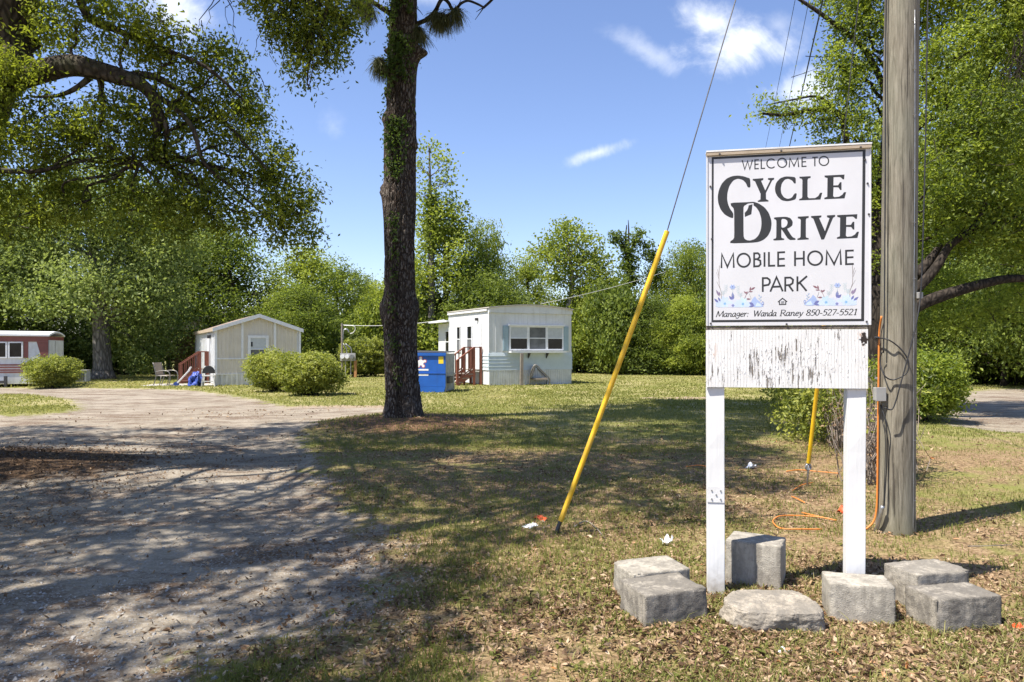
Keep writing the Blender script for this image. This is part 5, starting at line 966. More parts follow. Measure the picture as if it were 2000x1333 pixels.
# ------------------------------------------------------------------ concrete blocks at the foot of the sign
def conc_mat(name, c1, c2, agg, dark, topd=0.02):
    m, t = new_mat(name); co = t.objco(); geo = t.n('NewGeometry'); nz = t.n('SeparateXYZ', {'Vector': geo.outputs['Normal']}).outputs[2]
    n = t.noise(co, 7, 6, 0.6); f = t.noise(co, 45, 6, 0.7); col = t.mix(n, c1, c2)
    v = t.n('TexVoronoi', {'Vector': co, 'Scale': 85.0}); st = t.step(v.outputs['Distance'], 0.35, 0.2)
    stones = t.math('MULTIPLY', st, t.step(t.math('ADD', t.noise(co, 6, 4), t.math('MULTIPLY', nz, 0.12)), 0.5, 0.62)); col = t.mix(t.math('MULTIPLY', stones, agg), col, (0.56, 0.52, 0.46))
    stain = t.step(t.math('ADD', t.noise(t.scaled(co, (5, 5, 2.4)), 1.0, 8, 0.72, 0.5), t.math('MULTIPLY', nz, topd)), 0.44, 0.57); col = t.mix(t.math('MULTIPLY', stain, dark), col, (0.085, 0.075, 0.065))
    col = t.mix(t.math('MULTIPLY', t.step(f, 0.55, 0.75), 0.25), col, (0.13, 0.115, 0.095)); pt = geo.outputs['Pointiness']; edge = t.step(t.math('ADD', pt, t.math('MULTIPLY', t.math('SUBTRACT', t.noise(co, 22, 5, 0.7), 0.5), 0.22)), 0.505, 0.545); col = t.mix(t.math('MULTIPLY', edge, dark), col, t.mix(st, (0.09, 0.08, 0.066), (0.46, 0.42, 0.35))); col = t.mix(t.math('MULTIPLY', t.step(t.noise(t.scaled(co, (20, 20, 2.2)), 1.0, 5, 0.65), 0.5, 0.64), 0.5), col, (0.135, 0.12, 0.10)); tb = t.math('MULTIPLY', t.step(nz, 0.5, 0.9), t.step(t.noise(co, 11, 7, 0.7), 0.45, 0.6)); col = t.mix(t.math('MULTIPLY', tb, dark), col, (0.15, 0.135, 0.115))
    col = t.mix(0.28, col, t.mix(t.n('ObjectInfo').outputs['Random'], (0.10, 0.095, 0.085), (0.42, 0.39, 0.33))); z_ = t.n('SeparateXYZ', {'Vector': co}).outputs[2]; col = t.mix(t.math('MULTIPLY', t.step(t.math('ADD', z_, t.math('MULTIPLY', t.noise(co, 14, 4), 0.12)), 0.13, 0.05), 0.6), col, (0.14, 0.105, 0.07))
    h = t.math('ADD', t.math('MULTIPLY', f, 0.8), t.math('ADD', t.math('MULTIPLY', t.noise(co, 18, 4), 0.6), t.math('MULTIPLY', st, 0.4)))
    pits = t.step(t.n('TexVoronoi', {'Vector': t.scaled(co, (1, 1, 1.6)), 'Scale': 26.0}).outputs['Distance'], 0.14, 0.06)
    setp(t, col, 0.92, 0, t.bump(t.math('SUBTRACT', h, t.math('MULTIPLY', pits, 0.9)), 0.5, 0.010), 0.2); return m
M['conc_a'] = conc_mat('pale_concrete', (0.50, 0.455, 0.375), (0.37, 0.335, 0.28), 0.45, 0.45)
M['conc_b'] = conc_mat('stained_concrete', (0.45, 0.405, 0.335), (0.31, 0.275, 0.225), 0.5, 0.65, 0.06)
M['conc_c'] = conc_mat('shelly_concrete', (0.43, 0.375, 0.30), (0.32, 0.27, 0.21), 0.8, 0.55)
def rough_block(dims, seed, rnd=0.008, amp=0.0032, n=34, top=None):
    hx, hy, hz_ = np.array(dims)/2; g = np.linspace(-1, 1, n+1); key = {}; V = []; Fs = []
    def vid(p):
        k = tuple(np.round(p, 5)); 
        if k not in key: key[k] = len(V); V.append(p)
        return key[k]
    for ax in range(3):
        for sg in (-1, 1):
            for i in range(n):
                for j in range(n):
                    q = []
                    for a, b in ((i, j), (i+1, j), (i+1, j+1), (i, j+1)):
                        p = [0, 0, 0]; p[ax] = sg; p[(ax+1) % 3] = g[a]; p[(ax+2) % 3] = g[b]; q.append(vid(p))
                    Fs.append(q if sg > 0 else q[::-1])
    V = np.array(V)*np.array((hx, hy, hz_)); inner = np.clip(V, -np.array((hx, hy, hz_))+rnd, np.array((hx, hy, hz_))-rnd); d = V-inner; l = np.maximum(np.linalg.norm(d, axis=1, keepdims=True), 1e-9)
    N = d/l; V = inner+N*rnd; edge = (np.abs(V) > np.array((hx, hy, hz_))-rnd*1.6).sum(1) >= 2
    V = V+N*(amp*(0.7*fbm(V, 8, seed, 2)+0.8*fbm(V, 40, seed+1, 3)))[:, None]
    chip = edge*np.clip(vnoise(V, 11, seed+5)-0.1, 0, 1)*amp*6.0; V = V-N*chip[:, None]
    if top is not None: V[:, 2] += top*V[:, 0]*(V[:, 2] > 0)
    V[:, 2] += hz_; return V, np.array(Fs)
def block(label, c, dims, yaw, mat, seed, sink=0.03, **kw):
    V, Fs = rough_block(dims, seed, **kw); o = link('concrete_block', mesh_np('concrete_block', V, Fs, mat, True)); o.location = (c[0], c[1], float(hz(*c))-sink); o.rotation_euler = (0.01*math.sin(seed), 0.01*math.cos(seed*2), math.radians(yaw))
    return tag(o, label, 'concrete block', 'concrete blocks around the sign posts')
block('grey concrete block at far left, behind the front left block', (0.90, 4.63), (0.40, 0.30, 0.235), 17, M['conc_a'], 1)
block('dark stained concrete block at front left with cracked left face', (0.905, 4.30), (0.42, 0.31, 0.22), 20, M['conc_b'], 2)
block('tall smooth grey concrete block standing right beside the left post', (1.675, 4.93), (0.36, 0.28, 0.325), -27, M['conc_a'], 3, amp=0.003)
block('pale grey concrete block in front of the right post', (2.065, 4.285), (0.355, 0.24, 0.255), -13, M['conc_a'], 4)
block('dark mossy concrete block at right, behind the front right block', (2.60, 4.49), (0.40, 0.27, 0.265), 15, M['conc_b'], 5, amp=0.005)
block('stained concrete block at front right, nearest the right edge', (2.56, 4.165), (0.425, 0.25, 0.225), 11, M['conc_b'], 6, amp=0.0045)
def rubble():
    r = np.random.default_rng(12); out_ = [(-0.285, 0.0), (-0.2, 0.14), (-0.12, 0.19), (0.22, 0.2), (0.25, 0.1), (0.28, 0.0), (0.27, -0.15), (0.1, -0.19), (-0.08, -0.18), (-0.22, -0.14)]
    p = np.array(smooth(out_, 2)); n = len(p); V = []; rings = [(0.95, -0.04), (0.99, 0.01), (1.02, 0.04), (1.01, 0.07), (1.0, 0.10), (0.985, 0.122), (0.97, 0.132), (0.93, 0.136), (0.8, 0.137), (0.55, 0.137), (0.28, 0.137)]
    for s, z in rings: V += [(x*s, y*s, z) for x, y in p]
    V.append((0, 0, 0.137)); V = np.array(V); ed = np.exp(-((V[:, 2]-0.06)/0.05)**2); c = V[:, :2]/np.maximum(np.linalg.norm(V[:, :2], axis=1, keepdims=True), 0.05)
    V[:, :2] += c*((0.045*fbm(V, 9, 3, 3)+0.02*fbm(V, 30, 4, 2))*ed)[:, None]; V[:, 2] += 0.005*fbm(V, 10, 8, 3)
    F4 = [(k*n+i, k*n+(i+1) % n, (k+1)*n+(i+1) % n, (k+1)*n+i) for k in range(len(rings)-1) for i in range(n)]; F3 = [((len(rings)-1)*n+i, (len(rings)-1)*n+(i+1) % n, len(V)-1) for i in range(n)]
    me = bpy.data.meshes.new('concrete_slab'); me.from_pydata([tuple(v) for v in V], [], F4+F3); me.materials.append(M['conc_c']); me.polygons.foreach_set('use_smooth', np.ones(len(me.polygons), bool))
    o = link('concrete_slab', me); sb = o.modifiers.new('sub', 'SUBSURF'); sb.levels = 2; sb.render_levels = 3; sb.subdivision_type = 'SIMPLE'
    tx = bpy.data.textures.new('chips', 'CLOUDS'); tx.noise_scale = 0.022; tx.noise_depth = 3; dm = o.modifiers.new('chips', 'DISPLACE'); dm.texture = tx; dm.strength = 0.013
    o.location = (1.505, 4.19, float(hz(1.505, 4.19))-0.012); o.rotation_euler = (0.03, 0.01, -0.05); tag(o, 'pale broken slab of shelly concrete lying between the blocks', 'slab')
rubble()

# ------------------------------------------------------------------ utility pole
def pole_mat():
    m, t = new_mat('weathered_pole'); co = t.objco()
    g = t.noise(t.scaled(co, (70, 70, 3.5)), 1.0, 9, 0.75, 0.6); g2 = t.noise(t.scaled(co, (14, 14, 1.6)), 1.0, 5, 0.65, 1.6); b = t.noise(t.scaled(co, (3, 3, 1.0)), 1.0, 4)
    col = t.ramp(t.math('ADD', t.math('MULTIPLY', g, 0.6), t.math('MULTIPLY', g2, 0.4)), [(0.36, (0.07, 0.06, 0.045)), (0.46, (0.16, 0.142, 0.108)), (0.56, (0.245, 0.22, 0.172)), (0.68, (0.36, 0.328, 0.265))])
    col = t.mix(t.math('MULTIPLY', t.step(b, 0.4, 0.7), 0.4), col, (0.20, 0.205, 0.155))
    crack = t.step(t.noise(t.scaled(co, (38, 38, 0.8)), 1.0, 4, 0.55, 0.5), 0.385, 0.35); col = t.mix(t.math('MULTIPLY', crack, 0.8), col, (0.05, 0.042, 0.034))
    z = t.n('SeparateXYZ', {'Vector': co}).outputs[2]; col = t.mix(t.math('MULTIPLY', t.step(t.math('ADD', z, t.math('MULTIPLY', b, 0.3)), 0.42, 0.12), 0.35), col, (0.15, 0.135, 0.07))
    setp(t, col, 0.85, 0, t.bump(t.math('SUBTRACT', g, crack), 0.6, 0.008), 0.2); return m
M['pole'] = pole_mat()
PC = np.array((3.372, 6.30, 0.0)); PR = lambda z: 0.150-0.0028*z
POLE = thing('utility_pole', 'weathered grey wooden utility pole standing right of the sign', 'utility pole', tuple(PC))
zs = np.concatenate([np.linspace(-0.3, 5.2, 60), np.linspace(5.4, 11, 20)]); na = 48; an = np.arange(na)/na*2*np.pi
Z2, A2 = np.meshgrid(zs, an, indexing='ij'); Q = np.stack([np.cos(A2).ravel(), np.sin(A2).ravel(), Z2.ravel()], 1); rad = PR(Q[:, 2])+0.003*vnoise(Q*np.array((3, 3, 0.5)), 1, 3)+0.012*np.exp(-np.maximum(Q[:, 2], 0)/0.1)
LEANX = 0.012
V = np.stack([Q[:, 0]*rad+LEANX*Q[:, 2], Q[:, 1]*rad, Q[:, 2]], 1); i, j = np.meshgrid(np.arange(len(zs)-1), np.arange(na), indexing='ij'); p0 = (i*na+j).ravel(); p1 = (i*na+(j+1) % na).ravel()
link('pole_shaft', mesh_np('pole_shaft', V, np.stack([p0, p1, p1+na, p0+na], 1), M['pole'], True), POLE)
mb = MB(); mb.cyl((LEANX*11, 0, 10.999), (LEANX*11, 0, 11.01), PR(11), 24); mb.build('pole_top', M['pole'], POLE)
def on(px, py, lift=0.008):        # the point of the pole's surface behind a photo pixel
    kx, kz, d = (px-1000)/F, (HZ-py)/F, PC[1]-0.14
    for _ in range(8):
        z = CAMH+kz*d; dx = kx*d-PC[0]-LEANX*z; r_0 = PR(z); d = PC[1]-math.sqrt(r_0*r_0-dx*dx) if abs(dx) < r_0*0.995 else PC[1]
    z = CAMH+kz*d; q = np.array((kx*d-PC[0], d-PC[1], z)); n_ = q-np.array((LEANX*z, 0, z)); n_ /= max(np.linalg.norm(n_), 1e-6); return q+n_*lift
def cab(name, pts, rad, mat, lift=0.01, parent=POLE): mb = MB(); mb.tube(spline([on(x, y, lift) for x, y in pts], 6), rad, 8); return mb.build(name, mat, parent, smooth=True)
cab('cable', [(1739, -180), (1733, 0), (1731, 150), (1731, 270), (1730, 420), (1729, 560), (1728, 640), (1727, 690)], 0.006, M['black_rubber'])
cab('cable', [(1716, 660), (1735, 663), (1752, 675), (1765, 692), (1771, 710), (1768, 728), (1756, 738), (1744, 742), (1732, 735), (1725, 716), (1724, 700), (1727, 688)], 0.006, M['black_rubber'], 0.03)
cab('cable', [(1722, 792), (1729, 815), (1733, 840), (1733, 900), (1730, 960), (1728, 992)], 0.005, M['black_rubber']); cab('cable', [(1726, 788), (1724, 815), (1730, 850), (1730, 900), (1727, 992)], 0.004, M['black_rubber'])
mb = MB(); mb.tube(spline([P3(x, y, d)-PC for x, y, d in ((1815, -250, 6.2), (1812, 0, 6.2), (1810, 140, 6.2), (1807, 300, 6.2), (1803, 450, 6.17), (1799, 560, 6.15), (1792, 620, 6.11), (1778, 680, 6.09), (1766, 725, 6.09), (1755, 765, 6.09), (1751, 780, 6.10), (1742, 800, 6.10), (1728, 797, 6.11))], 6), 0.006, 8); mb.build('drop_cable', M['black_rubber'], POLE, smooth=True)
cab('orange_conduit', [(1724, 618), (1720, 650), (1719, 700), (1718, 790), (1717, 880), (1716, 960), (1714, 1000), (1708, 1020), (1694, 1034)], 0.0085, M['orange_plastic'], 0.012)
cab('conduit_stub', [(1727, 988), (1721, 1015), (1715, 1044)], 0.017, M['steel'], 0.025)
cab('ground_wire', [(1786, 20), (1786, 300), (1784, 600), (1783, 900), (1783, 985), (1782, 1048)], 0.003, M['steel'], 0.004)
mb = MB(); c = on(1722.5, 770, 0.03); mb.box(c, (0.085, 0.055, 0.115)); jb = mb.build('junction_box', M['grey_plastic'], POLE, bevel=0.006); mb = MB(); mb.box(c+np.array((0, -0.030, 0)), (0.089, 0.008, 0.12)); mb.build('lid', M['grey_plastic'], jb, bevel=0.003)
mb = MB(); c = on(1790, 578, 0.02); mb.box(c, (0.045, 0.05, 0.055)); mb.build('cable_clamp', M['grey_plastic'], POLE, bevel=0.004)
mb = MB(); mb.box(on(1717, 660, 0.02), (0.03, 0.03, 0.022)); mb.build('cable_tie', M['dark_steel'], POLE, bevel=0.003)
st0 = None
for y in (42, 135, 225, 330, 435, 545, 652, 755, 860, 978):
    if st0 is None: q = MB(); q.tube([(-0.012, 0, 0), (-0.012, -0.012, 0), (0.012, -0.012, 0), (0.012, 0, 0)], 0.0022, 5); st0 = q.build('staple', M['steel'], POLE); o = st0
    else: o = st0.copy(); COL.objects.link(o); o.parent = POLE
    o.location = on(1785, y, 0.0)
def hw(n, a, b, sag): t_ = np.linspace(0, 1, n)[:, None]; a, b = np.array(a, float), np.array(b, float); p = a+(b-a)*t_; p[:, 2] -= sag*4*(t_*(1-t_))[:, 0]; return p
# guy wires with yellow guards
def guy(label, pts, g0, g1, top, group):
    t = thing('guy_wire', label, 'guy wire', tuple(pts[0]), 0, group); b = np.array(pts[0]); P = [np.array(p)-b for p in pts]
    mb = MB(); mb.tube(P, 0.0055, 6); mb.build('wire', M['dark_steel'], t); g0, g1 = np.array(g0)-b, np.array(g1)-b
    mb = MB(); mb.tube(spline([g0, (g0+g1)/2+np.array((0.006, 0, 0)), g1], 6), 0.0225, 14); mb.build('guard_sleeve', M['yellow_plastic'], t, smooth=False); return t, b
a = np.array((*G(1086, 1042), 0.0)); gt = P3(1303, 452, 6.22)
t, b = guy('yellow sleeved guy wire leaning left of the sign', [a, gt, P3(1437, 0, 6.22), (3.45, 6.25, 9.3)], a+(gt-a)*0.04, gt, None, 'guy wires staying the pole')
mb = MB(); mb.tube([np.array((0, 0, -0.1)), (gt-a)*0.012, (gt-a)*0.045], 0.018, 8); mb.build('anchor_rod', M['dark_steel'], t)
a = np.array((3.43, 8.30, 0.24)); e = np.array((3.46, 6.42, 8.0)); u_ = (e-a)/np.linalg.norm(e-a)
t, b = guy('yellow sleeved guy wire behind the sign, anchored between its posts', [a, e], a+u_*0.03, a+u_*2.3, None, 'guy wires staying the pole')
mb = MB(); mb.tube([(-0.01, 0.02, -0.34), (0, 0, -0.05), u_*0.02], 0.011, 8); th = np.linspace(0, 2*math.pi, 17)[:-1]; ring = [(0.028*math.cos(q), 0, -0.02+0.034*math.sin(q)) for q in th]; mb.tube(ring+[ring[0]], 0.011, 8); mb.build('eye_anchor', M['steel'], t, smooth=True)
# overhead lines
def wire(label, pts, rad, mat, group=None, name='overhead_wire'):
    mb = MB(); mb.tube(pts, rad, 6); o = mb.build(name, mat); return tag(o, label, 'wire', group)
for lab, zt, x0, end, rr in (('thick black overhead cable running from the pole behind the sign', 7.7, 1605, (1505, 440), 0.014), ('thin overhead wire nearest the thick black cable', 8.77, 1577, (1490, 440), 0.006), ('thin overhead wire farthest left above the sign', 9.5, 1550, (1462, 450), 0.006)):
    s = np.array((PC[0]+LEANX*zt, PC[1]+0.16, zt)); e = P3(end[0], end[1], 44); wire(lab, hw(30, s, e, 0.15), rr, M['black_rubber'], 'overhead lines leaving the pole')
# ------------------------------------------------------------------ more materials
M['vinyl_white'] = worn('white_siding', (0.70, 0.71, 0.71), (0.62, 0.63, 0.63), 2.0, 0.5, 0, 0.05, (0.4, (0.48, 0.46, 0.42)), (0.5, (0.50, 0.47, 0.42)))
M['siding_blue'] = worn('pale_blue_siding', (0.56, 0.63, 0.66), (0.50, 0.57, 0.60), 3, 0.5, 0, 0.05, (0.2, (0.36, 0.42, 0.45)))
M['shutter_blue'] = plain('blue_grey_shutter', (0.33, 0.44, 0.50), 0.5)
M['cream'] = worn('cream_siding', (0.66, 0.61, 0.52), (0.60, 0.55, 0.46), 2, 0.55, 0, 0.05, (0.15, (0.42, 0.38, 0.31)))
M['trim'] = plain('white_trim', (0.76, 0.77, 0.78), 0.45)
M['skirt'] = worn('ribbed_skirting', (0.68, 0.69, 0.68), (0.56, 0.57, 0.55), 3, 0.55, 0, 0.05, (0.4, (0.36, 0.35, 0.31)), (0.4, (0.42, 0.41, 0.37)))
M['roof_metal'] = worn('roof_coating', (0.52, 0.49, 0.42), (0.42, 0.39, 0.33), 2, 0.6, 0, 0.1)
M['shingle'] = worn('brown_shingle', (0.30, 0.22, 0.16), (0.22, 0.16, 0.12), 5, 0.9, 0, 0.4)
M['red_band'] = worn('faded_red_metal', (0.24, 0.075, 0.060), (0.19, 0.06, 0.05), 4, 0.5, 0, 0.05)
M['red_wood'] = worn('red_brown_wood', (0.23, 0.075, 0.042), (0.17, 0.055, 0.033), 8, 0.7, 0, 0.2)
M['grey_wood'] = worn('weathered_board', (0.26, 0.225, 0.19), (0.17, 0.145, 0.12), 8, 0.85, 0, 0.3)
M['orange_wood'] = worn('stained_post', (0.42, 0.21, 0.08), (0.33, 0.16, 0.06), 8, 0.7, 0, 0.2)
M['bin_blue'] = worn('blue_steel', (0.012, 0.105, 0.44), (0.010, 0.085, 0.36), 3, 0.4, 0, 0.05, (0.15, (0.03, 0.06, 0.14)), (0.35, (0.02, 0.07, 0.24)))
M['bin_grey'] = worn('scuffed_grey_steel', (0.40, 0.42, 0.44), (0.24, 0.25, 0.26), 5, 0.5, 0, 0.1, (0.7, (0.10, 0.10, 0.10)))
M['lid_black'] = plain('black_lid', (0.05, 0.05, 0.055), 0.5)
M['label_yellow'] = plain('yellow_label', (0.80, 0.58, 0.03), 0.5); M['print_white'] = plain('white_print', (0.80, 0.80, 0.80), 0.5); M['print_red'] = plain('red_print', (0.5, 0.08, 0.06), 0.5)
M['canvas_tan'] = worn('tan_sling', (0.33, 0.27, 0.20), (0.27, 0.215, 0.155), 9, 0.8, 0, 0.1)
M['blue_cloth'] = worn('blue_tarp', (0.05, 0.10, 0.42), (0.03, 0.06, 0.30), 6, 0.5, 0, 0.2)
M['black_cloth'] = plain('black_cushion', (0.02, 0.02, 0.022), 0.7)
M['chair_white'] = plain('white_frame', (0.70, 0.69, 0.66), 0.5); M['chair_metal'] = plain('bronze_frame', (0.20, 0.19, 0.175), 0.45, 0.5)
M['ac_grey'] = plain('grey_cabinet', (0.30, 0.33, 0.38), 0.5); M['slab_grey'] = worn('concrete_pad', (0.40, 0.38, 0.35), (0.33, 0.31, 0.28), 4, 0.9, 0, 0.3)
M['tan_wall'] = worn('brown_house_wall', (0.20, 0.135, 0.09), (0.16, 0.105, 0.07), 3, 0.8, 0, 0.2)
M['paper'] = plain('white_paper', (0.80, 0.81, 0.82), 0.6, 0, 0.08); M['flag'] = plain('orange_flag', (0.80, 0.11, 0.03), 0.5); M['film'] = plain('clear_film', (0.60, 0.65, 0.72), 0.25, 0, 0.1)
def glass_mat(name, c):
    m, t = new_mat(name); co = t.objco(); setp(t, t.mix(t.step(t.noise(co, 3.0, 4), 0.3, 0.7), c, tuple(x*0.6 for x in c)), 0.08, 0, None, 0.3); return m
M['glass'] = glass_mat('dark_pane', (0.015, 0.016, 0.018)); M['screen'] = glass_mat('insect_screen', (0.16, 0.165, 0.17)); M['screen'].node_tree.nodes['Principled BSDF'].inputs['Roughness'].default_value = 0.6
M['blind'] = plain('pale_blind', (0.50, 0.53, 0.55), 0.6)
def one(name, mat, parent, *boxes, **kw):
    mb = MB()
    for b_ in boxes: mb.bx(*b_)
    return mb.build(name, mat, parent, **kw)
def ribs(x0, x1, y, z0, z1, step, wd, dp, base=0.012, axis='x'):
    """sheet with raised vertical ribs facing -y (axis x) or -x (axis y)"""
    mb = MB(); n = int((x1-x0)/step)
    if axis == 'x':
        mb.bx(x0, x1, y-base, y, z0, z1)
        for k in range(n+1):
            xx = x0+k*step; 
            if xx+wd <= x1+1e-6: mb.bx(xx, xx+wd, y-base-dp, y-base+0.001, z0+0.002, z1-0.002)
    else:
        mb.bx(y-base, y, x0, x1, z0, z1)
        for k in range(n+1):
            xx = x0+k*step
            if xx+wd <= x1+1e-6: mb.bx(y-base-dp, y-base+0.001, xx, xx+wd, z0+0.002, z1-0.002)
    return mb
def house_window(parent, x0, x1, z0, z1, y=0.0, fw=0.05, split=True, mat='glass', upper=None, name='window', side=False):
    """window facing -y (or -x when side): frame, meeting rail, panes"""
    def B(mb, a0, a1, d0, d1, c0, c1): mb.bx(*((d0, d1, a0, a1) if side else (a0, a1, d0, d1)), c0, c1)
    mb = MB(); B(mb, x0, x0+fw, y-0.05, y+0.01, z0, z1); B(mb, x1-fw, x1, y-0.05, y+0.01, z0, z1); B(mb, x0+fw, x1-fw, y-0.048, y+0.01, z1-fw, z1); B(mb, x0+fw, x1-fw, y-0.048, y+0.01, z0, z0+fw)
    zm = (z0+z1)/2
    if split: B(mb, x0+fw, x1-fw, y-0.04, y+0.005, zm-0.02, zm+0.02)
    w_ = mb.build(name, M['trim'], parent)
    for c0, c1, mt in (((z0+fw, zm-0.02, mat), (zm+0.02, z1-fw, upper or mat)) if split else ((z0+fw, z1-fw, mat),)):
        q = MB(); B(q, x0+fw, x1-fw, y-0.022, y-0.012, c0, c1); q.build('pane', M[mt], w_)
    return w_

# ------------------------------------------------------------------ white trailer with pale blue lower siding
t = thing('white_trailer', 'white single wide mobile home with pale blue lower siding and triple window', 'mobile home', (-0.967, 30.07, 0.0), math.radians(26.5)); WT = t
Wd, L = 4.03, 4.6
one('body', M['vinyl_white'], t, (0.03, Wd-0.03, 0.03, L-0.02, 0.05, 3.26))
ribs(0, Wd, 0.03, 1.40, 3.08, 0.305, 0.022, 0.008, 0.03).build('front_wall', M['vinyl_white'], t)
ribs(0.0, L, 0.03, 0.05, 3.26, 0.305, 0.022, 0.008, 0.03, 'y').build('side_wall', M['vinyl_white'], t)
xf = np.linspace(-0.02, Wd+0.02, 12); mb = MB(); mb.prism([(-0.02, 3.085), (Wd+0.02, 3.085)]+[(x, 3.27+0.15*math.sin(math.pi*(x+0.06)/(Wd+0.12))) for x in xf[::-1]], -0.06, 0.0); mb.build('front_fascia', M['vinyl_white'], t)
mb = MB()                           # lap boards, each leaning out at its foot
for k in range(5):
    z0, z1 = 0.66+k*0.148, 0.66+(k+1)*0.148; mb.add([(-0.03, -0.035, z0), (Wd+0.03, -0.035, z0), (Wd+0.03, -0.006, z1), (-0.03, -0.006, z1), (-0.03, 0.03, z0), (Wd+0.03, 0.03, z0), (Wd+0.03, 0.03, z1), (-0.03, 0.03, z1)], [(0, 1, 2, 3), (1, 5, 6, 2), (4, 0, 3, 7), (0, 4, 5, 1), (3, 2, 6, 7)])
    mb.add([(-0.035, -0.03, z0), (-0.006, -0.03, z1), (-0.006, L*0.45, z1), (-0.035, L*0.45, z0), (0.03, -0.03, z0), (0.03, L*0.45, z0)], [(0, 1, 2, 3), (0, 3, 5, 4)])
mb.build('lap_siding', M['siding_blue'], t)
ribs(0.0, Wd, 0.0, 0.0, 0.655, 0.11, 0.045, 0.02).build('skirting', M['skirt'], t)
mb = MB(); n = 14; xsn = np.linspace(-0.06, Wd+0.06, n); zt = 3.275+0.15*np.sin(np.pi*(xsn+0.06)/(Wd+0.12))
mb.prism([(x, z) for x, z in zip(xsn, zt+0.045)]+[(x, z) for x, z in zip(xsn[::-1], zt[::-1]-0.002)], -0.115, L+0.05); mb.build('roof', M['roof_metal'], t)
tw_ = house_window(t, 0.93, 1.83, 1.50, 2.54, -0.03, 0.055, True, 'glass', 'blind'); house_window(t, 1.832, 2.74, 1.50, 2.54, -0.03, 0.055, True, 'screen', 'screen'); house_window(t, 2.742, 3.58, 1.50, 2.54, -0.03, 0.055, True, 'glass', 'blind')
one('window_hood', M['trim'], t, (0.88, 3.63, -0.13, -0.01, 2.545, 2.60))
for x0, x1 in ((0.64, 0.90), (3.60, 3.86)):
    mb = MB(); mb.bx(x0, x1, -0.045, -0.01, 1.47, 2.55); mb.bx(x0+0.03, x1-0.03, -0.056, -0.044, 1.52, 2.02); mb.bx(x0+0.03, x1-0.03, -0.056, -0.044, 2.06, 2.50); mb.build('shutter', M['shutter_blue'], t, bevel=0.004)
mb = MB(); mb.bx(0.9, 3.6, -0.30, -0.02, 1.40, 1.455); mb.bx(0.9, 3.6, -0.305, -0.285, 1.385, 1.475); mb.build('window_shelf', M['trim'], t)
for x in (1.83, 2.72): mb = MB(); mb.prism([(0, 0)], 0, 0) if False else mb.add([(x, -0.02, 1.40), (x, -0.26, 1.40), (x, -0.02, 1.14), (x+0.04, -0.02, 1.40), (x+0.04, -0.26, 1.40), (x+0.04, -0.02, 1.14)], [(0, 1, 2), (5, 4, 3), (0, 3, 4, 1), (1, 4, 5, 2)]); mb.build('shelf_bracket', M['dark_steel'], t)
for y0, y1 in ((1.72, 2.28), (3.05, 3.5)): house_window(t, y0, y1, 1.40, 2.60, 0.0, 0.05, True, 'screen', 'glass', 'window', True)
mb = MB(); mb.bx(-0.035, 0.02, 0.75, 1.55, 0.68, 2.66); dr = mb.build('door', M['trim'], t); one('pane', M['vinyl_white'], dr, (-0.045, -0.034, 0.9, 1.4, 1.75, 2.45)); one('handle', M['dark_steel'], dr, (-0.08, -0.03, 0.80, 0.86, 1.60, 1.66))
mb = MB(); mb.bx(-0.13, -0.005, 1.08, 1.2, 2.78, 2.9); mb.build('porch_lamp', M['dark_steel'], t, bevel=0.01); one('gutter_strip', M['trim'], t, (-0.07, 0.0, 0.1, L, 3.16, 3.24))
one('rear_addition', M['vinyl_white'], t, (0.35, Wd-0.3, L, L+2.3, 0.05, 2.80)); mb = MB(); mb.add([(-0.15, L-0.1, 2.84), (Wd, L-0.1, 2.98), (Wd, L+2.4, 2.98), (-0.15, L+2.4, 2.84), (-0.15, L-0.1, 2.92), (Wd, L-0.1, 3.06), (Wd, L+2.4, 3.06), (-0.15, L+2.4, 2.92)], [(0, 3, 2, 1), (4, 5, 6, 7), (0, 1, 5, 4), (1, 2, 6, 5), (2, 3, 7, 6), (3, 0, 4, 7)]); mb.build('addition_roof', M['trim'], t)
house_window(t, L+0.7, L+1.25, 1.35, 2.45, 0.35, 0.05, True, 'glass', 'glass', 'window', True)
# steps
def local(th, x, y): c, s = math.cos(th.rotation_euler.z), math.sin(th.rotation_euler.z); return (th.location.x+c*x-s*y, th.location.y+s*x+c*y)
def steps(label, at, rz, wd, rise, run, n, rail, mat, tread_mat, LD=0.35):
    t = thing('wooden_steps', label, 'steps', (*at, 0.0), rz)
    for k in range(n): one('tread', tread_mat, t, (-wd, 0, LD+k*run-0.02, LD+(k+1)*run, rise*(n-k)-0.04, rise*(n-k)))
    one('landing', tread_mat, t, (-wd, 0, 0.0, LD, rise*(n+1)-0.04, rise*(n+1)))
    H = rise*(n+1); E = LD+n*run
    for x in (-0.03, -wd+0.03):
        mb = MB(); mb.beam((x, LD, H-0.1), (x, E, 0.08), 0.05, 0.22); mb.build('stringer', mat, t)
        for y, z in ((0.04, 0), (LD, 0), (E-0.05, 0)):
            zt_ = rail+(H if y <= LD else rise*0.6); one('rail_post', mat, t, (x-0.045, x+0.045, y-0.045, y+0.045, 0, zt_))
        mb = MB(); mb.beam((x, 0.0, H+rail), (x, LD+0.02, H+rail), 0.1, 0.045); mb.beam((x, LD, H+rail), (x, E, rail+rise*0.6), 0.1, 0.045); mb.beam((x, LD, H+0.12), (x, E, 0.12+rise*0.6), 0.06, 0.04); mb.build('hand_rail', mat, t)
        for k in range(5): f = (k+0.5)/5; y = LD+f*(E-LD); z = H+(rise*0.6-H)*f; one('baluster', mat, t, (x-0.02, x+0.02, y-0.02, y+0.02, z+0.1, z+rail))
    return t
steps('red brown wooden steps with railing at the side of the white trailer', local(WT, -0.06, 1.75), math.radians(26.5+90), 1.15, 0.17, 0.27, 3, 0.95, M['red_wood'], M['grey_wood'])
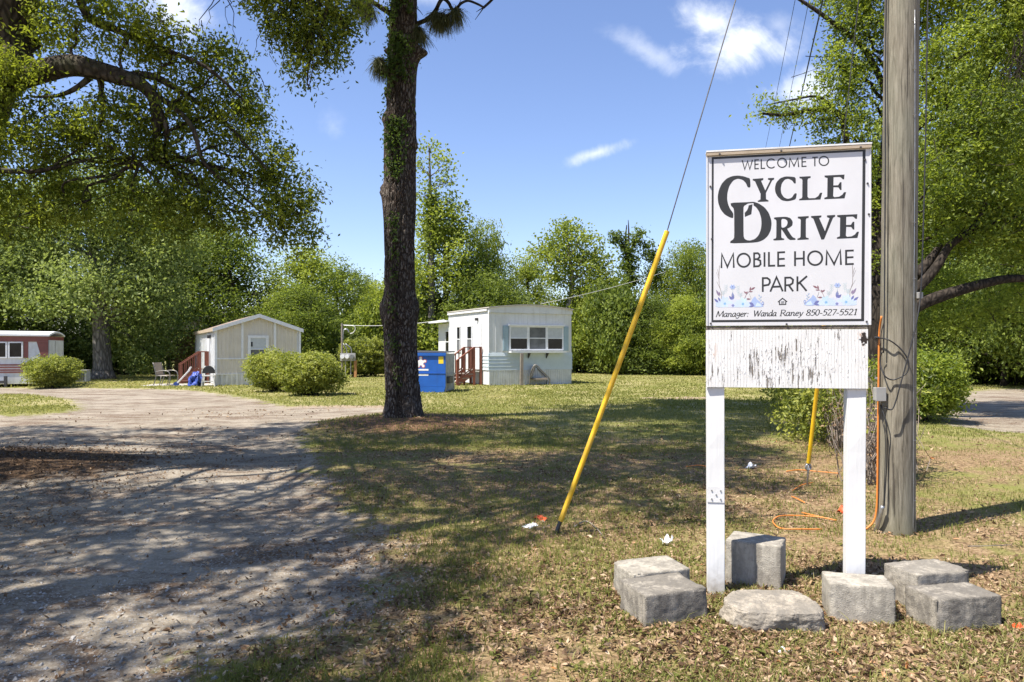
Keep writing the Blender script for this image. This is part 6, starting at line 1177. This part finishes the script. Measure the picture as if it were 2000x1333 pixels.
mb = MB(); mb.bx(-0.06, 0.06, -0.05, 0.05, -0.2, 1.38); o = mb.build('wooden_stake', [M['grey_wood']]); p = local(WT, 1.30, -0.45); o.location = (*p, 0); o.rotation_euler = (0.02, 0.01, 0.3); tag(o, 'weathered wooden stake standing before the white trailer window', 'post')
def lawn_frame():
    p = local(WT, 2.15, -0.5); t = thing('metal_chair', 'old metal frame chair with wooden seat before the white trailer skirting', 'chair', (*p, 0), math.radians(10))
    mb = MB(); mb.tube(spline([(-0.42, 0.05, 0.0), (-0.40, 0.0, 0.5), (-0.20, -0.02, 0.88), (0.10, -0.02, 0.62), (0.42, 0, 0.28), (0.40, 0.05, 0)], 5), 0.03, 6); mb.tube(spline([(-0.42, 0.5, 0.0), (-0.40, 0.5, 0.5), (-0.20, 0.5, 0.88), (0.10, 0.5, 0.62), (0.42, 0.5, 0.28), (0.40, 0.5, 0)], 5), 0.03, 6); mb.build('chair_frame', M['chair_metal'], t, smooth=True)
    mb = MB(); mb.add([(-0.38, -0.02, 0.35), (-0.2, -0.02, 0.84), (-0.2, 0.5, 0.84), (-0.38, 0.5, 0.35), (-0.33, -0.02, 0.34), (-0.16, -0.02, 0.80), (-0.16, 0.5, 0.80), (-0.33, 0.5, 0.34)], [(0, 1, 2, 3), (7, 6, 5, 4), (0, 4, 5, 1), (3, 2, 6, 7), (1, 5, 6, 2), (0, 3, 7, 4)]); mb.build('backrest', M['chair_metal'], t)
    one('seat', M['grey_wood'], t, (-0.3, 0.34, -0.04, 0.52, 0.24, 0.31))
lawn_frame()

# ------------------------------------------------------------------ cream trailer with gable roof
t = thing('cream_trailer', 'cream mobile home with low white edged gable and white ribbed skirting', 'mobile home', (-12.5, 30.2, 0.0), math.radians(28.5)); CT = t
Wd, L, He, Hr = 3.5, 9.0, 2.42, 2.98
mb = MB(); mb.prism([(0.03, 0.05), (Wd-0.03, 0.05), (Wd-0.03, He), (Wd/2, Hr-0.02), (0.03, He)], 0.035, L); mb.build('body', M['vinyl_white'], t)
def gable_z(x): return He+(Hr-He)*(1-abs(x-Wd/2)/(Wd/2))
mb = MB()
for k in range(int(Wd/0.16)):
    x0 = 0.0+k*0.16; x1 = x0+0.16; g0, g1 = gable_z(max(x0, .02))-0.03, gable_z(min(x1, Wd-.02))-0.03
    mb.prism([(x0, 1.17), (x1, 1.17), (x1, g1), (x0, g0)], 0.012, 0.034); mb.prism([(x0, 1.17), (x0+0.055, 1.17), (x0+0.055, (g0*2+g1)/3), (x0, g0)], -0.012, 0.0115)
mb.build('gable_wall', M['cream'], t)
ribs(0.0, Wd, 0.034, 0.475, 1.115, 0.16, 0.055, 0.022, 0.02).build('lower_wall', M['cream'], t)
ribs(0.0, Wd, 0.034, 0.0, 0.47, 0.2, 0.10, 0.03, 0.03).build('skirting', M['skirt'], t)
ribs(0.0, L, 0.03, 0.05, He-0.02, 0.2, 0.03, 0.012, 0.02, 'y').build('side_wall', M['vinyl_white'], t)
one('belt_rail', M['trim'], t, (-0.02, 1.29, -0.035, 0.013, 1.118, 1.168), (2.16, Wd+0.02, -0.035, 0.013, 1.118, 1.168)); one('skirt_rail', M['trim'], t, (-0.02, 1.9, -0.045, 0.0, 0.468, 0.51))
for x in (1.03, 2.38): one('trim_board', M['trim'], t, (x, x+0.09, -0.032, 0.0115, 1.17, gable_z(x)-0.05))
one('corner_board', M['trim'], t, (-0.03, 0.07, -0.03, 0.03, 0.0, He-0.02)); one('corner_board', M['trim'], t, (Wd-0.05, Wd+0.03, -0.03, 0.03, 0.0, He-0.02))
for s in (-1, 1):
    mb = MB(); x0, x1 = (-0.1, Wd/2) if s < 0 else (Wd/2, Wd+0.1); za, zb = (He-0.04, Hr+0.03) if s < 0 else (Hr+0.03, He-0.04)
    mb.prism([(x0, za), (x1, zb), (x1, zb+0.05), (x0, za+0.05)], -0.13, L+0.1); mb.build('roof', M['shingle'], t)
    mb = MB(); mb.prism([(x0-(0.02 if s < 0 else 0), za-0.10), (x1+(0.02 if s > 0 else 0), zb-0.10), (x1+(0.02 if s > 0 else 0), zb+0.06), (x0-(0.02 if s < 0 else 0), za+0.06)], -0.17, -0.131); mb.build('fascia', M['trim'], t)
one('eave_board', M['tan_wood'], t, (-0.125, -0.101, -0.13, L+0.1, He-0.12, He+0.02))
house_window(t, 1.30, 2.15, 0.95, 2.14, -0.012, 0.11, True, 'screen', 'blind'); one('window_sticker', M['black_cloth'], t, (1.42, 1.49, -0.046, -0.036, 1.66, 1.86))
mb = MB(); mb.bx(-0.03, 0.02, 2.2, 3.05, 0.3, 2.25); dr = mb.build('door', M['trim'], t); one('handle', M['dark_steel'], dr, (-0.08, -0.03, 2.3, 2.37, 1.2, 1.28)); mb = MB(); mb.bx(-0.14, -0.005, 1.75, 1.9, 2.02, 2.16); mb.build('porch_lamp', M['dark_steel'], t)
one('corner_board', M['grey_plastic'], t, (-0.05, 0.02, L-0.12, L+0.02, 0.0, He-0.02))
steps('red stair rail and steps at the left side of the cream trailer', local(CT, -0.06, 3.0), math.radians(28.5+90), 1.0, 0.17, 0.27, 3, 0.75, M['red_wood'], M['grey_wood'])
def pile():
    r = np.random.default_rng(41); p = local(CT, -0.75, 0.0); V, Fs = rough_block((0.55, 0.6, 0.62), 71, 0.2, 0.12, 12); V[:, 0] *= 1-0.5*V[:, 2]; V[:, 1] *= 1-0.4*V[:, 2]; o = link('tarp_bundle', mesh_np('tarp_bundle', V, Fs, M['blue_cloth'], True)); o.location = (*p, -0.02); tag(o, 'blue tarp bundle heaped beside the cream trailer steps', 'tarp')
    p = local(CT, -1.15, 0.3); t = thing('folded_stroller', 'white framed folded carriage leaning by the blue tarp bundle', 'stroller', (*p, 0), 0.3)
    mb = MB(); mb.tube([(-0.35, 0, 0.08), (0.12, 0, 0.62), (0.2, 0, 0.78)], 0.022, 6); mb.tube([(-0.35, 0.35, 0.08), (0.12, 0.35, 0.62), (0.2, 0.35, 0.78)], 0.022, 6); mb.tube([(0.2, 0, 0.78), (0.2, 0.35, 0.78)], 0.03, 6); mb.build('frame', M['chair_white'], t); one('seat', M['red_wood'], t, (-0.15, 0.2, 0.02, 0.33, 0.14, 0.22))
    for x, y in ((-0.35, -0.03), (-0.35, 0.38), (0.2, -0.03), (0.2, 0.38)): q = MB(); q.cyl((x, y-0.02, 0.09), (x, y+0.02, 0.09), 0.09, 14); q.build('wheel', M['blue_cloth'], t)
pile()
def bar_chair():
    p = local(CT, -0.28, -0.35); t = thing('cushioned_chair', 'white framed chair with black back cushion at the cream trailer corner', 'chair', (*p, 0), 0.25)
    for x, y in ((-0.22, -0.2), (0.22, -0.2), (-0.22, 0.22), (0.22, 0.22)): mb = MB(); mb.beam((x*1.15, y*1.1, 0), (x*0.85, y, 0.52 if y < 0 else 0.85), 0.05, 0.04); mb.build('leg', M['chair_white'], t)
    one('seat', M['chair_white'], t, (-0.24, 0.24, -0.24, 0.24, 0.43, 0.47)); one('stretcher', M['chair_white'], t, (-0.23, 0.23, -0.225, -0.195, 0.2, 0.24)); mb = MB()
    for k in range(9): a0 = k/8*math.pi; mb.v.append((0.25*math.cos(a0), -0.16, 0.55+0.32*math.sin(a0)))
    mb.v += [(x, y+0.12, z) for x, y, z in mb.v]; mb.f = [list(range(9)), list(range(17, 8, -1))]+[[k, k+9, (k+1) % 9+9, (k+1) % 9] for k in range(9)]; mb.m = [0]*len(mb.f); mb.build('backrest', M['black_cloth'], t, bevel=0.02)
bar_chair()
def patio_chair():
    x, y = G(322, 754); t = thing('patio_chair', 'tan sling patio chair with curved metal arms left of the cream trailer', 'chair', (x, y, 0.03), math.radians(-8))
    mb = MB()
    for yy in (-0.27, 0.27): mb.tube(spline([(-0.34, yy, 0.0), (-0.22, yy, 0.36), (-0.26, yy, 0.62), (-0.36, yy, 0.95)], 4), 0.02, 6); mb.tube(spline([(-0.22, yy, 0.40), (0.22, yy, 0.40), (0.28, yy, 0.36)], 3), 0.02, 6); mb.tube(spline([(-0.26, yy, 0.56), (0.1, yy, 0.62), (0.36, yy, 0.56), (0.42, yy, 0.3), (0.36, yy, 0.0)], 5), 0.02, 6); mb.tube([(0.02, yy, 0.40), (-0.06, yy, 0.0), ], 0.018, 6)
    mb.build('frame', M['chair_metal'], t, smooth=True); mb = MB(); mb.box((-0.295, 0, 0.67), (0.03, 0.5, 0.58), tilt=Matrix.Rotation(math.radians(-14), 4, 'Y')); mb.build('backrest', M['canvas_tan'], t); one('seat', M['canvas_tan'], t, (-0.22, 0.26, -0.25, 0.25, 0.395, 0.42))
patio_chair()
V, Fs = rough_block((2.9, 1.6, 0.07), 91, 0.02, 0.006, 10); o = link('concrete_pad', mesh_np('concrete_pad', V, Fs, M['slab_grey'], True)); px_, py_ = G(350, 753.5); o.location = (px_, py_+0.4, -0.035); o.rotation_euler = (0, 0, 0.2); tag(o, 'low concrete pad under the patio chair', 'slab')
t = thing('brown_house', 'brown house glimpsed between the trees left of the cream trailer', 'house', (-20.5, 43.5, 0), math.radians(12)); one('wall', M['tan_wall'], t, (0, 5.0, 0, 6, 0, 2.75)); mb = MB(); mb.prism([(-0.4, 2.7), (5.4, 2.7), (2.5, 3.9)], -0.5, 6.5); mb.build('roof', M['roof_metal'], t); house_window(t, 1.8, 2.9, 1.0, 2.1, 0.0, 0.07)

# ------------------------------------------------------------------ red and white trailer at the left edge
t = thing('striped_trailer', 'red and white striped vintage trailer at the left edge', 'mobile home', (-19.35, 29.9, 0.0), math.radians(18.7)); RT = t; L = 8.5; D = 2.3
one('body', M['vinyl_white'], t, (-L, -0.005, 0.03, D, 0.12, 2.06)); one('upper_band', M['red_band'], t, (-L, 0.0, 0.0, 0.029, 1.86, 2.08)); one('upper_band', M['red_band'], t, (-0.004, 0.022, 0.0, D, 1.93, 2.08))
one('side_wall', M['skirt'], t, (-0.004, 0.016, 0.03, D, 0.2, 1.925)); mb = MB(); mb.bx(0.0165, 0.03, 0.95, 0.98, 0.2, 1.9); mb.bx(0.0165, 0.03, 0.0, 0.05, 0.2, 1.92); mb.build('seam', M['grey_plastic'], t)
mb = MB(); ya = np.linspace(-0.06, D+0.06, 9); mb_v = []
for x in (-L, 0.06): mb_v += [(x, y, 2.085+0.15*math.sin(math.pi*(y+0.06)/(D+0.12))+(0.07 if x < -1 else 0)) for y in ya]+[(x, y, 2.16+0.15*math.sin(math.pi*(y+0.06)/(D+0.12))+(0.07 if x < -1 else 0)) for y in ya[::-1]]
mb.add(mb_v, [tuple(range(18)), tuple(range(35, 17, -1))]+[(k, k+18, (k+1) % 18+18, (k+1) % 18) for k in range(18)]); mb.build('roof', M['trim'], t)
for x0, x1 in ((-1.42, -0.9), (-2.0, -1.46), (-2.58, -2.04), (-3.16, -2.62)): house_window(t, x0, x1, 1.18, 1.855, 0.03, 0.05, False)
one('red_panel', M['red_band'], t, (-0.885, -0.72, 0.012, 0.029, 1.18, 1.855)); mb = MB(); mb.prism([(-0.42, 1.858), (0.0, 1.858), (0.0, 1.18), (-0.34, 1.18), (-0.28, 1.32), (-0.35, 1.6)], 0.010, 0.029); mb.build('red_panel', M['red_band'], t)
for k, z in enumerate((0.90, 0.80, 0.69, 0.60)): one('stripe', M['red_band'], t, (-L, 0.0, 0.012, 0.029, z-0.03, z+0.03))
one('tow_hitch', M['dark_steel'], t, (-2.2, -1.5, -0.25, 0.0, 0.16, 0.26), (-2.2, -2.1, -0.25, -0.15, 0.0, 0.5), (-1.5, -1.4, -0.25, -0.15, 0.0, 0.45))
x, y = G(143, 748); t = thing('air_conditioner', 'grey outdoor air conditioning unit between the shrub and shade tree', 'air conditioner', (x+0.3, y, 0), math.radians(12)); mb = MB(); mb.bx(-0.33, 0.27, 0.0, 0.55, 0.04, 0.55); mb.build('cabinet', M['ac_grey'], t, bevel=0.02)
for k in range(6): one('grille_slat', M['dark_steel'], t, (-0.30+k*0.085, -0.26+k*0.085, -0.015, 0.001, 0.10, 0.50))
one('top_cover', M['grey_plastic'], t, (-0.35, 0.29, -0.02, 0.57, 0.551, 0.58))

# ------------------------------------------------------------------ dumpster
t = thing('dumpster', 'blue steel dumpster with scuffed grey side right of the pine trunk', 'dumpster', (-2.36, 25.45, float(hz(-2.36, 25.45))), math.radians(-7)); DW, DD = 1.85, 1.55
one('body', M['bin_blue'], t, (-DW, -0.03, 0.03, DD-0.03, 0.12, 1.34)); one('front_panel', M['bin_blue'], t, (-DW, 0.0, 0.0, 0.03, 0.70, 1.31)); one('front_panel', M['bin_blue'], t, (-DW, 0.0, -0.012, 0.03, 0.22, 0.675)); one('front_rib', M['bin_blue'], t, (-DW, 0.01, -0.03, 0.03, 0.676, 0.70)); mb = MB(); mb.prism([(-DW, 0.0), (-0.06, 0.0), (0.0, 0.215), (-DW, 0.215)], -0.02, 0.1); mb.build('foot_panel', M['bin_blue'], t)
one('top_rim', M['bin_blue'], t, (-DW-0.02, 0.02, -0.05, 0.06, 1.312, 1.415)); one('side_panel', M['bin_grey'], t, (-0.03, 0.004, 0.031, DD, 0.04, 1.38)); one('side_rib', M['bin_grey'], t, (0.004, 0.03, 0.04, DD, 0.60, 0.66)); one('lift_pocket', M['lid_black'], t, (0.0045, 0.12, 0.15, 0.75, 0.32, 0.56))
mb = MB(); mb.add([(-DW, 0.0, 1.416), (0.02, 0.0, 1.416), (0.02, DD, 1.43), (-DW, DD, 1.43), (-DW, 0.0, 1.45), (0.02, 0.0, 1.44), (0.02, DD, 1.47), (-DW, DD, 1.50)], [(0, 3, 2, 1), (4, 5, 6, 7), (0, 1, 5, 4), (1, 2, 6, 5), (2, 3, 7, 6), (3, 0, 4, 7)]); mb.build('lid', M['lid_black'], t)
one('warning_label', M['label_yellow'], t, (-0.255, -0.075, -0.004, 0.0, 1.03, 1.28))
mb = MB(); cx, cz = -0.90, 1.07
def star(mb, r0, r1, y): mb.poly([(cx+(r0 if k % 2 == 0 else r1)*math.sin(k*math.pi/5), y, cz+(r0 if k % 2 == 0 else r1)*math.cos(k*math.pi/5)) for k in range(10)])
mb.mi = 1
for k in range(5): a0 = k*2*math.pi/5; mb.poly([(cx+0.155*math.sin(a0)+0.075*math.cos(q), -0.002, cz+0.155*math.cos(a0)+0.075*math.sin(q)) for q in np.arange(8)*math.pi/4])
mb.mi = 0
for k in range(5): a0 = k*2*math.pi/5; mb.poly([(cx+0.155*math.sin(a0)+0.05*math.cos(q), -0.003, cz+0.155*math.cos(a0)+0.05*math.sin(q)) for q in np.arange(8)*math.pi/4])
star(mb, 0.16, 0.10, -0.004); mb.build('star_emblem', [M['print_white'], M['print_red']], t, flip=False)
one('white_lettering', M['print_white'], t, (-1.22, -0.62, -0.004, 0.0, 0.78, 0.84)); one('white_lettering', M['print_white'], t, (-1.22, -0.62, -0.016, -0.012, 0.60, 0.66))

# ------------------------------------------------------------------ meter post
x, y = G(668, 737.5); t = thing('meter_post', 'electric meter post with three round meters behind the round shrubs', 'meter post', (x, y, 0)); k = y/F
def mp(px, py): return ((px-668)*k, 0.0, (737.5-py)*k)
mb = MB(); mb.cyl(mp(668, 742), mp(668, 632), 0.055, 10); mb.build('pole', M['grey_wood'], t); mb = MB(); mb.cyl(mp(675, 738), mp(675, 703), 0.03, 8); mb.cyl(mp(685, 738), mp(685, 703), 0.03, 8); mb.build('conduit', M['grey_plastic'], t)
one('back_board', M['grey_plastic'], t, (-0.08, 0.75, -0.10, -0.02, 0.90, 1.32))
for j in range(3): q = MB(); q.cyl((0.06+j*0.26, -0.10, 1.13), (0.06+j*0.26, -0.24, 1.13), 0.11, 14); q.build('meter', M['trim' if j < 2 else 'steel'], t)
mb = MB(); mb.tube(spline([mp(668, 692), mp(670, 655), mp(672, 645), mp(678, 644), mp(682, 650)], 4), 0.04, 7); mb.tube(spline([mp(678, 692), mp(676, 680), mp(671, 672)], 4), 0.03, 6); mb.tube(spline([mp(687, 692), mp(685, 680), mp(675, 672)], 4), 0.03, 6); mb.build('riser_pipe', M['steel'], t, smooth=True)
mb = MB(); mb.tube(spline([mp(672, 636), mp(690, 637), mp(694, 643), mp(690, 650), mp(684, 652)], 4), 0.018, 5); mb.build('weather_head', M['chair_white'], t)
one('timber_post', M['orange_wood'], t, (0.66, 0.80, -0.05, 0.05, 0.0, 0.95))
wire('pale service wire from the meter post past the pine to the white trailer', np.vstack([hw(16, P3(670, 635, 40), P3(868, 625, 36.2), 0.15)]), 0.014, M['chair_white'], 'service wires', 'service_wire')
wire('pale service wire rising from the white trailer roof into the trees', hw(16, P3(1056, 594, 32.5), P3(1300, 531, 41), 0.1), 0.010, M['chair_white'], 'service wires', 'service_wire')

# ------------------------------------------------------------------ chain link fence smothered in vines
A0, A1 = np.array((4.35, 8.35)), np.array((8.6, 20.5)); fl = np.linalg.norm(A1-A0); t = thing('chain_link_fence', 'chain link fence under dead vines running back behind the pole', 'fence', (*A0, float(hz(*A0))), math.atan2(*(A1-A0)[::-1]))
for k in range(6): mb = MB(); mb.cyl((k*fl/5, 0, -0.2), (k*fl/5, 0, 1.25), 0.03, 10); mb.build('fence_post', M['steel'], t)
mb = MB(); mb.cyl((0, 0, 1.22), (fl, 0, 1.22), 0.022, 8); mb.build('top_rail', M['steel'], t)
mb = MB()
for k in range(int(fl/0.11)+11):
    for s in (0, 1):
        x0, x1 = k*0.11-1.15, k*0.11; z0, z1 = (0.03, 1.18) if s == 0 else (1.18, 0.03)
        f0, f1 = max(0, (0-x0)/(x1-x0)), min(1, (fl-x0)/(x1-x0))
        if f1 > f0: mb.tube([(x0+(x1-x0)*f, 0.004*s, z0+(z1-z0)*f) for f in (f0, f1)], 0.0022, 3, False)
o = mb.build('wire_mesh', M['steel'], t, flip=False); o['kind'] = 'stuff'
def fence_vines():
    r = np.random.default_rng(61); t2 = thing('vine_thicket', 'tangle of dead grey vines and yellow green leaves on the fence', 'vines', tuple(t.location), t.rotation_euler.z); mb = MB()
    for k in range(900):
        x = r.uniform(0, 1)**1.5*fl; h = r.uniform(0.5, 1.35); y = r.normal(0, 0.16); p = np.array((x, y, 0.0)); pts = [p]
        for q in range(5): p = p+np.array((r.normal(0, 0.10), r.normal(0, 0.06), h/5)); pts.append(p.copy())
        mb.tube(pts, np.linspace(0.007, 0.003, 6), 3, False)
    o = mb.build('dead_stems', M['dead_stem'], t2, flip=False); o['kind'] = 'stuff'
    lb = [(2.6, 0.2, 0.95, 0.5, 0.35, 0.4), (3.4, 0.35, 0.85, 0.7, 0.4, 0.45), (4.3, 0.55, 0.95, 0.9, 0.6, 0.55), (5.6, 0.6, 0.9, 1.0, 0.6, 0.6), (7, 0.5, 0.8, 1.2, 0.6, 0.55), (9, 0.3, 0.8, 1.4, 0.5, 0.5), (1.2, -0.2, 1.05, 0.9, 0.3, 0.3), (3.8, 0.7, 0.4, 0.7, 0.4, 0.35), (11.5, 0, 0.8, 1.6, 0.5, 0.5), (0.3, -0.05, 0.9, 0.4, 0.15, 0.25)]
    (V, Fs, T), _ = crown(lb, 1050, 13, 0.13, 0.08, 0.55, r, up=0.4, shell=0.5, tvar=0.6, tmean=0.5); V[:, 2] = np.maximum(V[:, 2], 0.03)
    link('foliage', mesh_np('foliage', V, Fs, M['leaf_bush'], False, {'tint': T}), t2)
    lb = [(x_, 0.0, 0.55, 0.9, 0.35, 0.5) for x_ in (0.6, 2, 3.4, 5, 7, 9, 11)]; (V, Fs, T), _ = crown(lb, 300, 8, 0.14, 0.05, 0.5, r, tmean=0.5); V[:, 2] = np.maximum(V[:, 2], 0.02); o = link('dead_leaves', mesh_np('dead_leaves', V, Fs, M['dead_leaf'], False, {'tint': T}), t2)
fence_vines()

# ------------------------------------------------------------------ small things lying about
def gz(px, py, up=0.0): x, y = G(px, py); return np.array((x, y, float(hz(x, y))+up))
for lab, pts in (('orange cable lying in a wide loop on the grass behind the sign', [(1566, 1003), (1590, 1010), (1634, 1018), (1600, 1013), (1560, 1009), (1525, 1011), (1511, 1017), (1511, 1026), (1525, 1035), (1560, 1039), (1605, 1037)]), ('straight run of orange cable across the grass under the rear guy anchor eye', [(1536, 923), (1560, 921), (1590, 922), (1640, 928)]), ('short orange cable piece at the foot of the rear guy anchor', [(1548, 961), (1565, 952), (1588, 945)]),
                 ('short orange cable piece between the rear anchor and the cable loop', [(1546, 972), (1558, 978), (1572, 984)]), ('orange cable end just left of the left sign post', [(1340, 914), (1365, 912), (1382, 914)])):
    mb = MB(); P = spline([gz(x, y, 0.02+0.008*(i % 2)) for i, (x, y) in enumerate(pts)], 6); b = P[0].copy(); mb.tube(P-b, 0.0065, 6); o = mb.build('orange_cable', M['orange_plastic'], smooth=True); o.location = tuple(b); tag(o, lab, 'cable', 'orange cable on the grass')
def crumple(name, label, cat, at, size, mat, seed, tall=0.5, group=None):
    r = np.random.default_rng(seed); n = 9; u, v = np.meshgrid(np.linspace(-1, 1, n), np.linspace(-1, 1, n)); Q = np.stack([u.ravel(), v.ravel(), 0*u.ravel()], 1)
    V = Q*np.array((size[0], size[1], 1))/2; V[:, 2] = size[2]*np.abs(fbm(Q, 1.3, seed, 2)+0.35*(1-np.abs(Q[:, 0])))*1.1; V[:, 0] += 0.2*size[0]*fbm(Q, 1.6, seed+3, 2); V[:, 1] += 0.2*size[1]*fbm(Q, 1.6, seed+5, 2)
    i, j = np.meshgrid(np.arange(n-1), np.arange(n-1)); p = (j*n+i).ravel(); me = mesh_np(name, V, np.stack([p, p+1, p+n+1, p+n], 1), mat); o = link(name, me); sd = o.modifiers.new('thick', 'SOLIDIFY'); sd.thickness = 0.002
    o.location = tuple(at); o.rotation_euler = (0, 0, seed*1.3); return tag(o, label, cat, group)
crumple('paper_scrap', 'crumpled white paper standing in leaves left of the sign post', 'paper', gz(1302, 1062), (0.09, 0.07, 0.13), M['paper'], 3)
crumple('paper_scrap', 'white paper scrap on the grass seen between the sign posts', 'paper', gz(1467, 915), (0.12, 0.1, 0.12), M['paper'], 5)
crumple('paper_scrap', 'flat dirty white scrap beside the left guy anchor', 'paper', gz(1035, 1026), (0.16, 0.1, 0.03), M['paper'], 8)
crumple('flag_scrap', 'red orange plastic scrap near the left guy anchor', 'flag', gz(1056, 1012), (0.16, 0.06, 0.04), M['flag'], 9)
crumple('flag_scrap', 'red orange marker flag lying against the right post', 'flag', gz(1646, 1003), (0.12, 0.07, 0.10), M['flag'], 11)
crumple('flag_scrap', 'red orange scrap at the right edge by the front block', 'flag', gz(1991, 1232), (0.07, 0.06, 0.05), M['flag'], 13)
crumple('plastic_wrapper', 'clear plastic wrapper among leaves in front of the slab', 'wrapper', gz(1534, 1273), (0.07, 0.05, 0.025), M['film'], 15)
def stick(label, pts, r0): mb = MB(); P = spline([gz(x, y, 0.012+0.008*(i % 2)) for i, (x, y) in enumerate(pts)], 5); b = P[0].copy(); mb.tube(P-b, np.linspace(r0, r0*0.5, len(P)), 6); o = mb.build('fallen_stick', M['grey_wood'], smooth=True); o.location = tuple(b); return tag(o, label, 'stick')
stick('grey stick lying right of the left guy anchor', [(1122, 1030), (1140, 1021), (1152, 1022), (1165, 1035), (1181, 1052)], 0.009)
stick('thin twig lying at the edge of the gravel', [(590, 1046), (625, 1043), (662, 1040)], 0.010)
stick('thin pale twig lying on the front right block', [(1890, 1128), (1920, 1130), (1975, 1124)], 0.004).location.z += 0.21
